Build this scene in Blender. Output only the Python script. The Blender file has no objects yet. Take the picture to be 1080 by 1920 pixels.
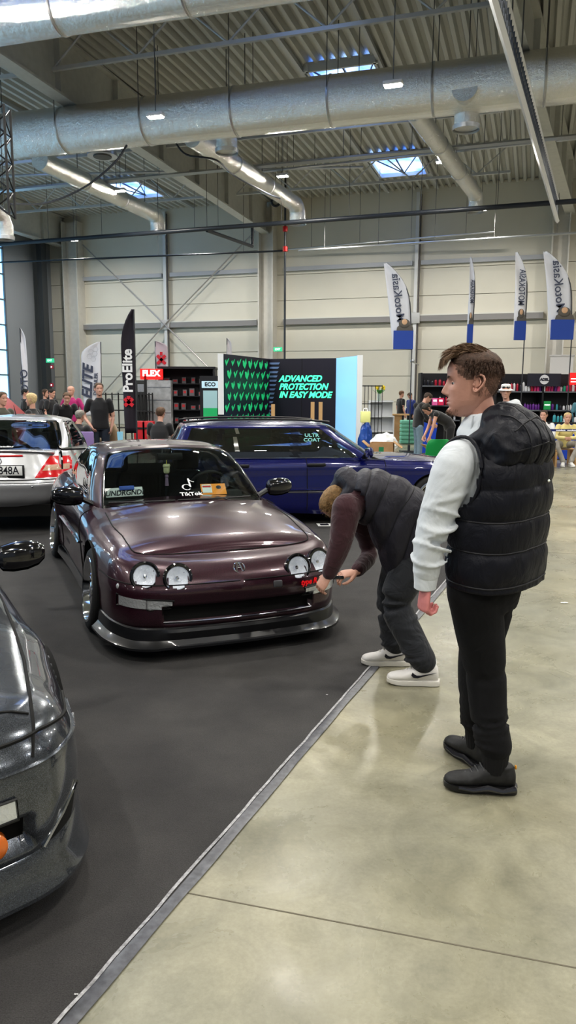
import bpy, bmesh, math, random
import numpy as np
from mathutils import Vector, Matrix, Euler, noise
from mathutils.bvhtree import BVHTree
PI = math.pi
COL = bpy.context.scene.collection
SC = bpy.context.scene
# ------------------------------------------------------------ camera numbers
F, HOR, ROLL, CH = 1400.0, 741.0, math.radians(.3), 1.65
_p = math.atan((HOR - 960) / F)
FW = Vector((0, math.cos(_p), math.sin(_p)))
_u = Vector((0, -math.sin(_p), math.cos(_p))); _r = Vector((1, 0, 0))
RT = _r * math.cos(ROLL) + _u * math.sin(ROLL); UP = _u * math.cos(ROLL) - _r * math.sin(ROLL)
CAMO = Vector((0, 0, CH))
def ray(px, py): return FW + RT * ((px - 540) / F) - UP * ((py - 960) / F)
def onz(px, py, z):
    d = ray(px, py); return CAMO + d * ((z - CH) / d.z)
def aty(px, py, y):
    d = ray(px, py); return CAMO + d * (y / d.y)
def gx(px, y):                      # ground x for a column at depth y near the horizon
    return aty(px, HOR, y).x
# ------------------------------------------------------------ tags
def tag(o, label=None, cat=None, group=None, kind=None):
    if label: o['label'] = label
    if cat: o['category'] = cat
    if group: o['group'] = group
    if kind: o['kind'] = kind
    return o
def empty(name, loc=(0, 0, 0), rz=0, label=None, cat=None, group=None):
    o = bpy.data.objects.new(name, None); COL.objects.link(o); o.empty_display_size = .1
    o.location = loc; o.rotation_euler = (0, 0, rz)
    return tag(o, label, cat, group)
def copy_tree(o, parent=None):
    c = o.copy(); COL.objects.link(c)
    if parent is not None: c.parent = parent
    for ch in list(o.children): copy_tree(ch, c)
    return c
# ------------------------------------------------------------ materials
MATS = {}
def mat(name, col=(.5, .5, .5), rough=.5, metal=0, coat=0, emis=None, estr=0, spec=None, sheen=0, var=0, vscale=5, bump=0, bscale=40, flake=0, aniso=0):
    if name in MATS: return MATS[name]
    m = bpy.data.materials.new(name); m.use_nodes = True; nt = m.node_tree; b = nt.nodes['Principled BSDF']
    c4 = (*col, 1)
    b.inputs['Base Color'].default_value = c4; b.inputs['Roughness'].default_value = rough; b.inputs['Metallic'].default_value = metal
    b.inputs['Coat Weight'].default_value = coat; b.inputs['Coat Roughness'].default_value = .03
    if spec is not None: b.inputs['Specular IOR Level'].default_value = spec
    if sheen: b.inputs['Sheen Weight'].default_value = sheen
    if emis: b.inputs['Emission Color'].default_value = (*emis, 1); b.inputs['Emission Strength'].default_value = estr
    if var or bump or flake: tc = nt.nodes.new('ShaderNodeTexCoord')
    if var:
        n = nt.nodes.new('ShaderNodeTexNoise'); n.inputs['Scale'].default_value = vscale; n.inputs['Detail'].default_value = 6
        r = nt.nodes.new('ShaderNodeValToRGB')
        r.color_ramp.elements[0].position = .3; r.color_ramp.elements[1].position = .7
        r.color_ramp.elements[0].color = tuple(max(0, c * (1 - var)) for c in col) + (1,)
        r.color_ramp.elements[1].color = tuple(min(1, c * (1 + var)) for c in col) + (1,)
        nt.links.new(tc.outputs['Object'], n.inputs['Vector']); nt.links.new(n.outputs['Fac'], r.inputs['Fac']); nt.links.new(r.outputs['Color'], b.inputs['Base Color'])
    if bump:
        n2 = nt.nodes.new('ShaderNodeTexNoise'); n2.inputs['Scale'].default_value = bscale; n2.inputs['Detail'].default_value = 4
        bp = nt.nodes.new('ShaderNodeBump'); bp.inputs['Strength'].default_value = bump; bp.inputs['Distance'].default_value = .01
        nt.links.new(tc.outputs['Object'], n2.inputs['Vector']); nt.links.new(n2.outputs['Fac'], bp.inputs['Height']); nt.links.new(bp.outputs['Normal'], b.inputs['Normal'])
    MATS[name] = m; return m
def glassmat(name, tint=(.3, .35, .34), refl=1.0, fac=None, rough=0.0):
    if name in MATS: return MATS[name]
    m = bpy.data.materials.new(name); m.use_nodes = True; nt = m.node_tree; nt.nodes.clear()
    o = nt.nodes.new('ShaderNodeOutputMaterial'); mx = nt.nodes.new('ShaderNodeMixShader')
    t = nt.nodes.new('ShaderNodeBsdfTransparent'); t.inputs['Color'].default_value = (*tint, 1)
    g = nt.nodes.new('ShaderNodeBsdfGlossy'); g.inputs['Roughness'].default_value = rough; g.inputs['Color'].default_value = (refl, refl, refl, 1)
    fr = nt.nodes.new('ShaderNodeLayerWeight'); fr.inputs['Blend'].default_value = .5
    pw = nt.nodes.new('ShaderNodeMath'); pw.operation = 'POWER'; pw.inputs[1].default_value = 4; mm = nt.nodes.new('ShaderNodeMath'); mm.operation = 'MULTIPLY_ADD'; mm.inputs[1].default_value = .9; mm.inputs[2].default_value = .05 + (fac or .0)
    nt.links.new(fr.outputs['Facing'], pw.inputs[0]); nt.links.new(pw.outputs[0], mm.inputs[0]); nt.links.new(mm.outputs[0], mx.inputs['Fac'])
    nt.links.new(t.outputs[0], mx.inputs[1]); nt.links.new(g.outputs[0], mx.inputs[2]); nt.links.new(mx.outputs[0], o.inputs['Surface'])
    MATS[name] = m; return m
# ------------------------------------------------------------ mesh builder
def frame(d, up=(0, 0, 1)):
    d = Vector(d).normalized(); up = Vector(up)
    if abs(d.dot(up)) > .98: up = Vector((0, 1, 0)) if abs(d.y) < .9 else Vector((1, 0, 0))
    a = up.cross(d).normalized(); b = d.cross(a).normalized()
    return a, b, d
class MB:
    def __init__(s): s.v = []; s.f = []; s.M = Matrix.Identity(4); s.mi = []; s.cm = 0
    def add(s, vs, fs):
        k = len(s.v); s.v += [tuple(s.M @ Vector(v)) for v in vs]; s.f += [tuple(i + k for i in f) for f in fs]; s.mi += [s.cm] * len(fs); return s
    def box(s, c, d, rz=0, R=None):
        x, y, z = (q / 2 for q in d); R = R or Matrix.Rotation(rz, 3, 'Z'); c = Vector(c)
        vs = [c + R @ Vector((i * x, j * y, k * z)) for i in (-1, 1) for j in (-1, 1) for k in (-1, 1)]
        return s.add(vs, [(0, 1, 3, 2), (4, 6, 7, 5), (0, 4, 5, 1), (2, 3, 7, 6), (0, 2, 6, 4), (1, 5, 7, 3)])
    def rbox(s, c, d, r=.01, rz=0, R=None, seg=3):     # box with rounded vertical edges and softened top/bottom
        x, y, z = (q / 2 for q in d); r = min(r, x * .99, y * .99, z * .99); R = R or Matrix.Rotation(rz, 3, 'Z'); c = Vector(c)
        rings = []
        for (zz, ins) in ((-z, r), (-z + r * .3, r * .3), (-z + r, 0), (z - r, 0), (z - r * .3, r * .3), (z, r)):
            ring = []
            for q, (sx, sy) in enumerate(((1, 1), (-1, 1), (-1, -1), (1, -1))):
                for k in range(seg + 1):
                    a = q * PI / 2 + k / seg * PI / 2; rr = r
                    ring.append(c + R @ Vector((sx * (x - r) + (rr - ins * .99) * math.cos(a), sy * (y - r) + (rr - ins * .99) * math.sin(a), zz)))
            rings.append(ring)
        return s.rings(rings)
    def rings(s, rings, cap=True, closed=True):
        n = len(rings[0]); vs = [p for r in rings for p in r]; fs = []
        for i in range(len(rings) - 1):
            for j in range(n if closed else n - 1):
                a, b = i * n + j, i * n + (j + 1) % n; fs.append((a, b, b + n, a + n))
        if cap and closed: fs.append(tuple(range(n))[::-1]); fs.append(tuple((len(rings) - 1) * n + j for j in range(n)))
        return s.add(vs, fs)
    def tube(s, pts, r, n=8, cap=True, flat=1.0, up=(0, 0, 1)):
        pts = [Vector(p) for p in pts]; m = len(pts); rr = r if isinstance(r, (list, tuple)) else [r] * m; R = []
        for i, p in enumerate(pts):
            d = (pts[min(i + 1, m - 1)] - pts[max(i - 1, 0)])
            a, b, _ = frame(d, up)
            R.append([p + a * (rr[i] * math.cos(2 * PI * k / n)) + b * (rr[i] * flat * math.sin(2 * PI * k / n)) for k in range(n)])
        return s.rings(R, cap)
    def cyl(s, c, r, h, n=24, r2=None, axis=(0, 0, 1)):
        a, b, d = frame(axis); c = Vector(c); r2 = r if r2 is None else r2
        return s.rings([[c + d * (t * h) + a * (q * math.cos(2 * PI * k / n)) + b * (q * math.sin(2 * PI * k / n)) for k in range(n)] for t, q in ((-.5, r), (.5, r2))])
    def lathe(s, prof, c=(0, 0, 0), axis=(0, 0, 1), n=32, cap=True, up=(0, 0, 1)):
        a, b, d = frame(axis, up); c = Vector(c)
        return s.rings([[c + d * z + a * (max(r, 1e-4) * math.cos(2 * PI * k / n)) + b * (max(r, 1e-4) * math.sin(2 * PI * k / n)) for k in range(n)] for r, z in prof], cap)
    def sphere(s, c, r, n=16, m=10, R=None):
        r = r if isinstance(r, (list, tuple)) else (r, r, r); c = Vector(c); R = R or Matrix.Identity(3)
        return s.rings([[c + R @ Vector((r[0] * math.sin(PI * i / m) * math.cos(2 * PI * k / n), r[1] * math.sin(PI * i / m) * math.sin(2 * PI * k / n), -r[2] * math.cos(PI * i / m))) for k in range(n)] for i in ([.02] + list(range(1, m)) + [m - .02])])
    def prism(s, poly, o, ax, ay, az, h):             # poly in (ax, ay), extruded along az by h
        o, ax, ay, az = map(Vector, (o, ax, ay, az)); n = len(poly)
        vs = [o + ax * p[0] + ay * p[1] for p in poly] + [o + ax * p[0] + ay * p[1] + az * h for p in poly]
        return s.add(vs, [tuple(range(n))[::-1], tuple(range(n, 2 * n))] + [(i, (i + 1) % n, (i + 1) % n + n, i + n) for i in range(n)])
    def quad(s, *p): return s.add(p, [tuple(range(len(p)))])
    def grid(s, P):                                   # P[i][j] points
        n = len(P[0]); return s.add([p for r in P for p in r], [(i * n + j, i * n + j + 1, (i + 1) * n + j + 1, (i + 1) * n + j) for i in range(len(P) - 1) for j in range(n - 1)])
    def build(s, name, m, parent=None, smooth=True, angle=35, kind=None, norm=True, remesh=0, sm=0, weld=0, sub=0):
        me = bpy.data.meshes.new(name); me.from_pydata(s.v, [], s.f)
        ms = m if isinstance(m, (list, tuple)) else [m]
        for q in ms: me.materials.append(q)
        if len(ms) > 1: me.polygons.foreach_set('material_index', s.mi)
        if norm or weld:
            b = bmesh.new(); b.from_mesh(me)
            if weld: bmesh.ops.remove_doubles(b, verts=b.verts, dist=weld)
            bmesh.ops.recalc_face_normals(b, faces=b.faces); b.to_mesh(me); b.free()
        o = bpy.data.objects.new(name, me); COL.objects.link(o)
        if remesh:
            md = o.modifiers.new('r', 'REMESH'); md.mode = 'VOXEL'; md.voxel_size = remesh; md.use_smooth_shade = True
            if sm: md = o.modifiers.new('s', 'SMOOTH'); md.iterations = sm; md.factor = .5
            me2 = bpy.data.meshes.new_from_object(o.evaluated_get(bpy.context.evaluated_depsgraph_get())); o.modifiers.clear(); o.data = me2; me2.name = name; bpy.data.meshes.remove(me)
            if not me2.materials: me2.materials.append(ms[0])
            me = me2
        if sub:
            md = o.modifiers.new('s', 'SUBSURF'); md.levels = sub; md.render_levels = sub
        if smooth:
            me.shade_smooth()
            if not remesh and angle < 180:
                me.set_sharp_from_angle(angle=math.radians(angle))
        if parent is not None: o.parent = parent
        if kind: o['kind'] = kind
        return o
def text(name, body, size, m, M, parent=None, ext=.002, bold=0, shear=0, align='CENTER', sx=1, space=1, line=1):
    cu = bpy.data.curves.new(name, 'FONT'); cu.body = body; cu.size = size; cu.extrude = ext; cu.offset = bold; cu.shear = shear
    cu.align_x = align; cu.align_y = 'CENTER'; cu.space_character = space; cu.space_line = line; cu.resolution_u = 3
    t = bpy.data.objects.new(name, cu); COL.objects.link(t)
    me = bpy.data.meshes.new_from_object(t.evaluated_get(bpy.context.evaluated_depsgraph_get()))
    bpy.data.objects.remove(t); me.transform(M @ Matrix.Diagonal((sx, 1, 1, 1))); me.materials.clear(); me.materials.append(m); me.name = name
    o = bpy.data.objects.new(name, me); COL.objects.link(o)
    if parent is not None: o.parent = parent
    return o
def facing(o, right, up):
    r = Vector(right).normalized(); u = Vector(up).normalized(); n = r.cross(u).normalized(); u = n.cross(r)
    M = Matrix((r, u, n)).transposed().to_4x4(); M.translation = Vector(o); return M
def newell(o): pass
# ------------------------------------------------------------ spline grid
def crom(P, k):
    P = np.asarray(P, float); n = len(P); out = []
    E = np.concatenate([[2 * P[0] - P[1]], P, [2 * P[-1] - P[-2]]])
    for i in range(n - 1):
        p0, p1, p2, p3 = E[i:i + 4]
        # centripetal-ish: plain Catmull-Rom with clamped tangents
        m1 = (p2 - p0) / 2; m2 = (p3 - p1) / 2
        d = p2 - p1
        for t in np.arange(k) / k:
            h = (2 * t ** 3 - 3 * t ** 2 + 1, t ** 3 - 2 * t ** 2 + t, -2 * t ** 3 + 3 * t ** 2, t ** 3 - t ** 2)
            out.append(h[0] * p1 + h[1] * m1 + h[2] * p2 + h[3] * m2)
    out.append(P[-1]); return np.array(out)
def crom_nu(P, k):
    """non-uniform (chord based) cubic hermite per curve: no overshoot with uneven spacing"""
    P = np.asarray(P, float); n = len(P)
    D = P[1:] - P[:-1]; L = np.sqrt((D ** 2).sum(-1)); L = np.maximum(L, 1e-5); S = D / L[..., None]
    T = np.zeros_like(P)
    w = L[1:, ..., None]; w0 = L[:-1, ..., None]
    T[1:-1] = (S[:-1] * w + S[1:] * w0) / (w + w0)
    T[0] = S[0]; T[-1] = S[-1]
    out = []
    for i in range(n - 1):
        l = L[i][..., None]
        for t in np.arange(k) / k:
            out.append((2 * t ** 3 - 3 * t ** 2 + 1) * P[i] + (t ** 3 - 2 * t ** 2 + t) * T[i] * l + (-2 * t ** 3 + 3 * t ** 2) * P[i + 1] + (t ** 3 - t ** 2) * T[i + 1] * l)
    out.append(P[-1]); return np.array(out)
class Shell:
    """rows: list of control loops (each [(x,y,z)..] front centre -> side -> rear centre, y>=0); crown: per column height of the cap"""
    def __init__(s, rows, crown, kc=8, kr=6, ncap=10, pw=2.4):
        R = np.array(rows, float); s.nc = R.shape[1]; s.nr = R.shape[0]; s.kc, s.kr, s.ncap = kc, kr, ncap
        G = crom_nu(R, kr)                                   # along rows
        G = np.swapaxes(crom_nu(np.swapaxes(G, 0, 1), kc), 0, 1)
        G[:, 0, 1] = 0; G[:, -1, 1] = 0
        c = crom_nu(np.stack([np.arange(s.nc), np.array(crown, float)], -1), kc)[:, 1]
        top = G[-1]; caps = []
        for i in range(1, ncap + 1):
            t = i / ncap; y = 1 - t
            P = top.copy(); P[:, 1] = top[:, 1] * y; P[:, 2] = top[:, 2] + c * (1 - y ** pw); caps.append(P)
        s.G = np.concatenate([G, caps]); s.beltn = G.shape[0]
    def rc(s, i, j):                                          # grid index -> (row param, col param); cap rows are nr-1 + 0..1
        r = i / s.kr if i < s.beltn else (s.nr - 1) + (i - s.beltn + 1) / s.ncap
        return r, j / s.kc
    def P(s, r, c, side=1, off=0):
        def at(r, c):
            fi = r * s.kr if r <= s.nr - 1 else s.beltn - 1 + (r - s.nr + 1) * s.ncap
            fj = c * s.kc; fi = min(max(fi, 0), s.G.shape[0] - 1.0001); fj = min(max(fj, 0), s.G.shape[1] - 1.0001)
            i, j = int(fi), int(fj); a, b = fi - i, fj - j; G = s.G
            return Vector(G[i, j] * (1 - a) * (1 - b) + G[i + 1, j] * a * (1 - b) + G[i, j + 1] * (1 - a) * b + G[i + 1, j + 1] * a * b)
        p = at(r, c)
        if off:
            e = .05; u = at(r + e, c) - at(r - e, c); v = at(r, c + e) - at(r, c - e); n = u.cross(v)
            if n.length > 1e-9:
                n.normalize()
                if n.dot(p - Vector((-1.2, 0, .5))) < 0: n = -n
                p = p + n * off
        if side < 0: p.y = -p.y
        return p
    def parts(s, classify, mats, parent, edit=None, names=None, weld=2e-4):
        """classify(r,c,p,side)->key or None; builds one mesh per key"""
        H, W = s.G.shape[:2]; keys = {}; V = []; Fc = []
        for side in (1, -1):
            base = len(V)
            for i in range(H):
                for j in range(W):
                    p = Vector(s.G[i, j]);
                    if side < 0: p.y = -p.y
                    V.append(p)
            for i in range(H - 1):
                for j in range(W - 1):
                    a = base + i * W + j; r, c = s.rc(i, j); r2, c2 = s.rc(i + 1, j + 1)
                    ce = (V[a] + V[a + 1] + V[a + W] + V[a + W + 1]) / 4
                    k = classify((r + r2) / 2, (c + c2) / 2, ce, side)
                    q = (a, a + 1, a + W + 1, a + W)
                    if side < 0: q = q[::-1]
                    Fc.append((q, k))
        if edit: edit(V, Fc, H, W)
        b = bmesh.new(); vs = [b.verts.new(v) for v in V]; lay = b.faces.layers.int.new('k'); kk = []
        for q, k in Fc:
            if k is None: continue
            if k not in kk: kk.append(k)
            f = b.faces.new([vs[t] for t in q]); f[lay] = kk.index(k)
        bmesh.ops.remove_doubles(b, verts=b.verts, dist=weld)
        bmesh.ops.dissolve_degenerate(b, dist=1e-5, edges=b.edges)
        bmesh.ops.recalc_face_normals(b, faces=b.faces)
        lay = b.faces.layers.int['k']; b.normal_update(); b.verts.index_update(); b.verts.ensure_lookup_table()
        s.bvh = BVHTree.FromBMesh(b); obs = {}
        jobs = []
        for n, k in enumerate(kk):
            fs = [f for f in b.faces if f[lay] == n]; L_ = [f for f in fs if f.calc_center_median().y > 0]; R_ = [f for f in fs if f.calc_center_median().y <= 0]
            if L_ and R_ and min(abs(v.co.y) for f in fs for v in f.verts) > .004: jobs += [(k, L_), (k, R_)]
            else: jobs.append((k, fs))
        for k, fs in jobs:
            m = {}; vv = []; nn = []; ff = []
            for f in fs:
                t = []
                for v in f.verts:
                    if v.index not in m: m[v.index] = len(vv); vv.append(v.co.copy()); nn.append(v.normal.copy())
                    t.append(m[v.index])
                ff.append(t)
            mt, nm, par = mats[k]
            me = bpy.data.meshes.new(nm); me.from_pydata(vv, [], ff); me.materials.append(mt); me.shade_smooth(); me.normals_split_custom_set_from_vertices(nn)
            o = bpy.data.objects.new(nm, me); COL.objects.link(o)
            o.parent = obs[par] if isinstance(par, str) and par in obs else parent
            obs[k] = o
        b.free(); return obs
    def seam(s, mb, path, w=.004, off=.0015, sides=(1, -1), n=14):
        for sd in sides:
            pts = []
            for (a, b) in zip(path[:-1], path[1:]):
                for i in range(n): t = i / n; pts.append(s.P(a[0] + (b[0] - a[0]) * t, a[1] + (b[1] - a[1]) * t, sd, off))
            pts.append(s.P(*path[-1], sd, off))
            mb.tube(pts, w, 5)
        return mb
    def hit(s, o, d):
        h = s.bvh.ray_cast(Vector(o), Vector(d).normalized()); return h
def arch_edit(arches, s=None):
    """remove body faces inside each wheel arch and snap the rim to a true circle. arches: (x, z, R, ymin)"""
    def f(V, Fc, H, W):
        for (ax, az, R, ym) in arches:
            keep = set(); cut = set()
            for n, (q, k) in enumerate(Fc):
                ce = sum((V[t] for t in q), Vector()) / 4
                if abs(ce.y) > ym and math.hypot(ce.x - ax, ce.z - az) < R and ce.z < az + R: Fc[n] = (q, None); cut.update(q)
                elif k is not None: keep.update(q)
            for t in keep & cut:
                v = V[t]; d = math.hypot(v.x - ax, v.z - az)
                if d > 1e-4 and v.z > .12: v.x = ax + (v.x - ax) * R / d; v.z = az + (v.z - az) * R / d
    return f
# ------------------------------------------------------------ hall
TH = math.radians(18)
UA = Vector((math.cos(TH), -math.sin(TH), 0)); VA = Vector((math.sin(TH), math.cos(TH), 0))
def H(u, v, z=0): return UA * u + VA * v + Vector((0, 0, z))
RH = -TH
WV = 36.8                                                   # far wall
def nodes(m): return m.node_tree.nodes, m.node_tree.links
def concrete():
    m = mat('concrete floor', (.42, .40, .33), .38, spec=.4, var=.01); nd, ln = nodes(m); b = nd['Principled BSDF']; tc = [n for n in nd if n.type == 'TEX_COORD'][0]
    def N(sc, det, rough=.6, dist=0):
        n = nd.new('ShaderNodeTexNoise'); n.inputs['Scale'].default_value = sc; n.inputs['Detail'].default_value = det; n.inputs['Roughness'].default_value = rough; n.inputs['Distortion'].default_value = dist
        ln.new(tc.outputs['Object'], n.inputs['Vector']); return n
    def ramp(n, a, b_, p0=.35, p1=.65):
        r = nd.new('ShaderNodeValToRGB'); r.color_ramp.elements[0].position = p0; r.color_ramp.elements[1].position = p1; r.color_ramp.elements[0].color = (*a, 1); r.color_ramp.elements[1].color = (*b_, 1); ln.new(n.outputs['Fac'], r.inputs['Fac']); return r
    def mix(a, b_, f, t='MULTIPLY'):
        x = nd.new('ShaderNodeMixRGB'); x.blend_type = t; x.inputs[0].default_value = f; ln.new(a.outputs[0], x.inputs[1]); ln.new(b_.outputs[0], x.inputs[2]); return x
    r1 = ramp(N(.9, 8, .65, .6), (.235, .228, .178), (.365, .352, .288))
    r2 = ramp(N(3.2, 8, .7, 1.2), (.68, .68, .66), (1.12, 1.10, 1.04), .3, .7)
    r3 = ramp(N(60, 3, .7), (.90, .90, .90), (1.06, 1.06, 1.06))
    r4 = ramp(N(.35, 3, .5, .3), (.80, .84, .88), (1.1, 1.06, .95))
    x = mix(mix(mix(r1, r2, .8), r3, .8), r4, 1)
    ln.new(x.outputs[0], b.inputs['Base Color'])
    rr = ramp(N(2.2, 6, .7, .5), (.22,) * 3, (.42,) * 3); ln.new(rr.outputs[0], b.inputs['Roughness'])
    return m
def carpetmat():
    m = mat('carpet', (.05, .05, .052), .95, bump=.5, bscale=260, var=.01); nd, ln = nodes(m); b = nd['Principled BSDF']; tc = [n for n in nd if n.type == 'TEX_COORD'][0]
    a = nd.new('ShaderNodeTexNoise'); a.inputs['Scale'].default_value = 1.1; a.inputs['Detail'].default_value = 7; a.inputs['Roughness'].default_value = .65
    c = nd.new('ShaderNodeTexNoise'); c.inputs['Scale'].default_value = 220; c.inputs['Detail'].default_value = 3
    r = nd.new('ShaderNodeValToRGB'); r.color_ramp.elements[0].position = .3; r.color_ramp.elements[1].position = .75; r.color_ramp.elements[0].color = (.034, .033, .034, 1); r.color_ramp.elements[1].color = (.072, .069, .067, 1)
    r2 = nd.new('ShaderNodeValToRGB'); r2.color_ramp.elements[0].color = (.35, .35, .36, 1); r2.color_ramp.elements[1].color = (1.7, 1.7, 1.7, 1)
    x = nd.new('ShaderNodeMixRGB'); x.blend_type = 'MULTIPLY'; x.inputs[0].default_value = 1
    for n in (a, c): ln.new(tc.outputs['Object'], n.inputs['Vector'])
    ln.new(a.outputs['Fac'], r.inputs['Fac']); ln.new(c.outputs['Fac'], r2.inputs['Fac']); ln.new(r.outputs[0], x.inputs[1]); ln.new(r2.outputs[0], x.inputs[2]); ln.new(x.outputs[0], b.inputs['Base Color'])
    return m
def build_hall():
    cm = concrete(); kp = carpetmat()
    fl = MB().box(H(0, 11, -.06), (62, 62, .12), RH).build('floor', cm, kind='structure')
    # carpet: edge runs along the taped line
    e0, e1 = onz(130, 1920, 0), onz(700, 1255, 0); d = (e1 - e0).normalized(); nrm = Vector((-d.y, d.x, 0))
    A = e0 - d * 4; B = e0 + d * 13.5; C_ = B + nrm * 16; D = A + nrm * 16
    MB().prism([(p.x, p.y) for p in (A, B, C_, D)], (0, 0, .0), (1, 0, 0), (0, 1, 0), (0, 0, 1), .004).build('carpet', kp, kind='structure')
    tp = mat('floor tape', (.085, .088, .10), .35, var=.35, vscale=40); g = MB(); n = 160
    P = []
    for i in range(n + 1):
        t = -4 + 17.4 * i / n; c = e0 + d * t; w = .022 + .004 * noise.noise((t * 3, 0, 0)); q = .006 * noise.noise((t * 2, 3, 0))
        P.append([c + nrm * (k * w + q) + Vector((0, 0, .0055 + (.0012 if abs(k) < .6 else 0) + .0006 * noise.noise((t * 20, k * 4, 1)))) for k in (-1, -.5, 0, .5, 1)])
    g.grid(P); g.build('tape_strip', tp, kind='structure')
    g = MB(); P = []
    tw = mat('worn tape', (.30, .30, .31), .4, var=.5, vscale=60)
    for i in range(n + 1):
        t = -4 + 17.4 * i / n; c = e0 + d * t + nrm * .0; P.append([c + nrm * (k + .006 * noise.noise((t * 9, k * 9, 0))) + Vector((0, 0, .0072)) for k in (.024, .036)])
    g.grid(P); g.build('tape_edge', tw, kind='structure')
    # slab joints
    j0, j1 = onz(380, 1680, 0), onz(1080, 1815, 0); jd = (j1 - j0).normalized(); g = MB()
    g.tube([j0 - jd * .1 + Vector((0, 0, .0003)), j0 + jd * 12 + Vector((0, 0, .0003))], .0035, 5, flat=.3)
    g.build('floor_joint', mat('joint', (.13, .115, .085), .8), kind='structure')
    for k in (1, 2, 3, 4):
        g = MB(); o = VA * 6.2 * k; g.tube([j0 + o + jd * -.1 + Vector((0, 0, .0003)), j0 + o + jd * 16 + Vector((0, 0, .0003))], .004, 5, flat=.3); g.build('floor_joint', MATS['joint'], kind='structure')
    # ---- walls
    wm = mat('wall panel', (.66, .63, .55), .55, var=.03, vscale=.6); wg = mat('wall gray', (.36, .38, .42), .5)
    g = MB()
    zs = [0] + [1.35 + 1.25 * k for k in range(8)] + [11.3]
    for a, b_ in zip(zs[:-1], zs[1:]):
        c = H(2, WV + .12, (a + b_) / 2); g.box(c, (56, .2, (b_ - a) - .025), RH)
    g.box(H(2, WV + .2, 5.6), (56, .2, 11.3), RH)
    g.build('wall_far', wm, kind='structure')
    g = MB(); g.box(H(-26, 11, 5.6), (.2, 52, 11.3), RH); g.build('wall_left', mat('wall side', (.30, .32, .35), .6), kind='structure')
    g = MB(); g.box(H(30, 11, 5.6), (.2, 52, 11.3), RH); g.build('wall_right', wm, kind='structure')
    gm = mat('girt shadow gray', (.26, .25, .25), .5); gl = mat('girt light', (.66, .65, .60), .5)  # dark tone of the girt band paints in the shadow strip along the wall
    for (u0, u1) in ((-24.6, -19.0), (-18.5, -13.6), (-12.2, -5.8), (-5.4, .2), (1.6, 14), (14.5, 28)):
        g = MB(); g.box(H((u0 + u1) / 2, WV - .1, 5.28), (u1 - u0, .3, .26), RH); g.build('trim_1', gm, kind='structure')
        g = MB(); g.box(H((u0 + u1) / 2, WV - .1, 5.44), (u1 - u0, .32, .06), RH); g.build('trim_2', gl, kind='structure')
        g = MB(); g.box(H((u0 + u1) / 2, WV - .06, 7.85), (u1 - u0, .2, .2), RH); g.build('trim_3', mat('girt mid', (.40, .41, .44), .5), kind='structure')
    colm = mat('column paint', (.62, .60, .56), .5, var=.04)
    def column(u, w=.62, dp=.5, lbl='white steel wall column'):
        t = empty('wall_column', H(u, WV - .3, 0), RH, lbl, 'column', 'columns along the far wall')
        MB().box((-w / 2 + .03, 0, 5.4), (.06, dp, 10.8)).build('flange', colm, t); MB().box((w / 2 - .03, 0, 5.4), (.06, dp, 10.8)).build('flange', colm, t)
        MB().box((0, .02, 5.4), (w - .12, .1, 10.8)).build('web', colm, t)
        MB().box((0, -.02, .15), (w + .2, dp + .1, .3)).build('base_plinth', colm, t); return t
    column(-13.0, .8, .7); column(.75, .75, .7); column(-24.2, .9, .8)
    post = mat('post paint', (.50, .50, .50), .5)
    for u, l in ((-18.75, 'slim grey wall post where the bracing rods cross'), (-5.6, 'slim grey wall post behind the hanging white flag')):
        t = empty('wall_post', H(u, WV - .12, 0), RH, l, 'post'); MB().box((0, 0, 5.5), (.16, .22, 11)).build('post_shaft', mat('post light', (.66, .66, .66), .5), t); MB().tube([(.14, -.05, 0), (.14, -.05, 10.9)], .035, 8).build('conduit', mat('conduit dark', (.10, .09, .09), .5), t)
        MB().rbox((0, -.16, 5.3), (.5, .04, .5), .05).build('gusset_plate', post, t)
    # X bracing rods
    t = empty('cross_bracing', H(-18.75, WV - .35, 5.3), RH, 'thin steel rods crossing diagonally over the far wall bay', 'bracing')
    for x, z in ((-4.8, 4.3), (5.1, 4.4), (-4.8, -4.5), (5.1, -4.6)): MB().tube([(0, 0, 0), (x, 0, z)], .035, 6).build('rod', mat('rod steel', (.45, .43, .42), .4, .5), t)
    # left window wall with glazed strips
    sky = mat('window sky', (.3, .6, .8), .3, emis=(.35, .68, 1.0), estr=1.7)
    for k, (v0, v1) in enumerate(((30.5, 32.7), (26.3, 28.5), (21.9, 24.6), (17.6, 19.8), (12.5, 14.7), (6, 10), (-4, 2))):
        g = MB(); g.box(H(-25.86, (v0 + v1) / 2, 4.6), (.06, v1 - v0, 9.0), RH); w = g.build('window_%d' % (k + 1), sky, kind='structure')
        g = MB()
        for z in np.arange(.1, 9.2, 1.25): g.box(H(-25.8, (v0 + v1) / 2, z), (.1, v1 - v0, .07), RH)
        for v in (v0, v0 + (v1 - v0) / 2, v1): g.box(H(-25.8, v, 4.6), (.1, .08, 9), RH)
        g.build('window_frame', mat('window frame', (.12, .14, .17), .4), w)
    t = empty('wall_column', H(-25.3, 35.2), RH, 'dark grey steel column beside the left windows', 'column'); MB().box((0, 0, 5.3), (.3, .45, 10.6)).build('column_shaft', mat('column dark', (.06, .065, .07), .5), t); MB().box((0, 0, .1), (.5, .6, .2)).build('base_plinth', MATS['column dark'], t)
    # ---- roof deck (trapezoid sheet, ribs along V)
    dk = mat('roof deck', (.62, .62, .59), .5, .15); g = MB(); P0, P1 = [], []; u = -28; p = .33
    while u < 32:
        for du, z in ((0, 11.16), (.10, 11.16), (.15, 11.32), (.26, 11.32), (.32, 11.16)): P0.append(H(u + du, -16, z)); P1.append(H(u + du, WV + .3, z))
        u += p
    g.grid([P0, P1]); g.build('ceiling', dk, kind='structure', angle=20)
    MB().box(H(2, 10.5, 11.42), (62, 54, .06), RH).build('ceiling_backing', dk, kind='structure')
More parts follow.
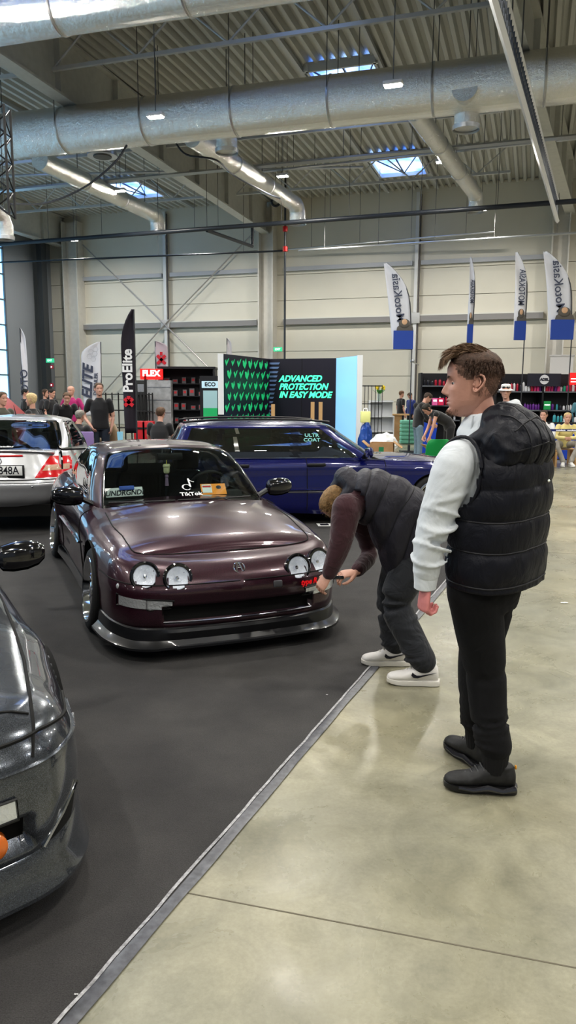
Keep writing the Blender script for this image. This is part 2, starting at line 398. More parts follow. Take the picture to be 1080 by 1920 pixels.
    # ---- skylights
    skm = mat('skylight pane', (.4, .6, .9), .3, emis=(.42, .62, 1.0), estr=2.3); nd, ln = nodes(skm); b = nd['Principled BSDF']
    n = nd.new('ShaderNodeTexNoise'); n.inputs['Scale'].default_value = .8; n.inputs['Detail'].default_value = 5; r = nd.new('ShaderNodeValToRGB'); r.color_ramp.elements[0].position = .4; r.color_ramp.elements[1].position = .62
    r.color_ramp.elements[0].color = (.10, .24, .75, 1); r.color_ramp.elements[1].color = (.50, .68, 1, 1); tc = nd.new('ShaderNodeTexCoord'); ln.new(tc.outputs['Object'], n.inputs['Vector']); ln.new(n.outputs['Fac'], r.inputs['Fac']); ln.new(r.outputs[0], b.inputs['Emission Color'])
    fr = mat('curb white', (.72, .74, .76), .4); k = 0
    def skyl(u0, u1, v0, v1):
        nonlocal k; k += 1
        w = MB().box(H((u0 + u1) / 2, (v0 + v1) / 2, 11.12), (u1 - u0, v1 - v0, .03), RH).build('window_%d' % (20 + k), skm, kind='structure')
        g = MB(); cu, cv = (u0 + u1) / 2, (v0 + v1) / 2
        for v in (v0, v1): g.box(H(cu, v, 11.08), (u1 - u0 + .2, .08, .26), RH)
        for u in (u0, u1): g.box(H(u, cv, 11.08), (.08, v1 - v0 + .2, .26), RH)
        g.build('skylight_curb', fr, w); g = MB(); g.box(H(cu, cv, 11.08), (.05, v1 - v0, .05), RH); g.tube([H(u0, v0, 11.07), H(cu, v1, 11.07)], .025, 6); g.tube([H(u1, v0, 11.07), H(cu, v1, 11.07)], .025, 6); g.build('skylight_bar', mat('bar dark', (.08, .1, .14), .4), w)
    for v in (31.1, 22.5, 14.0, 5.5, -3): 
        for u in (-6.8, -19.2, 5.8, 18.2):
            if not (v == 5.5 and u == -6.8): skyl(u, u + 2.0, v, v + 2.6)
    skyl(-10.8, -7.2, 8.0, 12.6)
    # ---- girders
    gc = mat('girder paint', (.60, .60, .57), .45, var=.05)
    def girder(a, b_, lbl, zb=9.55, w=.42):
        a, b_ = Vector(a), Vector(b_); c = (a + b_) / 2; L = (b_ - a).length; rz = math.atan2((b_ - a).y, (b_ - a).x) - PI / 2
        t = empty('roof_girder', (c.x, c.y, 0), rz, lbl, 'girder')
        MB().box((0, 0, zb + .03), (w, L, .06)).build('bottom_flange', gc, t); MB().box((0, 0, 11.1), (w, L, .06)).build('top_flange', gc, t); MB().box((0, 0, zb / 2 + 5.55), (.05, L, 11.08 - zb)).build('web_plate', gc, t)
        for q in np.arange(-L / 2 + 1, L / 2, 3.1):
            MB().box((0, q, zb / 2 + 5.55), (w * .9, .03, 11.05 - zb)).build('stiffener', gc, t)
        return t
    girder(H(-12.2, 2), H(-13.1, WV - .2), 'deep pale roof girder crossing the ceiling on the left')
    girder(H(-2.6, 2), H(1.1, WV - .2), 'pale roof girder beside the cable ladder at upper right')
    girder(H(-24.9, 12), H(-24.9, WV - .2), 'pale roof girder over the left windows')
    # ---- lattice purlin trusses along U
    tm = mat('truss steel', (.58, .59, .60), .4, .2)
    for i, v in enumerate((11.7, 18.1, 24.5, 30.9)):
        for (u0, u1, w) in ((-12.4, -1.3, 'middle'), (-24.6, -13.1, 'left'), (1.4, 14, 'right')):
            if w == 'right' and i == 0: continue
            t = empty('lattice_truss', H((u0 + u1) / 2, v, 0), RH, 'zigzag steel roof truss, %s from the far wall in the %s roof bay' % (('fourth', 'third', 'second', 'first')[i], w), 'truss', 'roof trusses')
            L = u1 - u0; MB().box((0, 0, 10.02), (L, .09, .09)).build('bottom_chord', tm, t); MB().box((0, 0, 11.08), (L, .12, .10)).build('top_chord', tm, t)
            g = MB(); n = max(6, int(L / 1.15)); 
            for q in range(n):
                x = -L / 2 + L * q / n; g.tube([(x, 0, 11.05 if q % 2 else 10.03), (x + L / n, 0, 10.03 if q % 2 else 11.05)], .028, 6)
            g.build('diagonal_web', tm, t)
    for u in (-7.0, -4.7, -19.4, -17.0, 5.6, 8.0):
        MB().box(H(u, 18, 11.08), (.10, 37, .12), RH).build('trim_4', tm, kind='structure')
build_hall()
# ------------------------------------------------------------ services
def build_services():
    foil = mat('duct foil', (.90, .89, .86), .13, 1); nd, ln = nodes(foil); b = nd['Principled BSDF']; tc = nd.new('ShaderNodeTexCoord')
    n = nd.new('ShaderNodeTexNoise'); n.inputs['Scale'].default_value = 4; n.inputs['Detail'].default_value = 9; n.inputs['Roughness'].default_value = .75; bp = nd.new('ShaderNodeBump'); bp.inputs['Strength'].default_value = .5; bp.inputs['Distance'].default_value = .12
    ln.new(tc.outputs['Object'], n.inputs['Vector']); ln.new(n.outputs['Fac'], bp.inputs['Height']); ln.new(bp.outputs['Normal'], b.inputs['Normal'])
    band = mat('foil band', (.55, .55, .55), .35, .9); wire = mat('wire', (.12, .12, .12), .5); white = mat('nozzle', (.75, .76, .78), .3, .6)
    def duct(a, b_, r, lbl, z=9.0, hang=True, n=30):
        a, b_ = Vector(a), Vector(b_); c = (a + b_) / 2; t = empty('air_duct', c, 0, lbl, 'duct'); g = MB(); pts = [a.lerp(b_, i / 40) - c for i in range(41)]
        g.tube(pts, r, 32); g.build('duct_tube', foil, t)
        L = (b_ - a).length; d = (b_ - a).normalized(); m = int(L / 2.4)
        for i in range(1, m):
            p = a + d * (L * i / m) - c; MB().lathe([(r, -.03), (r + .015, -.02), (r + .015, .02), (r, .03)], p, d, 32, False).build('duct_band', band, t)
            if hang:
                for s in (-1, 1):
                    q = p + Vector((-d.y, d.x, 0)) * (r * s); MB().tube([q, q + Vector((0, 0, 11.15 - z))], .012, 5).build('hanger', wire, t)
        return t
    a, b_ = onz(0, 258, 9), onz(1080, 140, 9); d = (b_ - a).normalized(); duct(a - d * 8, b_ + d * 7, .60, 'large silver foil duct running across the whole ceiling')
    a, b_ = onz(0, 36, 9), onz(360, -22, 9); d = (b_ - a).normalized(); duct(a - d * 4, b_ + d * 8, .45, 'silver foil duct at the top left corner of the ceiling')
    for (p0, p1, r, zz, lbl) in (((782, 215), (890, 362), .26, 9, 'silver branch duct angling down on the right of the ceiling'), ((370, 262), (552, 382), .30, 9, 'silver branch duct with a bright elbow in the middle of the ceiling'), ((85, 305), (288, 402), .30, 9, 'long silver branch duct on the left of the ceiling')):
        a, b_ = onz(*p0, zz), onz(*p1, zz); d = (b_ - a).normalized(); t = duct(a - d * .3, b_, r, lbl, zz, False)
        c = (a - d * .3 + b_) / 2; e = b_ - c; g = MB(); g.tube([e - d * .1] + [e + d * (r * 1.1 * math.sin(k)) + Vector((0, 0, -r * 1.1 * (1 - math.cos(k)))) for k in np.linspace(0, PI / 2, 7)] + [e + d * r * 1.1 + Vector((0, 0, -r * 2.2))], r * 1.02, 24); g.build('duct_elbow', foil, t)
        MB().lathe([(r * 1.15, -.05), (r * 1.15, .05), (r * .9, .06), (r * .8, -.03)], e + d * r * 1.1 + Vector((0, 0, -r * 2.2)), (0, 0, 1), 24, False).build('nozzle_ring', white, t)
        for k in (.25, .6, .9): q = a.lerp(b_, k) - c; MB().tube([q + Vector((0, 0, r)), q + Vector((0, 0, 11.15 - zz))], .012, 5).build('hanger', wire, t)
    for (px, py, dp, l) in ((875, 215, 19.5, 'silver duct stub hanging under the main duct at right'), (425, 262, 22.5, 'bright foil elbow where a branch leaves the main duct'), (10, 425, 22, 'bent foil duct end at the left edge above the dark pipe')):
        p = aty(px, py, dp); t = empty('duct_elbow', p, 0, l, 'duct'); r = .30 if px > 100 else .22; u = VA
        g = MB(); g.tube([u * -.75 + Vector((0, 0, .35)), u * -.4 + Vector((0, 0, .34)), u * -.12 + Vector((0, 0, .25)), Vector((0, 0, 0)), Vector((0, 0, -.3))], r, 24); g.build('elbow_tube', foil, t)
        MB().lathe([(r * 1.08, -.06), (r * 1.12, .04), (r * .9, .05)], (0, 0, -.3), (0, 0, 1), 24, False).build('nozzle_ring', white, t)
        MB().tube([(0, 0, .2), (0, 0, 11.15 - p.z)], .012, 5).build('hanger', wire, t)
    def pipe(p0, p1, z, r, lbl, m, ext=(4, 4), name='ceiling_pipe', hang=7, sq=False, cat='pipe'):
        a, b_ = onz(*p0, z), onz(*p1, z); d = (b_ - a).normalized(); a = a - d * ext[0]; b_ = b_ + d * ext[1]; c = (a + b_) / 2; t = empty(name, c, 0, lbl, cat)
        g = MB(); (g.tube([a - c, b_ - c], r, 4 if sq else 12)); g.build('pipe_run' if not sq else 'rail', m, t)
        for k in range(hang): q = (a - c).lerp(b_ - c, (k + .5) / hang); MB().tube([q, q + Vector((0, 0, 11.15 - z))], .01, 5).build('hanger', wire, t)
        return t
    dkp = mat('dark pipe', (.035, .04, .05), .4); gal = mat('galvanised', (.55, .57, .60), .3, .8); gal2 = mat('tray steel', (.62, .63, .64), .3, .7)
    pipe((0, 458), (1080, 377), 8, .085, 'thick dark pipe running level across in front of the far wall', dkp, hang=12)
    pipe((0, 492), (540, 470), 8, .04, 'thin dark pipe just below the thick dark pipe at left', dkp, (2, 0), hang=4)
    pipe((560, 470), (1075, 437), 8, .05, 'bright slim conduit below the dark pipe at right', gal, (0, 3), hang=6)
    pipe((30, 356), (1010, 262), 9.3, .07, 'galvanised cable rail crossing behind the branch ducts', gal, hang=12, sq=True, name='cable_rail', cat='rail')
    pipe((0, 330), (480, 318), 10, .05, 'slim galvanised pipe above the left branch duct', gal, hang=5)
    pipe((490, 322), (1000, 268), 9.7, .05, 'slim galvanised conduit under the middle skylight', gal, (0, 3), hang=5)
    pipe((60, 230), (1080, 92), 9.65, .04, 'thin dark sprinkler pipe above the big foil duct', dkp, (6, 5), hang=9)
    pipe((540, 468), (840, 442), 8.6, .04, 'slim grey conduit in front of the far wall panels', gal, (0, 2), hang=4)
    # elbowed dark pipe
    a, b_, c_ = onz(388, 432, 8), onz(473, 462, 8), onz(473, 462, 8); t = empty('ceiling_pipe', a, 0, 'short dark pipe with a hooked end under the left girder', 'pipe')
    MB().tube([(0, 0, 0), b_ - a, b_ - a + Vector((0, 0, .02)), b_ - a + Vector((0, 0, .8))], .07, 10).build('pipe_run', dkp, t); MB().tube([(0, 0, 0), (0, 0, 3.1)], .012, 5).build('hanger', wire, t)
    # vertical drop pipe at (533, 420..745)
    p = aty(534, 600, 34.5); t = empty('drop_pipe', (p.x, p.y, 0), 0, 'thin dark vertical pipe with red valves beside the far wall column', 'pipe'); MB().tube([(0, 0, 0), (0, 0, 11.1)], .045, 8).build('pipe_run', dkp, t)
    for z in (8.05, 8.9): MB().lathe([(.05, -.12), (.11, -.1), (.11, .1), (.05, .12)], (0, 0, z), n=14).build('valve', mat('red valve', (.6, .02, .02), .4), t)
    # cable ladder
    P = [onz(925, 0, 7.7), onz(980, 190, 7.7), onz(1045, 415, 7.7)]; d0 = (P[0] - P[1]).normalized(); P = [P[0] + d0 * 7] + P; t = empty('cable_ladder', P[1], 0, 'steel cable ladder running away beside the right roof girder', 'cable ladder'); o = P[1]
    g = MB(); g.tube([p - o for p in P], .07, 4); g.build('rail', gal2, t); g = MB(); g.tube([p - o + Vector((0, 0, .62)) for p in P], .05, 4); g.build('rail', gal2, t)
    g = MB()
    for a, b_ in zip(P[:-1], P[1:]):
        m = int((b_ - a).length / .22)
        for i in range(m): q = a.lerp(b_, i / m) - o; g.tube([q, q + Vector((0, 0, .62))], .022, 4)
    for z in (.2, .4): g.tube([p - o + Vector((0, 0, z)) for p in P], .02, 4)
    g.build('rung_mesh', mat('ladder dark', (.07, .08, .10), .5), t)
    for k in np.linspace(.1, .95, 7): q = P[0].lerp(P[-1], k) - o; MB().tube([P[0].lerp(P[2], min(1, k)) - o + Vector((0, 0, .6)), P[0].lerp(P[2], min(1, k)) - o + Vector((0, 0, 3.45))], .015, 5).build('hanger', wire, t)
    # round ceiling fan / speaker units
    for (px, py, dp, l) in ((192, 290, 24, 'round grey ceiling diffuser behind the main duct'), (517, 378, 30, 'small dark round cable reel hanging by the girder')):
        p = aty(px, py, dp); t = empty('ceiling_diffuser', p, 0, l, 'diffuser'); r = .45 if px < 300 else .16
        if px < 300: MB().lathe([(r, -.05), (r, .05), (r * .7, .12), (.1, .14)], n=24).build('diffuser_disc', gal, t); MB().lathe([(r * .6, -.08), (r * .62, -.05), (.05, -.05)], n=24).build('diffuser_cone', wire, t)
        else: MB().tube([(r * math.cos(a), 0, r * math.sin(a)) for a in np.linspace(0, 2 * PI, 20)], .05, 6).build('cable_coil', dkp, t)
        MB().tube([(0, 0, .1), (0, 0, 11.15 - p.z)], .012, 5).build('hanger', wire, t)
    # drooping cables
    for pts, l in ((((325, 262, 23), (350, 290, 23), (405, 300, 23), (440, 330, 25), (500, 362, 27), (525, 372, 28)), 'black cable drooping beside the middle branch duct'), (((238, 272, 21), (215, 305, 21), (160, 350, 21), (90, 380, 20), (20, 383, 18)), 'black cable sagging down to the lattice rig at left')):
        g = MB(); Q = [aty(*p) for p in pts]; Q = [Vector(v) for v in crom(np.array(Q), 6)]; g.tube(Q, .028, 6); tag(g.build('hanging_cable', dkp), l, 'cable')
    # lattice rig piece at the left edge
    p = aty(2, 305, 13); t = empty('lattice_rig', p, 0, 'black lattice truss section hanging at the left edge of the ceiling', 'truss'); bl = mat('rig black', (.02, .02, .022), .5)
    g = MB(); w = .14; hh = .85
    for x in (-w, w):
        for y in (-w, w): g.tube([(x, y, -hh), (x, y, hh)], .022, 8)
    g.build('chord_tubes', bl, t); g = MB()
    for i in range(8):
        z0 = -hh + 2 * hh * i / 8; z1 = z0 + 2 * hh / 8; s = 1 if i % 2 else -1
        for y in (-w, w): g.tube([(-w * s, y, z0), (w * s, y, z1)], .012, 6)
        for x in (-w, w): g.tube([(x, -w * s, z0), (x, w * s, z1)], .012, 6)
    g.build('lacing', bl, t); MB().tube([(0, 0, hh), (0, 0, 11.15 - p.z)], .015, 6).build('chain', wire, t)
    # ---- lamps: fixture + area light
    em = mat('lamp glow', (1, 1, 1), .3, emis=(1, .95, .82), estr=60); body = mat('lamp body', (.8, .8, .8), .4)
    rows = [(292, 220, 8.1), (737, 161, 8.1), (530, 331, 9), (829, 304, 9), (619, 414, 9), (903, 394, 9), (365, 433, 9), (139, 451, 9)]
    pos = [onz(*r) for r in rows]; U0 = [-10.1, -3.6]
    for v in (12.6, 6.1, -.4, -7): 
        for u in (-22.4, -16.2, -10, -3.7, 2.6, 9, 15.3): pos.append(H(u, v, 9))
    for (u, v) in ((9, 19.2), (15, 19.2), (-16.4, 19.2), (-14.8, 25.5), (4, 25.5), (10.4, 25.5), (4.2, 32), (10.5, 32), (16, 25.5)): pos.append(H(u, v, 9))
    proto = None
    for i, p in enumerate(pos):
        if proto is None:
            proto = t = empty('ceiling_lamp', p, RH); MB().rbox((0, 0, .05), (.42, .2, .09), .03).build('lamp_housing', body, t); MB().rbox((0, 0, -.005), (.36, .15, .02), .01).build('lamp_diffuser', em, t); MB().tube([(0, 0, .1), (0, 0, 2.15)], .01, 5).build('hanger', wire, t)
        else: t = copy_tree(proto)
        t.location = p; t['category'] = 'lamp'
        if p.z < 8.5: [setattr(q, 'scale', (1, 1, (11.15 - p.z) / 2.15)) for q in t.children if q.name.startswith('hanger')]
        names = ['bright lamp hanging before the big foil duct at left', 'bright lamp hanging before the big foil duct at right', 'bright lamp above the middle branch duct', 'bright lamp between the skylight and right branch duct', 'bright lamp on the dark pipe line near the middle', 'bright lamp below the right branch duct end', 'bright lamp left of the girder on the dark pipe line', 'bright lamp farthest left above the dark pipe']
        if i < 8: t['label'] = names[i]
        else: t['label'] = 'bright ceiling lamp overhead outside the photographed part of the hall'; t['group'] = 'lamps over the rest of the hall'
        l = bpy.data.lights.new('lamp_light', 'AREA'); l.shape = 'RECTANGLE'; l.size = .5; l.size_y = .25; l.energy = LAMP_W; l.color = (1, .96, .88); lo = bpy.data.objects.new('lamp_light', l); COL.objects.link(lo); lo.location = p - Vector((0, 0, .03)); lo.rotation_euler = (0, 0, RH)
LAMP_W = 200
build_services()
w = bpy.data.worlds.new('hall fill'); SC.world = w; w.use_nodes = True  # even ambient fill added, entering through the open rear of the hall
w.node_tree.nodes['Background'].inputs[0].default_value = (.72, .82, .95, 1); w.node_tree.nodes['Background'].inputs[1].default_value = .26
# ------------------------------------------------------------ shared car bits
def car_mats():
    mat('tyre', (.012, .012, .013), .75, bump=.2, bscale=120); mat('gloss black', (.006, .006, .008), .12, coat=1)
    mat('satin black', (.012, .012, .013), .45); mat('chrome', (.85, .86, .88), .07, 1); mat('brushed', (.6, .61, .63), .25, 1)
    mat('seam', (.002, .002, .002), .8); mat('interior', (.018, .018, .02), .8); mat('seat cloth', (.03, .03, .035), .9, bump=.3, bscale=80)
    mat('white sticker', (.85, .87, .87), .5); mat('lens clear', (.75, .78, .8), .12, .6, coat=1, bump=.6, bscale=60)
    mat('well', (.004, .004, .004), .95); mat('plate white', (.82, .83, .82), .4); mat('ink', (.01, .01, .02), .5)
    glassmat('car glass', (.66, .74, .72)); glassmat('side glass', (.16, .2, .2), fac=.12); glassmat('lamp glass', (.97, .98, 1), .7)
    mat('rotor', (.25, .24, .23), .4, 1)
car_mats()
def carframe(name, x, y, yaw, label, cat='car', group=None):
    return empty(name, (x, y, 0), yaw, label, cat, group)
def wheel(parent, X, Y, Z, R, rim, w, camber=0, style='mesh', side=1, steer=0, rimmat='chrome', face='chrome', dish=.09):
    """side=+1: the outer face looks to +Y"""
    root = MB(); Mx = Matrix.Translation((X, Y, Z)) @ Matrix.Rotation(steer, 4, 'Z') @ Matrix.Rotation(side * camber, 4, 'X') @ Matrix.Scale(side, 4, (0, 1, 0))
    ax = (0, 1, 0); h = w / 2
    t = MB(); t.M = Mx
    t.lathe([(rim * .97, -h), (rim + .01, -h * 1.02), (R * .93, -h * .95), (R * .985, -h * .78), (R, -h * .5), (R, h * .5), (R * .985, h * .78), (R * .93, h * .95), (rim + .012, h * 1.02), (rim * .97, h)], axis=ax, n=48, cap=False)
    tyre = t.build('tyre', MATS['tyre'], parent, angle=50)
    b = MB(); b.M = Mx                                             # barrel + lip
    b.lathe([(rim + .008, h * .98), (rim + .006, h * 1.06), (rim - .006, h * 1.07), (rim - .014, h * .98), (rim - .022, h * .5), (rim * .80, h - dish - .02), (rim * .78, -h), (rim * .98, -h * .98)], axis=ax, n=48, cap=False)
    rb = b.build('rim', MATS[rimmat], tyre, angle=50)
    yf = h - dish; s = MB(); s.M = Mx
    if style == 'mesh':
        n = 14
        for i in range(n):
            for sg in (-1, 1):
                a0 = 2 * PI * i / n; a1 = a0 + sg * PI / n * 1.6
                s.tube([(.05 * math.cos(a0), yf + .012, .05 * math.sin(a0)), (rim * .5 * math.cos((a0 + a1) / 2), yf + .022, rim * .5 * math.sin((a0 + a1) / 2)), (rim * .83 * math.cos(a1), yf + .004, rim * .83 * math.sin(a1))], [.009, .008, .008], 5)
            a = 2 * PI * (i + .5) / n; s.sphere((rim * .86 * math.cos(a), yf + .008, rim * .86 * math.sin(a)), .008, 6, 4)
        s.lathe([(.06, yf - .02), (.062, yf + .02), (.05, yf + .034), (.034, yf + .04), (.001, yf + .042)], axis=ax, n=24)
        s.lathe([(rim * .80, yf - .01), (rim * .83, yf + .01), (rim * .9, yf + .008), (rim * .9, yf - .01)], axis=ax, n=40, cap=False)
    elif style == 'five':
        for i in range(5):
            a = 2 * PI * i / 5 + .3
            def q(r, da, y): return (r * math.cos(a + da), y, r * math.sin(a + da))
            for y0, y1 in ((yf - .02, yf + .012),):
                P = [(rim * .12, .55), (rim * .45, .22), (rim * .83, .33), (rim * .83, -.33), (rim * .45, -.22), (rim * .12, -.55)]
                top = [q(r, da, y1 + (.012 if r < rim * .3 else 0)) for r, da in P]; bot = [q(r, da * 1.1, y0) for r, da in P]
                s.add(top + bot, [tuple(range(6)), tuple(range(6, 12))[::-1]] + [(k, (k + 1) % 6, (k + 1) % 6 + 6, k + 6) for k in range(6)])
            s.cyl(q(.056, PI / 5, yf + .016), .009, .02, 8, axis=ax)
        s.lathe([(rim * .8, yf - .02), (rim * .82, yf + .008), (rim * .97, yf + .015), (rim * .97, yf - .02)], axis=ax, n=40, cap=False)
        s.lathe([(rim * .2, yf - .01), (rim * .2, yf + .02), (rim * .13, yf + .03), (.001, yf + .03)], axis=ax, n=24)
    s.build('spokes', MATS[face], tyre, angle=40)
    d = MB(); d.M = Mx; d.lathe([(.03, yf - .06), (rim * .66, yf - .06), (rim * .66, yf - .075), (.03, yf - .075)], axis=ax, n=32)
    d.build('brake_disc', MATS['rotor'], tyre)
    d = MB(); d.M = Mx; d.lathe([(.001, -h * .4), (rim * .77, -h * .4), (rim * .77, -h * .5), (.001, -h * .5)], axis=ax, n=32); d.build('backing_plate', MATS['well'], tyre)
    return tyre
def wells(car, Xs, Z, R, y0):
    for X in Xs:
        for s in (1, -1): b = MB(); well(b, X, Z, R, y0, .45, (s,)); b.build('wheel_well', MATS['well'], car)
def well(mb, X, Z, R, y0, y1, sides=(1, -1)):
    for s in sides:
        n = 20
        P = [[(X + R * math.cos(a), s * y, Z + R * math.sin(a)) for a in [PI * (-.12 + 1.24 * k / n) for k in range(n + 1)]] for y in (y0, y1)]
        mb.grid(P); mb.add([P[1][k] for k in range(n + 1)], [tuple(range(n + 1))])
def mirror_part(parent, pos, side, m, sc=1.0, yawout=.0, glass=True, arm='satin black'):
    """door mirror: pos is the pod centre, side = sign of y; the pod is wider outward, glass to the rear"""
    b = MB(); x, y, z = pos; rings = []
    prof = [(0, .5), (.08, .85), (.3, 1), (.6, 1), (.85, .82), (1, .45)]
    for t, k in prof:
        yy = y + side * (t - .5) * .21 * sc; rings.append([(x + (.055 * k * math.cos(a) - .012 * t * 2 + (.0 if math.cos(a) > 0 else .03 * k)) * sc, yy, z + (.066 * k * math.copysign(abs(math.sin(a)) ** .75, math.sin(a)) + .008 * t) * sc) for a in [2 * PI * q / 20 for q in range(20)]])
    b.rings(rings); o = b.build('mirror_housing', m, parent)
    b = MB(); b.tube([(x - .01, y - side * .09 * sc, z - .02), (x - .01, y - side * .15 * sc, z - .05 * sc), (x, y - side * .2 * sc, z - .075 * sc)], [.035 * sc, .032 * sc, .04 * sc], 8, flat=.6); b.build('mirror_arm', MATS[arm], o)
    if glass:
        b = MB(); b.rbox((x - .03 * sc, y, z), (.006, .165 * sc, .098 * sc), .003); b.build('mirror_glass', MATS['chrome'], o)
    return o
def seat(parent, x, y, z, h=.62, m='seat cloth'):
    b = MB(); b.rings([[(x + dx + .05 * math.cos(a) * k, y + .24 * k * math.copysign(abs(math.cos(q)) ** .6, math.cos(q)), z + zz) for q, a in ((2 * PI * j / 20, 2 * PI * j / 20 + PI / 2) for j in range(20))] for dx, zz, k in ((0, -.35, .95), (-.03, -.1, 1), (-.09, .12, .95), (-.13, .24, .75), (-.14, .27, .4))])
    o = b.build('car_seat', MATS[m], parent)
    b = MB(); b.rbox((x - .16, y, z + .36), (.08, .24, .16), .03); b.tube([(x - .15, y - .06, z + .24), (x - .16, y - .06, z + .33)], .007, 6); b.tube([(x - .15, y + .06, z + .24), (x - .16, y + .06, z + .33)], .007, 6)
    b.build('headrest', MATS[m], o); return o
def steering(parent, x, y, z, R=.18):
    b = MB(); a, bb, d = frame((-.86, 0, .42), (0, 0, 1)); c = Vector((x, y, z)); n = 32
    P = [c + a * (R * math.cos(2 * PI * k / n)) + bb * (R * math.sin(2 * PI * k / n)) for k in range(n + 1)]
    b.tube(P, .014, 8, cap=False)
    for an in (PI, 0, PI / 2): b.tube([c, c + a * (R * math.cos(an)) + bb * (R * math.sin(an))], [.03, .014], 6, flat=.5)
    b.sphere(c, .05, 12, 8); return b.build('steering_wheel', MATS['interior'], parent)
def shrinkpatch(shell, mb, O, ax, ay, poly, d, off=.003, nx=14, ny=8):
    """lay a small patch (unit square corners poly in ax/ay plane at O) on the shell, casting along d"""
    O, ax, ay = Vector(O), Vector(ax), Vector(ay); P = []
    for i in range(ny + 1):
        v = i / ny; row = []
        for j in range(nx + 1):
            u = j / nx; q = [poly[0][k] * (1 - u) * (1 - v) + poly[1][k] * u * (1 - v) + poly[2][k] * u * v + poly[3][k] * (1 - u) * v for k in (0, 1)]
            s = O + ax * q[0] + ay * q[1]; h = shell.hit(s, d)
            row.append((h[0] - Vector(d).normalized() * off) if h[0] is not None else s)
        P.append(row)
    # rim going into body
    dd = Vector(d).normalized() * (off + .01)
    mb.grid(P); edge = P[0] + [r[-1] for r in P[1:]] + P[-1][::-1][1:] + [r[0] for r in P[::-1][1:-1]]
    mb.grid([edge + [edge[0]], [e + dd for e in edge] + [edge[0] + dd]]); return mb
def glue(p, *args): pass
# ------------------------------------------------------------ purple coupe
def paint(name, base, flake, rough=.28, metal=.55, scale=900, sp=.35):
    m = mat(name, base, rough, metal, 1, flake=1); nt = m.node_tree; b = nt.nodes['Principled BSDF']
    tc = [n for n in nt.nodes if n.type == 'TEX_COORD'][0]
    v = nt.nodes.new('ShaderNodeTexVoronoi'); v.inputs['Scale'].default_value = scale
    r = nt.nodes.new('ShaderNodeMapRange'); r.inputs[1].default_value = 0; r.inputs[2].default_value = 1
    mx = nt.nodes.new('ShaderNodeMixRGB'); mx.inputs[1].default_value = (*base, 1); mx.inputs[2].default_value = (*flake, 1)
    sep = nt.nodes.new('ShaderNodeSeparateColor'); pw = nt.nodes.new('ShaderNodeMath'); pw.operation = 'POWER'; pw.inputs[1].default_value = 3
    nt.links.new(tc.outputs['Object'], v.inputs['Vector']); nt.links.new(v.outputs['Color'], sep.inputs[0]); nt.links.new(sep.outputs[0], pw.inputs[0]); nt.links.new(pw.outputs[0], mx.inputs[0]); nt.links.new(mx.outputs[0], b.inputs['Base Color'])
    b.inputs['Coat Roughness'].default_value = .012
    return m
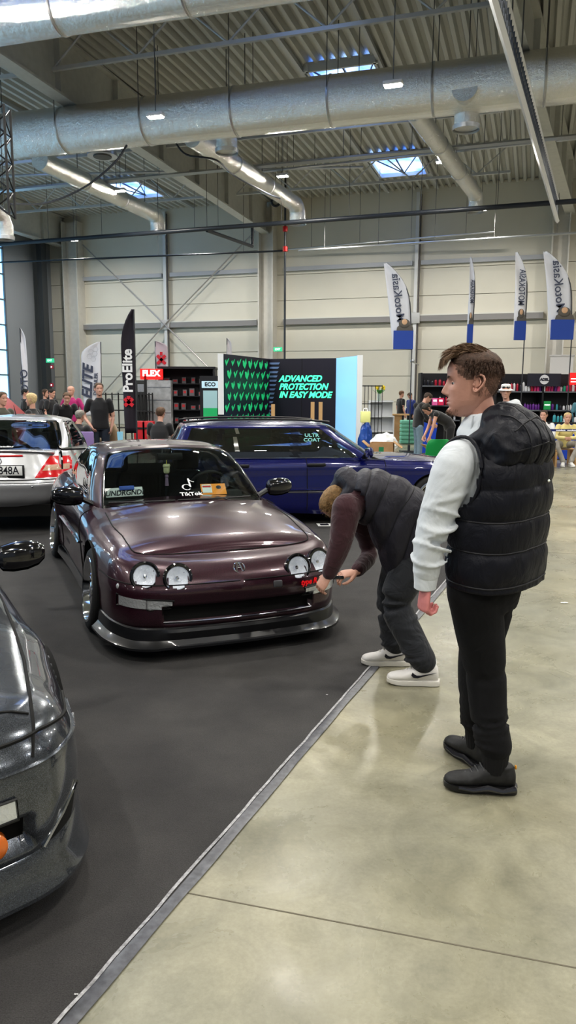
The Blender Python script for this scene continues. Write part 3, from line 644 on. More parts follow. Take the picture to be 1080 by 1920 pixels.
def build_integra():
    PA = paint('plum paint', (.016, .004, .009), (.10, .024, .048), .30, .3)
    car = carframe('car', -.62, 5.42, math.radians(-67.5), 'dark plum coupe with four round headlights and a low front lip')
    # columns         0       1        2        3        4        5        6       7       8        9       10      11      12      13      14      15      16      17     18
    X6 = [.59, .58, .56, .525, .45, .31, .16, 0, -.3, -.7, -1.3, -1.9, -2.3, -2.57, -2.95, -3.22, -3.38, -3.44, -3.46]
    Y6 = [0, .24, .46, .60, .685, .715, .73, .735, .725, .72, .71, .70, .70, .70, .68, .60, .42, .22, 0]
    Z6 = [.625, .625, .628, .638, .655, .675, .695, .715, .745, .785, .81, .82, .83, .835, .84, .84, .845, .85, .85]
    def row(dx, yb, z, Xs=None):
        return [(x, y, zz) for x, y, zz in zip(dx, yb, z)]
    XF = lambda f, r: [f[0], f[1], f[2], f[3], f[4], f[5], .16, 0, -.3, -.7, -1.3, -1.9, -2.3, -2.57, -2.97, r[0], r[1], r[2], r[3]]
    R0 = row(XF((.79, .78, .74, .64, .50, .36), (-3.2, -3.38, -3.42, -3.44)), [0, .25, .48, .64, .72, .765, .775, .78, .74, .73, .73, .74, .77, .785, .77, .66, .45, .22, 0], [.15] * 6 + [.16, .15, .13, .12, .12, .12, .13, .15, .2, .22, .22, .22, .22])
    R1 = row(XF((.85, .84, .815, .74, .595, .38), (-3.24, -3.43, -3.48, -3.5)), [0, .25, .49, .66, .755, .80, .815, .82, .80, .785, .785, .79, .81, .82, .80, .68, .46, .22, 0], [.22] * 6 + [.22, .22, .2, .18, .18, .18, .2, .22, .28, .3, .3, .3, .3])
    R2 = row(XF((.87, .86, .835, .755, .605, .385), (-3.25, -3.45, -3.5, -3.52)), [0, .25, .49, .67, .765, .81, .83, .84, .815, .80, .80, .805, .825, .84, .81, .69, .46, .22, 0], [.36] * 6 + [.36, .36, .34, .33, .33, .33, .34, .36, .38, .4, .4, .4, .4])
    R3 = row(XF((.88, .87, .84, .76, .61, .385), (-3.25, -3.45, -3.5, -3.52)), [0, .25, .49, .67, .765, .81, .835, .85, .825, .815, .815, .82, .835, .85, .815, .69, .46, .22, 0], [.455, .455, .455, .455, .46, .465, .47, .48, .5, .52, .52, .52, .52, .52, .52, .52, .52, .52, .52])
    R4 = row(XF((.855, .845, .81, .73, .59, .38), (-3.24, -3.42, -3.46, -3.48)), [0, .25, .485, .66, .755, .80, .825, .84, .825, .82, .82, .825, .83, .84, .80, .68, .45, .22, 0], [.505, .505, .505, .51, .52, .53, .54, .56, .6, .64, .65, .65, .65, .65, .66, .66, .66, .66, .66])
    R5 = row(XF((.765, .757, .73, .665, .55, .365), (-3.23, -3.40, -3.45, -3.47)), [0, .24, .465, .63, .73, .775, .80, .81, .80, .795, .785, .78, .78, .78, .74, .65, .44, .22, 0], [.575, .575, .578, .585, .60, .615, .635, .655, .69, .74, .76, .77, .78, .78, .79, .79, .8, .8, .8])
    R6 = row(X6, Y6, Z6)
    crown = [0, .012, .03, .045, .06, .075, .085, .09, .085, .06, .04, .03, .03, .03, .03, .03, .02, .01, 0]
    sh = Shell([R0, R1, R2, R3, R4, R5, R6], crown, kc=10, kr=7, ncap=14)
    def cls(r, c, p, side):
        if p.z > .6 and -3.0 < p.x < -.62 and abs(p.y) < .60 and r > 6.0: return None     # cabin opening
        if p.x > .5 and min((abs(p.y) - .405) ** 2 + (p.z - .525) ** 2, (abs(p.y) - .592) ** 2 + (p.z - .535) ** 2) < .063 ** 2: return None
        if r < 3.62 and c < 5.35:
            if .26 < p.z < .345 and abs(p.y) < .50 and p.x > .6: return 'slot'
            return 'bumper'
        if r > 6.0 and c < 8.2 and abs(p.y) < .70 and p.x > -.52: return 'hood'
        if c < 1.0 + 7.75: return 'nose' if c < 4.6 and r < 6.35 else 'fender'
        if 8.75 <= c < 11.2 and r < 6.2: return 'door' if side < 0 else 'door2'
        return 'rear'
    ar = .335
    mats = {'bumper': (PA, 'bumper', None), 'slot': (MATS['well'], 'air_intake', None), 'nose': (PA, 'nose_panel', None), 'hood': (PA, 'hood', None), 'fender': (PA, 'fender', None), 'door': (PA, 'door', None), 'door2': (PA, 'door', None), 'rear': (PA, 'rear_body', None)}
    ae = arch_edit([(0, .31, ar, .5), (-2.57, .31, ar, .5)])
    def edit(V, Fc, H, W):
        for v in V:                                                       # push the lower intake inward
            if .25 < v.z < .355 and abs(v.y) < .505 and v.x > .6:
                v.x -= .05 * min(1, (min(v.z - .25, .355 - v.z)) / .012 if min(v.z - .25, .355 - v.z) < .012 else 1)
        ae(V, Fc, H, W)
    obs = sh.parts(cls, mats, car, edit)
    # seams
    sm = MB()
    sh.seam(sm, [(6.0, 1.0), (6.0, 2.2), (6.02, 3.2), (6.1, 4.2), (6.12, 5.5), (6.1, 7.0), (6.1, 8.2)], .0045)
    sh.seam(sm, [(6.0, 0.02), (6.0, 1.0)], .0045)
    sh.seam(sm, [(3.62, 0.05), (3.62, 3), (3.66, 5.3)], .004)
    sh.seam(sm, [(1.2, 8.75), (6.0, 8.75)]); sh.seam(sm, [(1.2, 11.2), (6.0, 11.2)]); sh.seam(sm, [(1.2, 8.75), (1.2, 11.2)])
    sm.build('panel_gap', MATS['seam'], car)
    # rub strips and skirts
    for s in (1, -1):
        b = MB(); b.tube([sh.P(3.0, c, s, .004) for c in np.linspace(8.8, 11.15, 16)], .018, 6, flat=.5); b.build('rub_strip', MATS['gloss black'], car)
        b = MB(); n = 16; P = [sh.P(.3, c, s, .0) for c in np.linspace(8.05, 12.1, n)]
        b.rings([[p + Vector((0, s * .005, .10)), p + Vector((0, s * .05, .02)), p + Vector((0, s * .055, -.04)), p + Vector((0, -s * .02, -.05))] for p in P]); b.build('side_skirt', MATS['gloss black'], car, angle=30)
        p = sh.P(5.15, 10.75, s, .012); b = MB(); b.rbox(p, (.17, .025, .035), .01); b.build('door_handle', MATS['gloss black'], car)
    # front lip
    b = MB(); rings = []; cs = list(np.linspace(5.3, 0.02, 30)); L = [(c, -1) for c in cs] + [(c, 1) for c in cs[::-1]]
    for c, s in L:
        p = sh.P(.9, c, s); q = sh.P(.9, max(c - .1, .001), s); q2 = sh.P(.9, c + .1, s); t = (q - q2) * s; t.z = 0; t.normalize(); nrm = Vector((t.y, -t.x, 0)) if t.length else Vector((1, 0, 0))
        if nrm.x < 0 and c < 4: nrm = -nrm
        if nrm.dot(p - Vector((-1, 0, 0))) < 0: nrm = -nrm
        k = max(0, min(1, (c - 3.0) / 2.3)); lift = .03 * k; mid = 1 if c < 1.9 else (max(0, 1 - (c - 1.9) / .35)); o = .045 - .012 * mid + .015 * (1 - mid)
        tz = .205 + .035 * k - .0 * mid; base = Vector((p.x, p.y, 0))
        prof = [(-.03, tz + .008), (.004, tz + .01), (.016, tz), (.020 + .004 * mid, tz - .02), (.012 + .012 * (1 - mid), .135 + lift), (o - .004, .105 + lift), (o + .008, .098 + lift), (o + .008, .083 + lift), (o - .01, .078 + lift), (-.10, .085 + lift)]
        rings.append([base + nrm * a + Vector((0, 0, z)) for a, z in prof])
    b.rings(rings); b.build('front_lip', mat('lip black', (.012, .0125, .015), .30, coat=.35), car, angle=28)
    # intake inner slat
    b = MB(); b.tube([(.80 - .28 * abs(y) ** 2.5, y, .335) for y in np.linspace(-.5, .5, 20)], .006, 6); b.tube([(.868 - .3 * abs(y) ** 2.6, y, .252) for y in np.linspace(-.5, .5, 20)], .007, 6)
    b.build('intake_trim', mat('dark chrome', (.25, .25, .28), .2, 1), car)
    # headlights
    for s in (1, -1):
        for (y, z, x0) in ((.405, .525, 1.2), (.592, .535, 1.2)):
            q1, q2 = sh.hit((x0, s * (y - .088), z), (-1, 0, 0))[0], sh.hit((x0, s * (y + .088), z), (-1, 0, 0))[0]; c = (q1 + q2) / 2 + Vector((.006, 0, 0)); c.y = s * y; ax = Vector((.93, s * .05, .22)).normalized() if y < .5 else Vector((.93, s * .22, .24)).normalized()
            b = MB(); b.lathe([(.068, -.03), (.090, -.025), (.094, .006), (.086, .015), (.074, .012), (.068, .0)], c + ax * .004, ax, 36, False); ho = b.build('headlight', MATS['gloss black'], car)
            b = MB(); b.lathe([(.071, .012), (.066, -.012), (.05, -.035), (.028, -.05), (.001, -.052)], c + ax * .004, ax, 36, False); b.build('reflector', mat('reflector', (.92, .94, .97), .3, .25, bump=1, bscale=70, emis=(.8, .85, .9), estr=.12), ho)  # weak emission puts caught light into the unlit reflector bowl
            b = MB(); b.lathe([(.001, -.01), (.012, -.012), (.014, -.04)], c, ax, 16, False); b.build('bulb_shield', MATS['chrome'], ho)
            b = MB(); b.lathe([(.074, .008), (.068, .020), (.052, .030), (.03, .037), (.001, .040)], c + ax * .004, ax, 36, False); b.build('lens', MATS['lamp glass'], ho)
        # bumper lamps
        b = MB(); shrinkpatch(sh, b, (1.2, 0, 0), (0, s, 0), (0, 0, 1), [(.45, .335), (.745, .350), (.745, .412), (.45, .388)], (-1, -s * .0, 0), .006)
        lo = b.build('bumper_lamp', MATS['lens clear'], car)
        b = MB(); b.tube([sh.hit((1.2, s * y, z), (-1, 0, 0))[0] + Vector((.006, 0, 0)) for y, z in ((.44, .330), (.58, .336), (.755, .345), (.755, .418), (.60, .405), (.44, .393), (.44, .330))], .006, 5); b.build('lamp_frame', MATS['satin black'], lo)
        b = MB(); b.tube([sh.hit((1.2, s * .60, z), (-1, 0, 0))[0] + Vector((.007, 0, 0)) for z in (.345, .40)], .004, 5); b.build('lamp_divider', MATS['chrome'], lo)
        h = sh.hit((1.2, s * .745, .465), (-1, 0, 0)); b = MB(); b.sphere(h[0] + Vector((-.004, 0, 0)), (.012, .012, .018), 12, 8); b.build('side_marker', MATS['lens clear'], car)
    # badge
    h = sh.hit((1.3, 0, .553), (-1, 0, 0)); c = h[0]; n = Vector((.80, 0, .6)); u = Vector((0, 1, 0)); w = n.cross(u) * 1
    if w.z < 0: w = -w
    c = c + n * .006; b = MB(); b.tube([c + u * (.036 * math.cos(a)) + w * (.036 * math.sin(a)) for a in [2 * PI * k / 32 for k in range(33)]], .0045, 6)
    b.tube([c + u * .020 - w * .028, c + u * .013 + w * .005, c + u * .006 + w * .028], .005, 6); b.tube([c - u * .020 - w * .028, c - u * .013 + w * .005, c - u * .006 + w * .028], .005, 6)
    b.tube([c + u * .006 + w * .027, c - u * .006 + w * .027], .005, 6); b.tube([c + u * .012 - w * .0, c - u * .012 - w * .0], .003, 6)
    b.build('badge', MATS['chrome'], car)
    # red script sticker and sensor block on the bumper
    hr = sh.hit((1.3, .47, .432), (-1, 0, 0)); nn = hr[1] if hr[1].x > 0 else -hr[1]
    text('script_sticker', 'type R', .05, mat('red sticker', (.8, .01, .02), .4, emis=(.9, 0, .01), estr=.2), facing(hr[0] + nn * .004, Vector((-nn.y, nn.x, 0)), (0, 0, 1)), car, .001, .002, .2)
    hb = sh.hit((1.3, .24, .445), (-1, 0, 0)); b = MB(); b.rbox(hb[0] + Vector((.004, 0, 0)), (.02, .06, .045), .008); b.build('tow_cover', mat('grey cover', (.09, .09, .1), .4), car)
    # ---------------- greenhouse
    g0 = [(-.32, 0, .775), (-.34, .28, .773), (-.41, .52, .768), (-.50, .655, .765), (-.62, .695, .77), (-1.05, .70, .79), (-1.65, .69, .80), (-2.25, .67, .80), (-2.75, .62, .81), (-3.02, .50, .815), (-3.10, .26, .82), (-3.12, 0, .82)]
    g1 = [(-.55, 0, .93), (-.565, .265, .927), (-.63, .49, .92), (-.71, .615, .915), (-.80, .66, .91), (-1.15, .675, .92), (-1.70, .665, .93), (-2.2, .645, .93), (-2.6, .60, .93), (-2.83, .48, .94), (-2.9, .25, .95), (-2.92, 0, .95)]
    g2 = [(-.82, 0, 1.105), (-.83, .24, 1.10), (-.875, .44, 1.085), (-.94, .56, 1.075), (-1.03, .60, 1.07), (-1.30, .62, 1.08), (-1.76, .61, 1.085), (-2.12, .595, 1.08), (-2.42, .56, 1.06), (-2.62, .44, 1.06), (-2.68, .23, 1.07), (-2.69, 0, 1.07)]
    g3 = [(-1.02, 0, 1.208), (-1.03, .22, 1.20), (-1.07, .40, 1.185), (-1.12, .495, 1.17), (-1.20, .53, 1.165), (-1.45, .55, 1.18), (-1.80, .545, 1.18), (-2.05, .53, 1.165), (-2.24, .49, 1.14), (-2.40, .38, 1.14), (-2.45, .20, 1.15), (-2.46, 0, 1.15)]
    g4 = [(-1.09, 0, 1.225), (-1.10, .20, 1.218), (-1.14, .36, 1.205), (-1.19, .44, 1.195), (-1.26, .475, 1.19), (-1.50, .49, 1.205), (-1.80, .485, 1.205), (-2.02, .475, 1.19), (-2.18, .43, 1.165), (-2.30, .34, 1.165), (-2.34, .18, 1.17), (-2.35, 0, 1.17)]
    gc = [0, .006, .018, .025, .028, .03, .03, .028, .02, .01, .005, 0]
    gs = Shell([g0, g1, g2, g3, g4], gc, kc=12, kr=8, ncap=10)
    def gcl(r, c, p, side):
        if r > 3.12: return 'roof'
        if c < 3.05 and .12 < r < 2.98: return 'wsf' if (c > 2.93 or r < .2 or r > 2.9) else 'ws'
        if 4.15 < c < 8.0 and .22 < r < 2.85: return 'sf' if (c < 4.28 or 6.02 < c < 6.14 or c > 7.9 or r < .3 or r > 2.74) else ('sg' if side < 0 else 'sg2')
        if c > 9.1 and .3 < r < 2.9: return 'rg'
        return 'pil'
    go = gs.parts(gcl, {'roof': (PA, 'roof', None), 'ws': (MATS['car glass'], 'windshield', None), 'wsf': (MATS['gloss black'], 'windshield_trim', None), 'sg': (MATS['side glass'], 'side_window', None), 'sg2': (MATS['side glass'], 'side_window', None), 'sf': (MATS['gloss black'], 'window_trim', None), 'rg': (MATS['side glass'], 'rear_window', None), 'pil': (PA, 'pillar', None)}, car)
    # interior
    b = MB(); b.box((-1.5, 0, .30), (2.6, 1.3, .04)); b.box((-1.5, .66, .5), (2.6, .04, .5)); b.box((-1.5, -.66, .5), (2.6, .04, .5)); b.box((-2.6, 0, .6), (.5, 1.25, .42)); b.build('cabin_floor', MATS['interior'], car)
    b = MB(); b.rings([[(x, y, z) for x, z in ((-.40, .74), (-.62, .80), (-.85, .80), (-.90, .74), (-.86, .5), (-.6, .45))] for y in np.linspace(-.62, .62, 8)]); b.rings([[(x, y, z) for x, z in ((-.68, .79), (-.72, .85), (-.84, .85), (-.88, .79))] for y in (.14, .18, .5, .54)])
    b.build('dashboard', MATS['interior'], car, angle=30)
    for y in (.34, -.34): seat(car, -1.62, y, .66)
    b = MB(); b.rings([[(x, y, z) for x, z in ((-2.25, .5), (-2.3, .85), (-2.42, .95), (-2.5, .92), (-2.5, .5))] for y in (-.56, -.5, 0, .5, .56)]); b.build('rear_seat', MATS['seat cloth'], car, angle=30)
    steering(car, -1.05, .34, .83)
    b = MB(); b.rbox((-1.02, 0, 1.13), (.02, .22, .06), .01); b.tube([(-1.0, 0, 1.16), (-.98, 0, 1.2)], .008, 6); b.build('rear_view_mirror', MATS['satin black'], car)
    # mirrors, wipers
    for s in (-1, 1): mirror_part(car, (-.72, s * .885, .865), s, MATS['gloss black'], 1.12)
    for (y0, y1, t) in ((-.08, .50, .0), (-.62, -.10, .0)):
        b = MB(); pts = [gs.P(.32 - .0 * k, 0 + abs(y) * 4.2, 1 if y > 0 else -1, .02) for k, y in enumerate(np.linspace(y0, y1, 10))]
        b.tube(pts, .007, 6); e = pts[0] if y0 > -.5 else pts[-1]; b.tube([pts[5], (pts[5] + Vector((.10, .12, -.05))), (pts[5] + Vector((.13, .25, -.07)))], [.006, .008, .012], 6)
        b.build('wiper', MATS['satin black'], car)
    # wing
    b = MB(); b.rings([[(x - 3.12 + (.0), y, z + 1.07 - .02 * abs(y)) for x, z in ((.12, 0), (.1, .018), (0, .022), (-.12, .02), (-.13, .01), (0, -.004))] for y in np.linspace(-.70, .70, 15)])
    for s in (1, -1): b.prism([(-.1, 0), (.12, 0), (.13, .1), (0, .24), (-.12, .24)], (-3.12, s * .70, .86), (1, 0, 0), (0, 0, 1), (0, s * -.018, 0), 1)
    for s in (1, -1): b.prism([(-.05, 0), (.05, 0), (.04, .2), (-.04, .2)], (-3.14, s * .42, .86), (1, 0, 0), (0, 0, 1), (0, s * .02, 0), 1)
    b.build('rear_wing', MATS['gloss black'], car, angle=30)
    # wheels
    for X in (0, -2.57):
        for s in (1, -1): wheel(car, X, s * .755, .292, .292, .226, .19, math.radians(5), 'mesh', s, 0, dish=.055)
    wells(car, (0, -2.57), .31, ar - .004, .83)
    b = MB(); b.box((-1.3, 0, .2), (3.9, 1.1, .16)); b.build('underbody', MATS['well'], car)
    # things behind the windshield ------------------------------------------------
    Wm = car.matrix_basis if False else (Matrix.Translation(car.location) @ Matrix.Rotation(car.rotation_euler.z, 4, 'Z'))
    def wsM(c, r, side, off):
        p = gs.P(r, c, side, off); e = .06; up = gs.P(r + e, c, side) - gs.P(r - e, c, side); rt = gs.P(r, max(c - e, 0), side) - gs.P(r, c + e, side); rt = rt if side < 0 else -rt
        return p, rt.normalized(), up.normalized()
    # logo sticker on the glass: note symbol and word
    p, rt, up = wsM(.05, .95, 1, -.006); rt = Vector((0, 1, 0)); n = rt.cross(up).normalized()
    p, _, _ = wsM(.12, .62, 1, .004)
    text('logo_sticker', 'TikTok', .058, MATS['white sticker'], facing(p, rt, up), car, .0004, .0012, sx=1.05)
    b = MB(); q, _, _ = wsM(.12, .98, 1, .006)
    arc = lambda r, a0, a1, w=.011, o=(0, 0): b.tube([q + rt * (o[0] + r * math.cos(a)) + up * (o[1] + r * math.sin(a)) for a in np.linspace(a0, a1, 14)], w / 2, 5, flat=.3)
    q = q + up * .012; arc(.033, .3 * PI / 2, 1.75 * PI + .0, .014, (-.018, -.03)); b.tube([q + rt * .015 + up * -.03, q + rt * .015 + up * .075], .007, 5, flat=.3); b.tube([q + rt * .015 + up * .075, q + rt * .024 + up * .050, q + rt * .044 + up * .034, q + rt * .056 + up * .032], .007, 5, flat=.3)
    b.build('logo_note', MATS['white sticker'], car)
    # plate board
    pl = MB(); c = Vector((-.67, -.455, .885)); lean = Vector((-.35, 0, .94)).normalized(); side = Vector((.10, -1, 0)).normalized() * -1
    def world(v): return Wm @ Vector(v)
    R = Matrix((side, lean, side.cross(lean))).transposed()
    pr = empty('show_sign', Wm @ c, 0, 'white lettered plate propped behind the coupe windshield, image-left corner', 'sign'); pr.location = Wm @ c
    R4 = (Matrix.Rotation(car.rotation_euler.z, 3, 'Z') @ R).to_4x4(); pr.rotation_euler = R4.to_euler()
    b = MB(); b.rbox((0, 0, 0), (.30, .075, .006), .004); b.build('board', MATS['plate white'], pr)
    text('lettering', 'UNDRGND?', .057, MATS['ink'], Matrix.Translation((0, -.008, .004)), pr, .0005, .0015, .25)
    b = MB(); b.rbox((.02, .03, .012), (.12, .035, .012), .005); b.build('clip', mat('blue clip', (.05, .12, .5), .4), pr)
    c = Vector((-.74, .30, .868)); ca = empty('show_card', Wm @ c, 0, 'orange and white card lying on the coupe dashboard', 'card'); ca.rotation_euler = (Matrix.Rotation(car.rotation_euler.z, 3, 'Z') @ Matrix((Vector((.12, 1, 0)).normalized(), Vector((-.8, .1, .6)).normalized(), Vector((.12, 1, 0)).normalized().cross(Vector((-.8, .1, .6)).normalized()))).transposed()).to_euler()
    b = MB(); b.box((0, 0, 0), (.21, .13, .003)); b.build('card_sheet', mat('orange', (.95, .33, .03), .5), ca)
    b = MB(); b.box((-.055, .005, .003), (.08, .10, .002)); b.build('card_panel', MATS['plate white'], ca)
    b = MB(); b.box((-.055, .03, .005), (.07, .02, .001)); b.build('card_print', mat('print red', (.6, .03, .03), .5), ca)
    b = MB(); b.sphere((.045, .02, .003), (.022, .022, .002), 14, 6); b.build('card_emblem', MATS['ink'], ca)
    c = Vector((-1.02, -.03, 1.02)); af = empty('air_freshener', Wm @ c, 0, 'cream ornament hanging on a cord inside the coupe windshield', 'ornament')
    b = MB(); b.rbox((0, 0, 0), (.05, .06, .075), .018); b.rbox((0, 0, .03), (.056, .072, .03), .012); b.build('charm', mat('cream', (.75, .72, .45), .6), af)
    b = MB(); b.tube([(0, 0, .03), (0, 0, .12)], .004, 6); b.build('cord', mat('yellow cord', (.7, .6, .1), .6), af)
    b = MB(); b.sphere((0, 0, -.06), (.016, .016, .02), 10, 8); b.tube([(0, 0, -.07), (0, 0, -.14)], [.012, .018], 7); b.build('tassel', mat('mauve', (.3, .2, .3), .8), af)
    return car, sh
INTEGRA, ISH = build_integra()
# ------------------------------------------------------------ other cars
def mkrows(W, wb, rows, sq=1.0):
    """rows: (front X, rear X, width factor front, width factor mid, width factor rear, z front, z front axle, z mid, z rear)"""
    pf = [0, .012, .055, .15 * sq, .31 * sq, .47]; py = [0, .30, .58, .80, .925, .975]; out = []
    for (fx, rx, wf, wm, wr, zf, za, zm, zr) in rows:
        X = [fx - p * (fx - .16) / .7 for p in pf] + [.16, 0, -.3, -.7, -.5 * wb, -.72 * wb, -wb + .27, -wb, -wb - .38]
        X += [rx + .24, rx + .06, rx + .015, rx]
        Y = [W * p * wf for p in py] + [W * (.985 * wf * .5 + wm * .5), W * wm, W * wm * .985, W * wm * .98, W * wm * .98, W * wm * .98, W * wm * .99, W * wr, W * wr * .96, W * wr * .86, W * wr * .58, W * wr * .29, 0]
        xs = [1, .30, 0, -.5 * wb, -wb, -wb - .4, -9]; zz = [zf, zf + (za - zf) * .5, za, zm, zr, zr, zr]
        Z = [float(np.interp(-x, [-q for q in xs], zz)) for x in X]
        out.append(list(zip(X, Y, Z)))
    return out
def mkgreen(xb, xt, rb, rt, wb_, wt, zb, zt, zroof, bulge=.03, zbr=None, n=3, xs=None):
    """xb/xt windshield base/top X, rb/rt rear base/top X, half widths, belt and roof-edge heights"""
    fx = [0, .02, .08, .18, .30]; fy = [0, .40, .75, .94, 1.0]; rows = []; zbr = zb if zbr is None else zbr
    for t in [0, .33, .70, 1.0, 1.12]:
        tt = min(t, 1); X0 = xb + (xt - xb) * tt; X1 = rb + (rt - rb) * tt; w = wb_ + (wt - wb_) * tt + bulge * math.sin(PI * tt); e = 0
        if t > 1: X0 -= .07; X1 += .07; w -= .06
        row = [(X0 - fx[i] * (1 - .25 * tt), w * fy[i], 0) for i in range(5)]
        for q in (.2, .47, .74, .93): row.append((X0 - .30 + (X1 - X0 + .42) * q, w * (1 - .02 * q), 0))
        row += [(X1 + .04, w * .86, 0), (X1 + .01, w * .45, 0), (X1, 0, 0)]
        L = X0 - X1
        row = [(x, y, (zb + (zbr - zb) * (X0 - x) / L) * (1 - tt) + (zt - .012 * abs(y / w) ** 3) * tt + (.018 if t > 1 else 0)) for x, y, _ in row]
        rows.append(row)
    return rows
def basic_interior(car, x0, x1, w, z, belt):
    b = MB(); b.box(((x0 + x1) / 2, 0, .3), (x0 - x1, 2 * w, .04))
    for s in (1, -1): b.box(((x0 + x1) / 2, s * w, (.3 + belt) / 2), (x0 - x1, .03, belt - .33))
    b.build('cabin_floor', MATS['interior'], car)
def glassprint(): pass
def build_grey():
    PG = paint('grey paint', (.050, .056, .068), (.20, .22, .25), .2, .6)
    car = carframe('car', -1.69, 2.5, math.radians(-60), 'metallic grey coupe cut off by the left photo edge, amber lamp low in its bumper')
    R = mkrows(.845, 2.47, [(.80, -3.35, .93, .95, .94, .15, .16, .16, .2), (.86, -3.42, .97, .985, .98, .235, .22, .2, .28), (.89, -3.45, .985, 1.0, 1.0, .36, .36, .34, .4), (.885, -3.46, .985, 1.0, 1.0, .465, .46, .5, .52), (.875, -3.44, .97, .99, .99, .53, .57, .62, .66), (.83, -3.4, .915, .95, .93, .60, .66, .72, .78), (.76, -3.36, .83, .87, .83, .645, .71, .79, .84)], .8)
    sh = Shell(R, [0, .008, .016, .024, .035, .05, .065, .07, .07, .06, .04, .03, .03, .03, .03, .03, .02, .01, 0], kc=10, kr=7, ncap=12)
    def op(p): return .285 < p.z < .375 and abs(p.y) < .585 and p.x > .5
    def cls(r, c, p, side):
        if r > 6 and p.x < -.66 and p.x > -2.8 and abs(p.y) < .62: return None
        if r < 4.9 - .35 * max(0, c - 3.2) and c < 5.35: return 'open' if op(p) else 'bump'
        if r > 5.0 and c < 5.2 and p.x > .645 and abs(p.y) < .60 and p.z > .6: return 'lid'
        if r > 6.0 and c < 8.3 and abs(p.y) < .655 and p.x > -.6: return 'hood'
        return 'fender' if c < 8.8 else 'side'
    ar = .325; ae = arch_edit([(0, .31, ar, .5), (-2.47, .31, ar, .5)])
    def edit(V, Fc, H, W):
        for v in V:
            if .275 < v.z < .385 and abs(v.y) < .595 and v.x > .4: v.x -= .07
        ae(V, Fc, H, W)
    sh.parts(cls, {'bump': (PG, 'bumper', None), 'open': (MATS['well'], 'air_intake', None), 'lid': (PG, 'headlight_cover', None), 'hood': (PG, 'hood', None), 'fender': (PG, 'fender', None), 'side': (PG, 'side_body', None)}, car, edit)
    sm = MB(); sh.seam(sm, [(4.9, .05), (4.9, 3.2), (4.55, 4.2), (4.17, 5.3)], .006)
    for s in (1, -1):
        def drop(pts, w):
            P = []
            for x, y in pts:
                h = sh.hit((x, s * y, 1.2), (0, 0, -1))
                if h[0] is not None: P.append(h[0] + Vector((0, 0, .001)))
            sm.tube(P, w, 5)
        yy = lambda x: float(np.interp(x, [-.6, -.33, .25, .70, .855], [.735, .725, .69, .63, .585]))
        drop([(x, yy(x)) for x in np.linspace(-.6, .845, 40)], .0055)
        if s == 1: drop([(.65, y) for y in np.linspace(-.625, .625, 50)], .005)
    sm.build('panel_gap', MATS['seam'], car)
    b = MB(); b.tube([sh.P(3.95, c, 1, .002) for c in np.linspace(0.1, 5.2, 30)][::-1], .009, 6, flat=.5); b.build('bumper_crease', PG, car)
    for s in (1, -1):
        b = MB(); shrinkpatch(sh, b, (1.3, 0, 0), (0, s, 0), (0, 0, 1), [(.36, .40), (.548, .398), (.545, .452), (.36, .455)], (-1, 0, 0), .007); l = b.build('bumper_lamp', MATS['lens clear'], car)
        b = MB(); b.tube([sh.hit((1.3, s * y, z), (-1, 0, 0))[0] + Vector((.008, 0, 0)) for y, z in ((.355, .395), (.553, .393), (.55, .457), (.355, .46), (.355, .395))], .005, 5); b.build('lamp_frame', MATS['satin black'], l)
        b = MB(); b.lathe([(.042, -.03), (.042, .0), (.03, .012), (.001, .018)], (.835, s * .475, .328), (1, 0, .1), 24); b.build('fog_lamp', mat('amber lens', (.62, .16, .02), .25, coat=1, bump=.4, bscale=70), car)
        # brake duct scoop at the bumper corner
        b = MB(); shrinkpatch(sh, b, (1.3, 0, 0), (0, s, 0), (0, 0, 1), [(.64, .255), (.74, .265), (.765, .365), (.70, .325)], (-1, 0, 0), .002, 8, 6); b.build('corner_scoop', MATS['well'], car)
        b = MB(); P = [sh.hit((1.3, s * y, z), (-1, 0, 0))[0] + Vector((.008, 0, 0)) for y, z in ((.63, .25), (.70, .33), (.77, .372))]; b.tube(P, .007, 6); b.build('scoop_trim', MATS['chrome'], car)
        p = sh.P(3.1, 5.0, s, .004); b = MB(); b.rbox(p, (.09, .02, .045), .008, s * -.35 + .0); b.build('side_marker', MATS['lens clear'], car)
    # lip
    b = MB(); rings = []; cs = list(np.linspace(5.35, .02, 34))
    for c, s in [(c, -1) for c in cs] + [(c, 1) for c in cs[::-1]]:
        p = sh.P(1.0, c, s); q = sh.P(1.0, max(c - .1, .001), s); q2 = sh.P(1.0, c + .1, s); t = q - q2; t.z = 0; t.normalize(); nr = Vector((t.y, -t.x, 0))
        if nr.dot(p - Vector((-1, 0, 0))) < 0: nr = -nr
        k = max(0, (c - 2.2) / 3.1); base = Vector((p.x, p.y, 0)); up = .10 * k ** 1.6
        prof = [(-.04, .235 + up), (.006, .238 + up), (.014, .225 + up), (.022, .18 + up * .5), (.038, .135), (.046, .118), (.044, .104), (.03, .098), (-.12, .11)]
        rings.append([base + nr * a + Vector((0, 0, z)) for a, z in prof])
    b.rings(rings); b.build('front_lip', PG, car, angle=30)
    for s in (1, -1): mirror_part(car, (-.69, s * .865, .875), s, MATS['gloss black'], 1.05, arm='gloss black')
    G = mkgreen(-.52, -1.25, -3.05, -2.35, .70, .53, .78, 1.16, 1.2)
    gs = Shell(G, [0, .01, .02, .03, .03, .03, .03, .03, .03, .01, .005, 0], kc=10, kr=7, ncap=8)
    gs.parts(lambda r, c, p, s: 'g' if (.15 < r < 2.9 and (c < 3 or 4.2 < c < 8 or c > 9.2)) else 'p', {'g': (MATS['side glass'], 'window_glass', None), 'p': (PG, 'roof', None)}, car)
    basic_interior(car, -.6, -3, .62, .3, .78)
    for y in (.34, -.34): seat(car, -1.6, y, .62)
    for X in (0, -2.47):
        for s in (1, -1): wheel(car, X, s * .75, .30, .30, .222, .2, math.radians(3), 'five', s)
    wells(car, (0, -2.47), .31, ar - .004, .83)
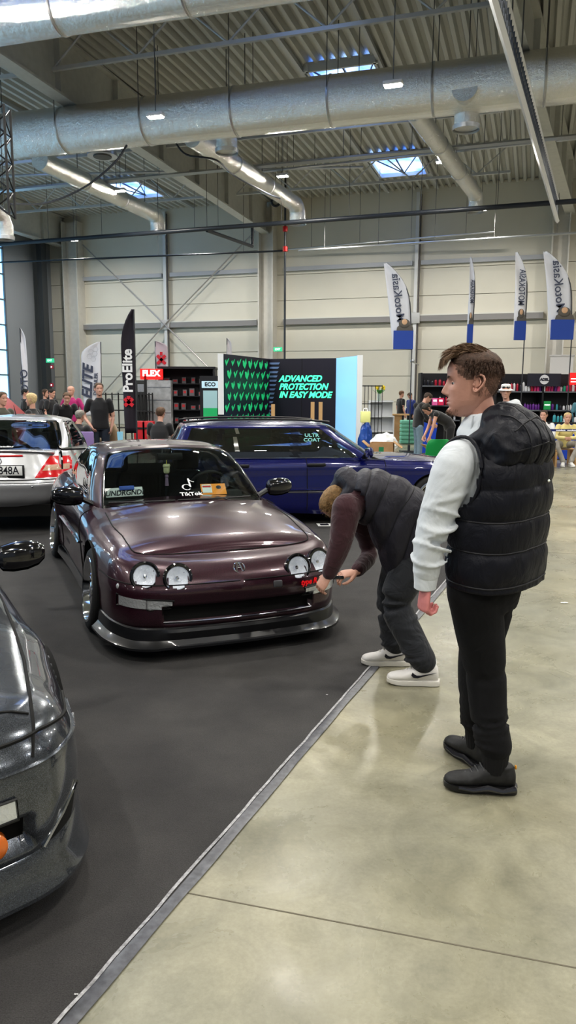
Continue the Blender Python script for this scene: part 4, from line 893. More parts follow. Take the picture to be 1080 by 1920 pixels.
    b = MB(); b.box((-1.25, 0, .22), (3.7, 1.1, .14)); b.build('underbody', MATS['well'], car)
build_grey()
def build_wagon():
    PB = paint('blue paint', (.0008, .002, .04), (.003, .010, .26), .25, .15)
    car = carframe('car', 1.76, 10.62, math.radians(11), 'dark blue estate car with roof rails behind the plum coupe')
    wb = 2.75
    R = mkrows(.86, wb, [(.72, -3.5, .93, .96, .95, .13, .13, .13, .2), (.80, -3.58, .97, .985, .98, .2, .2, .18, .25), (.83, -3.62, .985, 1.0, 1.0, .34, .34, .33, .36), (.82, -3.62, .985, 1.0, 1.0, .46, .47, .48, .48), (.78, -3.58, .97, .985, .985, .58, .6, .62, .62), (.74, -3.56, .93, .965, .96, .68, .73, .78, .78), (.68, -3.54, .85, .90, .90, .72, .785, .845, .85)], 1)
    sh = Shell(R, [0, .01, .025, .035, .045, .05, .055, .055, .05, .04, .03, .02, .02, .02, .02, .02, .02, .01, 0], kc=9, kr=6, ncap=10)
    def cls(r, c, p, side):
        if r > 6 and -3.4 < p.x < -.75 and abs(p.y) < .62: return None
        if r < 4 and c < 5.4: return 'bump'
        if r > 6.0 and c < 8.3 and p.x > -.62: return 'hood'
        if c < 8.9: return 'fender'
        if r < 6.2 and c < 10.55: return 'fd' if side < 0 else 'fd2'
        if r < 6.2 and c < 12.6: return 'rd' if side < 0 else 'rd2'
        return 'rear'
    ar = .335
    sh.parts(cls, {k: (PB, n, None) for k, n in (('bump', 'bumper'), ('hood', 'hood'), ('fender', 'fender'), ('fd', 'front_door'), ('fd2', 'front_door'), ('rd', 'rear_door'), ('rd2', 'rear_door'), ('rear', 'rear_body'))}, car, arch_edit([(0, .31, ar, .5), (-wb, .31, ar, .5)]))
    sm = MB()
    for c in (8.9, 10.55, 12.6): sh.seam(sm, [(1.0, c), (6.0, c)], .005)
    sh.seam(sm, [(6.0, .5), (6.0, 3), (6.02, 8.3)], .005); sm.build('panel_gap', MATS['seam'], car)
    for s in (1, -1):
        b = MB(); b.tube([sh.P(2.85, c, s, .004) for c in np.linspace(8.0, 12.7, 24)], .022, 6, flat=.5); b.build('rub_strip', PB, car)
        b = MB(); b.tube([sh.P(2.65, c, s, .006) for c in np.linspace(8.0, 12.7, 24)], .006, 6); b.build('chrome_strip', MATS['chrome'], car)
        b = MB(); b.tube([sh.P(6.0, c, s, .012) for c in np.linspace(8.9, 15, 30)], .010, 6, flat=.6); b.build('belt_trim', MATS['chrome'], car)
        for c in (10.35, 12.35): p = sh.P(4.9, c, s, .02); b = MB(); b.rbox(p, (.24, .03, .04), .012); b.build('door_handle', MATS['satin black'], car)
    G = mkgreen(-.62, -1.30, -3.50, -3.25, .765, .60, .82, 1.27, 1.33, .035)
    gs = Shell(G, [0, .02, .035, .045, .05, .05, .05, .05, .04, .02, .01, 0], kc=10, kr=8, ncap=10)
    # classify by real X so that pillars stand upright
    def gcl(r, c, p, side):
        if r > 2.95: return 'roof'
        if c < 3.0 and r > .12: return 'ws'
        t = min(1, r / 3)
        if 4.05 < c < 8.55 and .2 < r < 2.78:
            ap = -.92 + -.62 * t                                           # A pillar line
            if p.x > ap: return 'pil'
            if abs(p.x - (-1.84)) < .055: return 'fr'
            if abs(p.x - (-2.62 + .04 * t)) < .02: return 'ch'
            if abs(p.x - (-2.98 + .26 * t)) < .035: return 'fr'
            if p.x < -3.42 + .12 * t: return 'pil'
            if r < .28 or r > 2.68: return 'fr'
            return 'g1' if p.x > -1.84 else ('g2' if p.x > -2.62 else 'g3')
        if c > 9.3 and .3 < r < 2.7: return 'rg'
        return 'pil'
    gs.parts(gcl, {'roof': (PB, 'roof', None), 'ws': (MATS['car glass'], 'windshield', None), 'fr': (MATS['gloss black'], 'window_trim', None), 'ch': (MATS['chrome'], 'chrome_divider', None), 'g1': (MATS['side glass'], 'front_window', None), 'g2': (MATS['side glass'], 'rear_door_window', None), 'g3': (MATS['side glass'], 'quarter_window', None), 'rg': (MATS['side glass'], 'rear_window', None), 'pil': (PB, 'pillar', None)}, car)
    for s in (1, -1):
        b = MB(); b.tube([(x, s * ((.535) - .02 * abs(x + 2.3) ** 2), 1.345 - .004 - .035 * abs((x + 2.3) / .95) ** 3) for x in np.linspace(-1.35, -3.25, 22)], .014, 8); b.build('roof_rail', MATS['satin black'], car)
    basic_interior(car, -.7, -3.4, .72, .3, .84)
    b = MB(); b.rings([[(x, y, z) for x, z in ((-.62, .80), (-.8, .86), (-1.05, .86), (-1.1, .8), (-1.0, .5), (-.7, .5))] for y in (-.7, 0, .7)]); b.build('dashboard', MATS['interior'], car, angle=30)
    for x in (-1.75, -2.6):
        for y in (.36, -.36): seat(car, x, y, .72)
    steering(car, -1.22, .36, .9)
    mirror_part(car, (-.92, -.945, .93), -1, PB, 1.1); mirror_part(car, (-.92, .945, .93), 1, PB, 1.1)
    p = gs.P(1.9, 4.72, -1, .006); q = gs.P(1.9, 4.6, -1); rt = (q - gs.P(1.9, 4.85, -1)).normalized(); up = (gs.P(2.1, 4.72, -1) - gs.P(1.7, 4.72, -1)).normalized()
    text('window_sticker', 'ULTR\nCOAT', .062, mat('teal sticker', (.25, .65, .62), .5), facing(p, rt, up), car, .0005, .0015, sx=1.25)
    b = MB(); b.tube([(-.66, -.2, .865), (-.62, .1, .87), (-.64, .5, .865)], .012, 6); b.tube([(-.5, .2, .84), (-.62, .1, .875)], .014, 6); b.build('wiper', MATS['satin black'], car)
    for X in (0, -wb):
        for s in (1, -1): wheel(car, X, s * .775, .305, .305, .232, .2, math.radians(2), 'five', s, face='brushed', dish=.045)
    wells(car, (0, -wb), .31, ar - .004, .85)
    b = MB(); b.box((-1.4, 0, .2), (3.9, 1.3, .14)); b.build('underbody', MATS['well'], car)
    for s in (1, -1): b = MB(); shrinkpatch(sh, b, (1.3, 0, 0), (0, s, 0), (0, 0, 1), [(.45, .54), (.74, .54), (.74, .66), (.45, .66)], (-1, 0, 0), .006); b.build('headlight', MATS['lens clear'], car)
build_wagon()
def build_silver():
    PS = paint('silver paint', (.50, .51, .53), (.70, .71, .73), .3, .55)
    car = carframe('car', -3.90, 12.2, math.radians(98), 'silver coupe seen from behind with plate 4848A')
    wb = 2.72
    R = mkrows(.87, wb, [(.72, -3.46, .93, .96, .93, .16, .16, .2, .32), (.80, -3.54, .97, .985, .955, .24, .2, .22, .40), (.83, -3.58, .985, 1.0, .985, .36, .34, .36, .50), (.82, -3.60, .985, 1.0, 1.0, .46, .5, .52, .60), (.78, -3.56, .97, .985, .985, .58, .62, .66, .645), (.74, -3.50, .93, .965, .95, .68, .75, .82, .80), (.68, -3.44, .85, .90, .86, .72, .80, .88, .955)], 1)
    sh = Shell(R, [0, .01, .02, .03, .04, .05, .05, .05, .05, .04, .03, .02, .02, .02, .02, .02, .02, .01, 0], kc=9, kr=7, ncap=10)
    def cls(r, c, p, side):
        if r > 6 and -3.0 < p.x < -.75 and abs(p.y) < .6: return None
        if c > 14.3 and r < 4.0: return 'rb'
        if c > 14.9 and r < 6:
            if abs(p.y) < .66 - .0 and r > 4: 
                return 'trunk'
            return 'quarter'
        if r > 5.9 and c > 14.0: return 'deck'
        return 'body'
    ar = .34
    TL = mat('tail red', (.55, .01, .015), .15, coat=1, emis=(.5, .0, .01), estr=.15)
    sh.parts(cls, {'rb': (PS, 'bumper', None), 'trunk': (PS, 'trunk_lid', None), 'quarter': (PS, 'quarter_panel', None), 'deck': (PS, 'rear_deck', None), 'body': (PS, 'body', None)}, car, arch_edit([(0, .32, ar, .5), (-wb, .32, ar, .5)]))
    sm = MB(); sh.seam(sm, [(4.0, 14.6), (4.0, 17.9)], .006); sh.seam(sm, [(3.25, 14.2), (3.22, 17.9)], .004)
    sm.build('panel_gap', MATS['seam'], car)
    for s in (1, -1):
        b = MB(); shrinkpatch(sh, b, (-4.5, 0, 0), (0, s, 0), (0, 0, 1), [(.42, .668), (.80, .668), (.79, .895), (.575, .915)], (1, 0, 0), .005, 16, 12); b.build('tail_lamp', TL, car, angle=60); b = MB(); shrinkpatch(sh, b, (-4.5, 0, 0), (0, s, 0), (0, 0, 1), [(.50, .748), (.775, .748), (.775, .812), (.54, .812)], (1, 0, 0), .009, 12, 4); b.build('lamp_clear_band', mat('lamp clear band', (.55, .36, .25), .2, coat=1, bump=.5, bscale=60), car)
    # spoiler lip, brake light, badge, plate
    b = MB(); b.rings([[(-3.40 + .2 * (y / .62) ** 2 * .6 + dx, y, .985 + dz - .03 * (y / .62) ** 2) for dx, dz in ((.08, -.01), (.0, .012), (-.06, .014), (-.065, 0), (0, -.03))] for y in np.linspace(-.62, .62, 17)]); b.build('trunk_spoiler', PS, car, angle=30)
    h = lambda y, z: sh.hit((-4.5, y, z), (1, 0, 0))[0]
    b = MB(); b.tube([h(y, .925) + Vector((-.008, 0, 0)) for y in np.linspace(-.28, .28, 9)], .010, 6); b.build('brake_light', TL, car)
    c = h(0, .865) + Vector((-.01, 0, 0)); b = MB(); b.tube([c + Vector((0, .043 * math.cos(a), .043 * math.sin(a))) for a in [2 * PI * k / 28 for k in range(29)]], .005, 6)
    for a in (90, 210, 330): b.tube([c, c + Vector((0, .04 * math.cos(math.radians(a)), .04 * math.sin(math.radians(a))))], [.009, .002], 6)
    b.build('star_badge', MATS['chrome'], car)
    b = MB(); c = h(0, .745) + Vector((-.012, 0, 0)); b.rbox(c, (.02, .62, .155), .008); b.build('plate_frame', MATS['satin black'], car)
    b = MB(); b.rbox(c + Vector((-.011, 0, .012)), (.006, .575, .112), .003); pl = b.build('number_plate', MATS['plate white'], car)
    text('plate_number', 'WX 4848A', .13, MATS['ink'], facing(c + Vector((-.0155, 0, .012)), (0, -1, 0), (0, 0, 1)), pl, .0005, .0012, sx=.82)
    text('dealer_line', 'MERCEDES  SERVICE', .026, MATS['plate white'], facing(c + Vector((-.0115, 0, -.062)), (0, -1, 0), (0, 0, 1)), pl, .0005)
    G = mkgreen(-.75, -1.45, -3.12, -2.42, .735, .575, .87, 1.325, 1.38, .04, zbr=.955)
    gs = Shell(G, [0, .02, .03, .04, .045, .045, .045, .04, .03, .02, .01, 0], kc=10, kr=8, ncap=10)
    def gcl(r, c, p, s):
        if r > 2.95: return 'roof'
        if c < 3 and r > .12: return 'ws'
        if 4.3 < c < 8.1 and .25 < r < 2.75: return 'sg'
        if c > 8.75 and .16 < r < 2.82: return 'rf' if (c < 8.9 or r < .26 or r > 2.72) else 'rg'
        return 'roofp'
    gs.parts(gcl, {'roof': (PS, 'roof', None), 'roofp': (PS, 'pillar', None), 'ws': (MATS['car glass'], 'windshield', None), 'sg': (MATS['side glass'], 'side_window', None), 'rf': (MATS['gloss black'], 'rear_window_trim', None), 'rg': (glassmat('rear glass', (.28, .34, .33)), 'rear_window', None)}, car)
    p = gs.P(.45, 10.7, 1, .006); q = gs.P(.9, 10.7, 1); up = (q - p).normalized()
    text('glass_lettering', 'detailing', .055, MATS['white sticker'], facing(gs.P(.38, 11, 1, .006), (0, -1, 0), up), car, .0005, .001)
    b = MB(); b.tube([(-2.28, .02, 1.38), (-2.38, .02, 1.50)], [.008, .003], 6); b.build('antenna', MATS['satin black'], car)
    basic_interior(car, -.8, -3, .68, .3, .88)
    for x in (-1.7, -2.35):
        for y in (.35, -.35): seat(car, x, y, .72)
    b = MB(); b.box((-2.85, 0, .92), (.5, 1.1, .03)); b.build('parcel_shelf', MATS['interior'], car)
    for X in (0, -wb):
        for s in (1, -1): wheel(car, X, s * .78, .315, .315, .232, .22, 0, 'five', s, dish=.04)
    wells(car, (0, -wb), .32, ar - .004, .84)
    b = MB(); b.box((-1.45, 0, .27), (4.0, 1.4, .14)); b.build('underbody', MATS['well'], car)
    b = MB(); c = h(.25, .55); c = h(-.40, .57); b.sphere(c, .012, 8, 6); b.build('parking_sensor', MATS['brushed'], car)
build_silver()
def build_red():
    PR = paint('red paint', (.25, .005, .012), (.5, .03, .04), .3, .3)
    p = aty(60, 790, 19.0); car = carframe('car', p.x - .6, 18.4, math.radians(-12), 'small dark red hatchback with raised hood beyond the silver coupe')
    R = mkrows(.82, 2.5, [(.66, -3.1, .93, .96, .95, .2, .2, .2, .2), (.74, -3.2, .98, .99, .98, .3, .3, .3, .3), (.76, -3.24, 1, 1, 1, .46, .46, .46, .46), (.74, -3.22, .98, 1, 1, .62, .62, .62, .62), (.70, -3.18, .94, .97, .97, .76, .8, .84, .84), (.62, -3.12, .85, .92, .9, .80, .87, .92, .94)], 1)
    sh = Shell(R, [0, .01, .02, .03, .04, .05, .05, .05, .05, .04, .03, .02, .02, .02, .02, .02, .02, .01, 0], kc=7, kr=5, ncap=8)
    sh.parts(lambda r, c, p, s: None if (r > 5 and -2.9 < p.x < -.7 and abs(p.y) < .6) else 'body', {'body': (PR, 'body', None)}, car, arch_edit([(0, .3, .33, .5), (-2.5, .3, .33, .5)]))
    G = mkgreen(-.6, -1.2, -3.05, -2.7, .73, .57, .90, 1.36, 1.4, .03); gs = Shell(G, [0, .02, .03, .04, .04, .04, .04, .04, .03, .02, .01, 0], kc=7, kr=6, ncap=8)
    gs.parts(lambda r, c, p, s: 'g' if (.2 < r < 2.8 and (c < 3 or (4.2 < c < 8.4 and not 5.9 < c < 6.2) or c > 9.2)) else 'p', {'g': (MATS['side glass'], 'window_glass', None), 'p': (PR, 'roof', None)}, car)
    b = MB(); b.box((.15, 0, 1.28), (.95, 1.35, .03), R=Matrix.Rotation(math.radians(40), 3, 'Y')); b.build('raised_hood', PR, car)
    basic_interior(car, -.7, -2.9, .66, .3, .9)
    for X in (0, -2.5):
        for s in (1, -1): wheel(car, X, s * .74, .3, .3, .2, .19, 0, 'five', s)
build_red()
# ------------------------------------------------------------ people
def skinmat(n, c): return mat(n, c, .5, var=.06, vscale=9, bump=.08, bscale=90)
skinmat('skin', (.58, .33, .25)); skinmat('skin rosy', (.62, .28, .24)); skinmat('skin pale', (.62, .42, .34))
mat('eye white', (.8, .78, .75), .2); mat('iris', (.06, .05, .04), .15)
def hairmat(n, c): return mat(n, c, .65, var=.15 if 'fade' in n else .35, vscale=60, bump=.6, bscale=150)
ZS = [-.122, -.114, -.100, -.082, -.062, -.042, -.022, 0, .020, .040, .060, .080, .100, .113, .120]
XF = [.046, .074, .086, .086, .086, .086, .087, .086, .087, .091, .090, .082, .063, .038, .006]
XB = [.00, -.016, -.030, -.045, -.060, -.076, -.088, -.096, -.102, -.104, -.101, -.090, -.068, -.038, -.006]
WW = [.016, .030, .043, .055, .062, .066, .069, .072, .074, .0755, .0755, .071, .054, .034, .006]
def gs_(x, s): return math.exp(-(x / s) ** 2)
def head_pt(th, z, off=0, face=True):
    a = np.interp(z, ZS, XF); b = -np.interp(z, ZS, XB); w = np.interp(z, ZS, WW); c, s = math.cos(th), math.sin(th)
    n = 2.35; k = (abs(c) ** n + abs(s) ** n) ** (-1 / n); x = (a if c > 0 else b) * c * k; y = w * s * k
    if face and c > 0:
        nose = np.interp(z, [-.050, -.043, -.037, -.030, -.015, .0, .015, .032], [0, .006, .019, .025, .019, .011, .004, 0]); sg = np.interp(z, [-.045, -.02, .02], [.013, .009, .008])
        x += nose * gs_(y, sg) * 1.05
        x += .006 * gs_(z + .038, .007) * gs_(abs(y) - .013, .006)                       # nostril wings
        x += (.006 * gs_(z + .0585, .006) + .0065 * gs_(z + .0715, .0065) - .004 * gs_(z + .065, .0025)) * gs_(y, .020)
        x += .008 * gs_(z + .102, .012) * gs_(y, .02) - .004 * gs_(z + .085, .006) * gs_(y, .022)
        x -= .0115 * gs_(z - .004, .0125) * gs_(abs(y) - .031, .017)
        x += .004 * gs_(z - .026, .008) * gs_(abs(y) - .028, .02) + .003 * gs_(z + .024, .015) * gs_(abs(y) - .044, .014)
    r = math.hypot(x, y)
    if off: x += off * c; y += off * s
    return Vector((x, y, z))
def head_grid(mb, M, nz=46, nt=56, sc=1.0):
    old = mb.M; mb.M = old @ M @ Matrix.Scale(sc, 4); zz = list(np.interp(np.linspace(0, 1, nz), [0, .08, .92, 1], [-.122, -.110, .112, .120]))
    mb.rings([[head_pt(2 * PI * k / nt, z) for k in range(nt)] for z in zz])
    for s in (1, -1):                                                                      # ears
        c = Vector((-.010, s * .073, -.004)); tilt = .18
        def E(u, v, o): return c + Vector((u * math.cos(tilt) - v * math.sin(tilt) - .45 * o, s * o, v * math.cos(tilt) + u * math.sin(tilt)))
        rim = [(.010, .012, .003), (.013, .024, .006), (.002, .033, .010), (-.012, .030, .013), (-.019, .016, .014), (-.017, .000, .012), (-.010, -.014, .009), (-.002, -.026, .006), (.006, -.025, .003), (.008, -.014, .002)]
        mb.tube([E(*p) for p in crom(np.array(rim), 3)], .0042, 7)
        mb.sphere(E(-.001, -.022, .004), (.007, .005, .008), 10, 6); mb.sphere(E(-.003, .004, .001), (.014, .006, .026), 12, 8); mb.tube([E(*p) for p in ((.000, -.012, .006), (-.008, -.004, .009), (-.008, .010, .010), (-.001, .020, .008))], .0032, 6); mb.sphere(E(.010, -.004, .002), (.005, .004, .006), 8, 6)
    mb.M = old
def eyes(M, parent, sc=1.0, iris='iris'):
    for s in (1, -1):
        b = MB(); b.M = M @ Matrix.Scale(sc, 4); b.sphere((.0615, s * .031, .003), .0120, 14, 10); o = b.build('eye', MATS['eye white'], parent)
        b = MB(); b.M = M @ Matrix.Scale(sc, 4); b.sphere((.0695, s * .0310, .003), (.006, .0076, .0076), 10, 8); b.build('iris', MATS[iris], o)
        b = MB(); b.M = M @ Matrix.Scale(sc, 4); b.rings([[Vector((.0635 + .0133 * math.cos(e) * math.cos(a), s * .031 + .0133 * math.cos(e) * math.sin(a), .003 + .0133 * math.sin(e))) for a in np.linspace(-1.5, 1.5, 12)] for e in (.22, .5, .9, 1.3)], cap=False, closed=False); b.build('eyelid', parent.data.materials[0], parent, norm=False)
def hair_cap(M, parent, m, style='short', sc=1.0, name='hair', thick=.012):
    """hair shell over the head grid; the mask depends on the style"""
    nz, nt = 34, 60; b = MB(); b.M = M @ Matrix.Scale(sc, 4); V = []; idx = {}
    low = {'short': -.045, 'long': -.10, 'buzz': -.05, 'top': .03, 'cap': .03}[style]
    zz = np.linspace(-.115, .119, nz); inside = []; F_ = []
    def hl(th):                                                                             # hairline height
        a = abs(((th + PI) % (2 * PI)) - PI)
        if style == 'top': return np.interp(a, [0, .5, .9, 1.3, 2.2, PI], [.088, .080, .066, .056, .050, .045])
        if style == 'cap': return np.interp(a, [0, PI], [.038, .030])
        return np.interp(a, [0, .55, .85, 1.05, 1.35, 1.75, 2.05, 2.5, PI], [.085, .080, .055, .030, .010 if style != 'long' else -.05, .015 if style != 'long' else -.1, low * .3, low, low])
    P = [[None] * nt for _ in zz]
    for i, z in enumerate(zz):
        for j in range(nt):
            th = 2 * PI * j / nt; h = hl(th); t = max(0, min(1, (z - h) / .03)); n = noise.noise((math.cos(th) * 6, math.sin(th) * 6, z * 50)) * .0035
            k = thick * (t ** .6) * (.6 + .4 * max(0, z / .1)) + (n * t); p = head_pt(th, max(z, -.115), k, False); p.z += k * max(0, z) * 6
            P[i][j] = p
    fs = []; vs = [p for r in P for p in r]
    for i in range(nz - 1):
        for j in range(nt):
            th = 2 * PI * (j + .5) / nt
            if (zz[i] + zz[i + 1]) / 2 > hl(th): fs.append((i * nt + j, i * nt + (j + 1) % nt, (i + 1) * nt + (j + 1) % nt, (i + 1) * nt + j))
    vs.append(Vector((0, 0, .120 + thick * .8))); c = len(vs) - 1
    for j in range(nt): fs.append(((nz - 1) * nt + j, (nz - 1) * nt + (j + 1) % nt, c))
    b.add(vs, fs); o = b.build(name, m, parent, angle=180); return o
def HM(c, d, roll=0):
    """head matrix: centre c, facing direction d"""
    d = Vector(d).normalized(); l = Vector((0, 0, 1)).cross(d).normalized(); u = d.cross(l); M = Matrix((d, l, u)).transposed().to_4x4(); M.translation = Vector(c); return M @ Matrix.Rotation(roll, 4, 'X')
def hand(mb, w, d, n, side=1, curl=.5, sc=1.0, thumb=.5, spread=.12):
    """w wrist point, d direction of the fingers, n palm normal (the side the fingers curl to)"""
    d = Vector(d).normalized(); n = Vector(n); n = (n - d * n.dot(d)).normalized(); s = d.cross(n) * side; w = Vector(w)
    P = lambda a, b_, c: w + (d * a + s * b_ + n * c) * sc
    mb.rings([[P(a, hw * math.cos(t), ht * math.sin(t) + o) for t in [2 * PI * k / 14 for k in range(14)]] for a, hw, ht, o in ((-.02, .026, .020, 0), (.0, .027, .019, 0), (.03, .036, .017, 0), (.06, .042, .016, .0), (.088, .042, .013, .0), (.098, .036, .009, .0))])
    for i, (L, b0) in enumerate(((.072, .031), (.080, .010), (.074, -.011), (.058, -.030))):
        r = (.0092, .0095, .009, .0078)[i]; ang = 0; p = P(.084, b0, 0); pts = [p]; sp = spread * (b0 / .03)
        for seg, fr in enumerate((.45, .32, .23)):
            ang += curl * (.9, 1.15, .8)[seg]; dd = (d * math.cos(ang) + n * math.sin(ang) + s * sp * math.cos(ang)).normalized(); p = p + dd * (L * fr * sc); pts.append(p)
        mb.tube(pts, [r * sc * 1.05, r * sc, r * sc * .95, r * sc * .8], 8); [mb.sphere(q, r * sc * k, 8, 6) for q, k in zip(pts, (1.05, 1.02, .97, .8))]
    p = P(.022, .026, .006); a = p + (d * .030 + s * .026 + n * .012) * sc; b_ = a + (d * .030 + s * (.014 - .02 * thumb) + n * (.004 + .022 * thumb)) * sc; c = b_ + (d * .022 - s * .012 * thumb + n * .012 * thumb) * sc
    mb.tube([p, a, b_, c], [.016 * sc, .0125 * sc, .011 * sc, .009 * sc], 8); [mb.sphere(q, r * sc, 8, 6) for q, r in ((p, .016), (a, .0125), (b_, .011), (c, .009))]
def chain(mb, pts, rr, n=14, flat=1, up=(0, 0, 1), caps=True, sub=4):
    A = np.concatenate([np.array([list(p) for p in pts], float), np.array(rr, float)[:, None]], 1)
    if len(pts) > 2: A = crom_nu(A, sub)
    mb.tube([Vector(a[:3]) for a in A], [float(a[3]) for a in A], n, flat=flat, up=up)
    if caps: mb.sphere(pts[0], rr[0] * .97, n, 8); mb.sphere(pts[-1], rr[-1] * .97, n, 8)
def torso(mb, prof, lat, n=24, ex=2.4):
    """prof: (centre, half width, half depth); lat: lateral unit vectors (one or per ring)"""
    rings = []; m = len(prof)
    for i, (c, hw, hd) in enumerate(prof):
        c = Vector(c); ax = (Vector(prof[min(i + 1, m - 1)][0]) - Vector(prof[max(i - 1, 0)][0])).normalized(); L = lat[i] if isinstance(lat, list) else lat; L = Vector(L); L = (L - ax * L.dot(ax)).normalized(); D = ax.cross(L)
        rings.append([c + L * (hw * math.copysign(abs(math.cos(t)) ** (2 / ex), math.cos(t))) + D * (hd * math.copysign(abs(math.sin(t)) ** (2 / ex), math.sin(t))) for t in [2 * PI * k / n for k in range(n)]])
    mb.rings(rings)
def shoe(M, parent, m, sole, L=.29, name='shoe', extra=None):
    """shoe with the toe along +X from the heel at x=-.07, sole on z=0"""
    b = MB(); b.M = M; b.rings([[(x, w * math.cos(t), h * (.5 + .5 * math.sin(t)) + .022) for t in [2 * PI * k / 16 for k in range(16)]] for x, w, h in ((-.088, .018, .062), (-.078, .034, .098), (-.05, .043, .110), (-.01, .045, .116), (.03, .046, .104), (.07, .047, .078), (.11, .049, .058), (.155, .048, .050), (.188, .038, .042), (.205, .020, .030))])
    b.tube([(-.03, 0, .09), (-.035, 0, .125)], [.040, .042], 14); o = b.build(name, m, parent, remesh=.007, sm=3)
    b = MB(); b.M = M; b.rings([[(x, w * y, z * (1 - .25 * max(0, x - .1) / .1) + max(0, x - .13) * .16) for y, z in ((-1, .004), (-1.04, .015), (-1, .032), (-.6, .036), (.6, .036), (1, .032), (1.04, .015), (1, .004), (.8, 0), (-.8, 0))] for x, w in ((-.096, .012), (-.092, .026), (-.082, .036), (-.04, .043), (.0, .041), (.05, .043), (.10, .050), (.15, .050), (.18, .043), (.20, .030), (.208, .014))]); b.build('sole', sole, o, angle=40)
    return o
STAND = dict(pelvis=(0, 0, .95), waist=(0, 0, 1.08), chest=(0, 0, 1.28), neck=(0, 0, 1.49), head=(.02, 0, 1.665), shL=(0, .185, 1.43), elL=(-.02, .25, 1.15), wrL=(.06, .26, .91), shR=(0, -.185, 1.43), elR=(-.02, -.25, 1.15), wrR=(.06, -.26, .91), hipL=(0, .09, .92), knL=(.02, .10, .50), anL=(0, .11, .10), hipR=(0, -.09, .92), knR=(.02, -.10, .50), anR=(0, -.11, .10), look=(1, 0, -.05), toeL=(1, .12, 0), toeR=(1, -.12, 0), pn=(-.2, 0, 0))
SIT = dict(pelvis=(0, 0, .50), waist=(.02, 0, .63), chest=(.06, 0, .84), neck=(.10, 0, 1.04), head=(.15, 0, 1.21), shL=(.08, .185, .98), elL=(.16, .24, .74), wrL=(.36, .10, .62), shR=(.08, -.185, .98), elR=(.16, -.24, .74), wrR=(.36, -.10, .62), hipL=(.02, .09, .50), knL=(.44, .16, .52), anL=(.44, .16, .10), hipR=(.02, -.09, .50), knR=(.44, -.16, .52), anR=(.44, -.16, .10), toeL=(1, .2, 0), toeR=(1, -.2, 0))
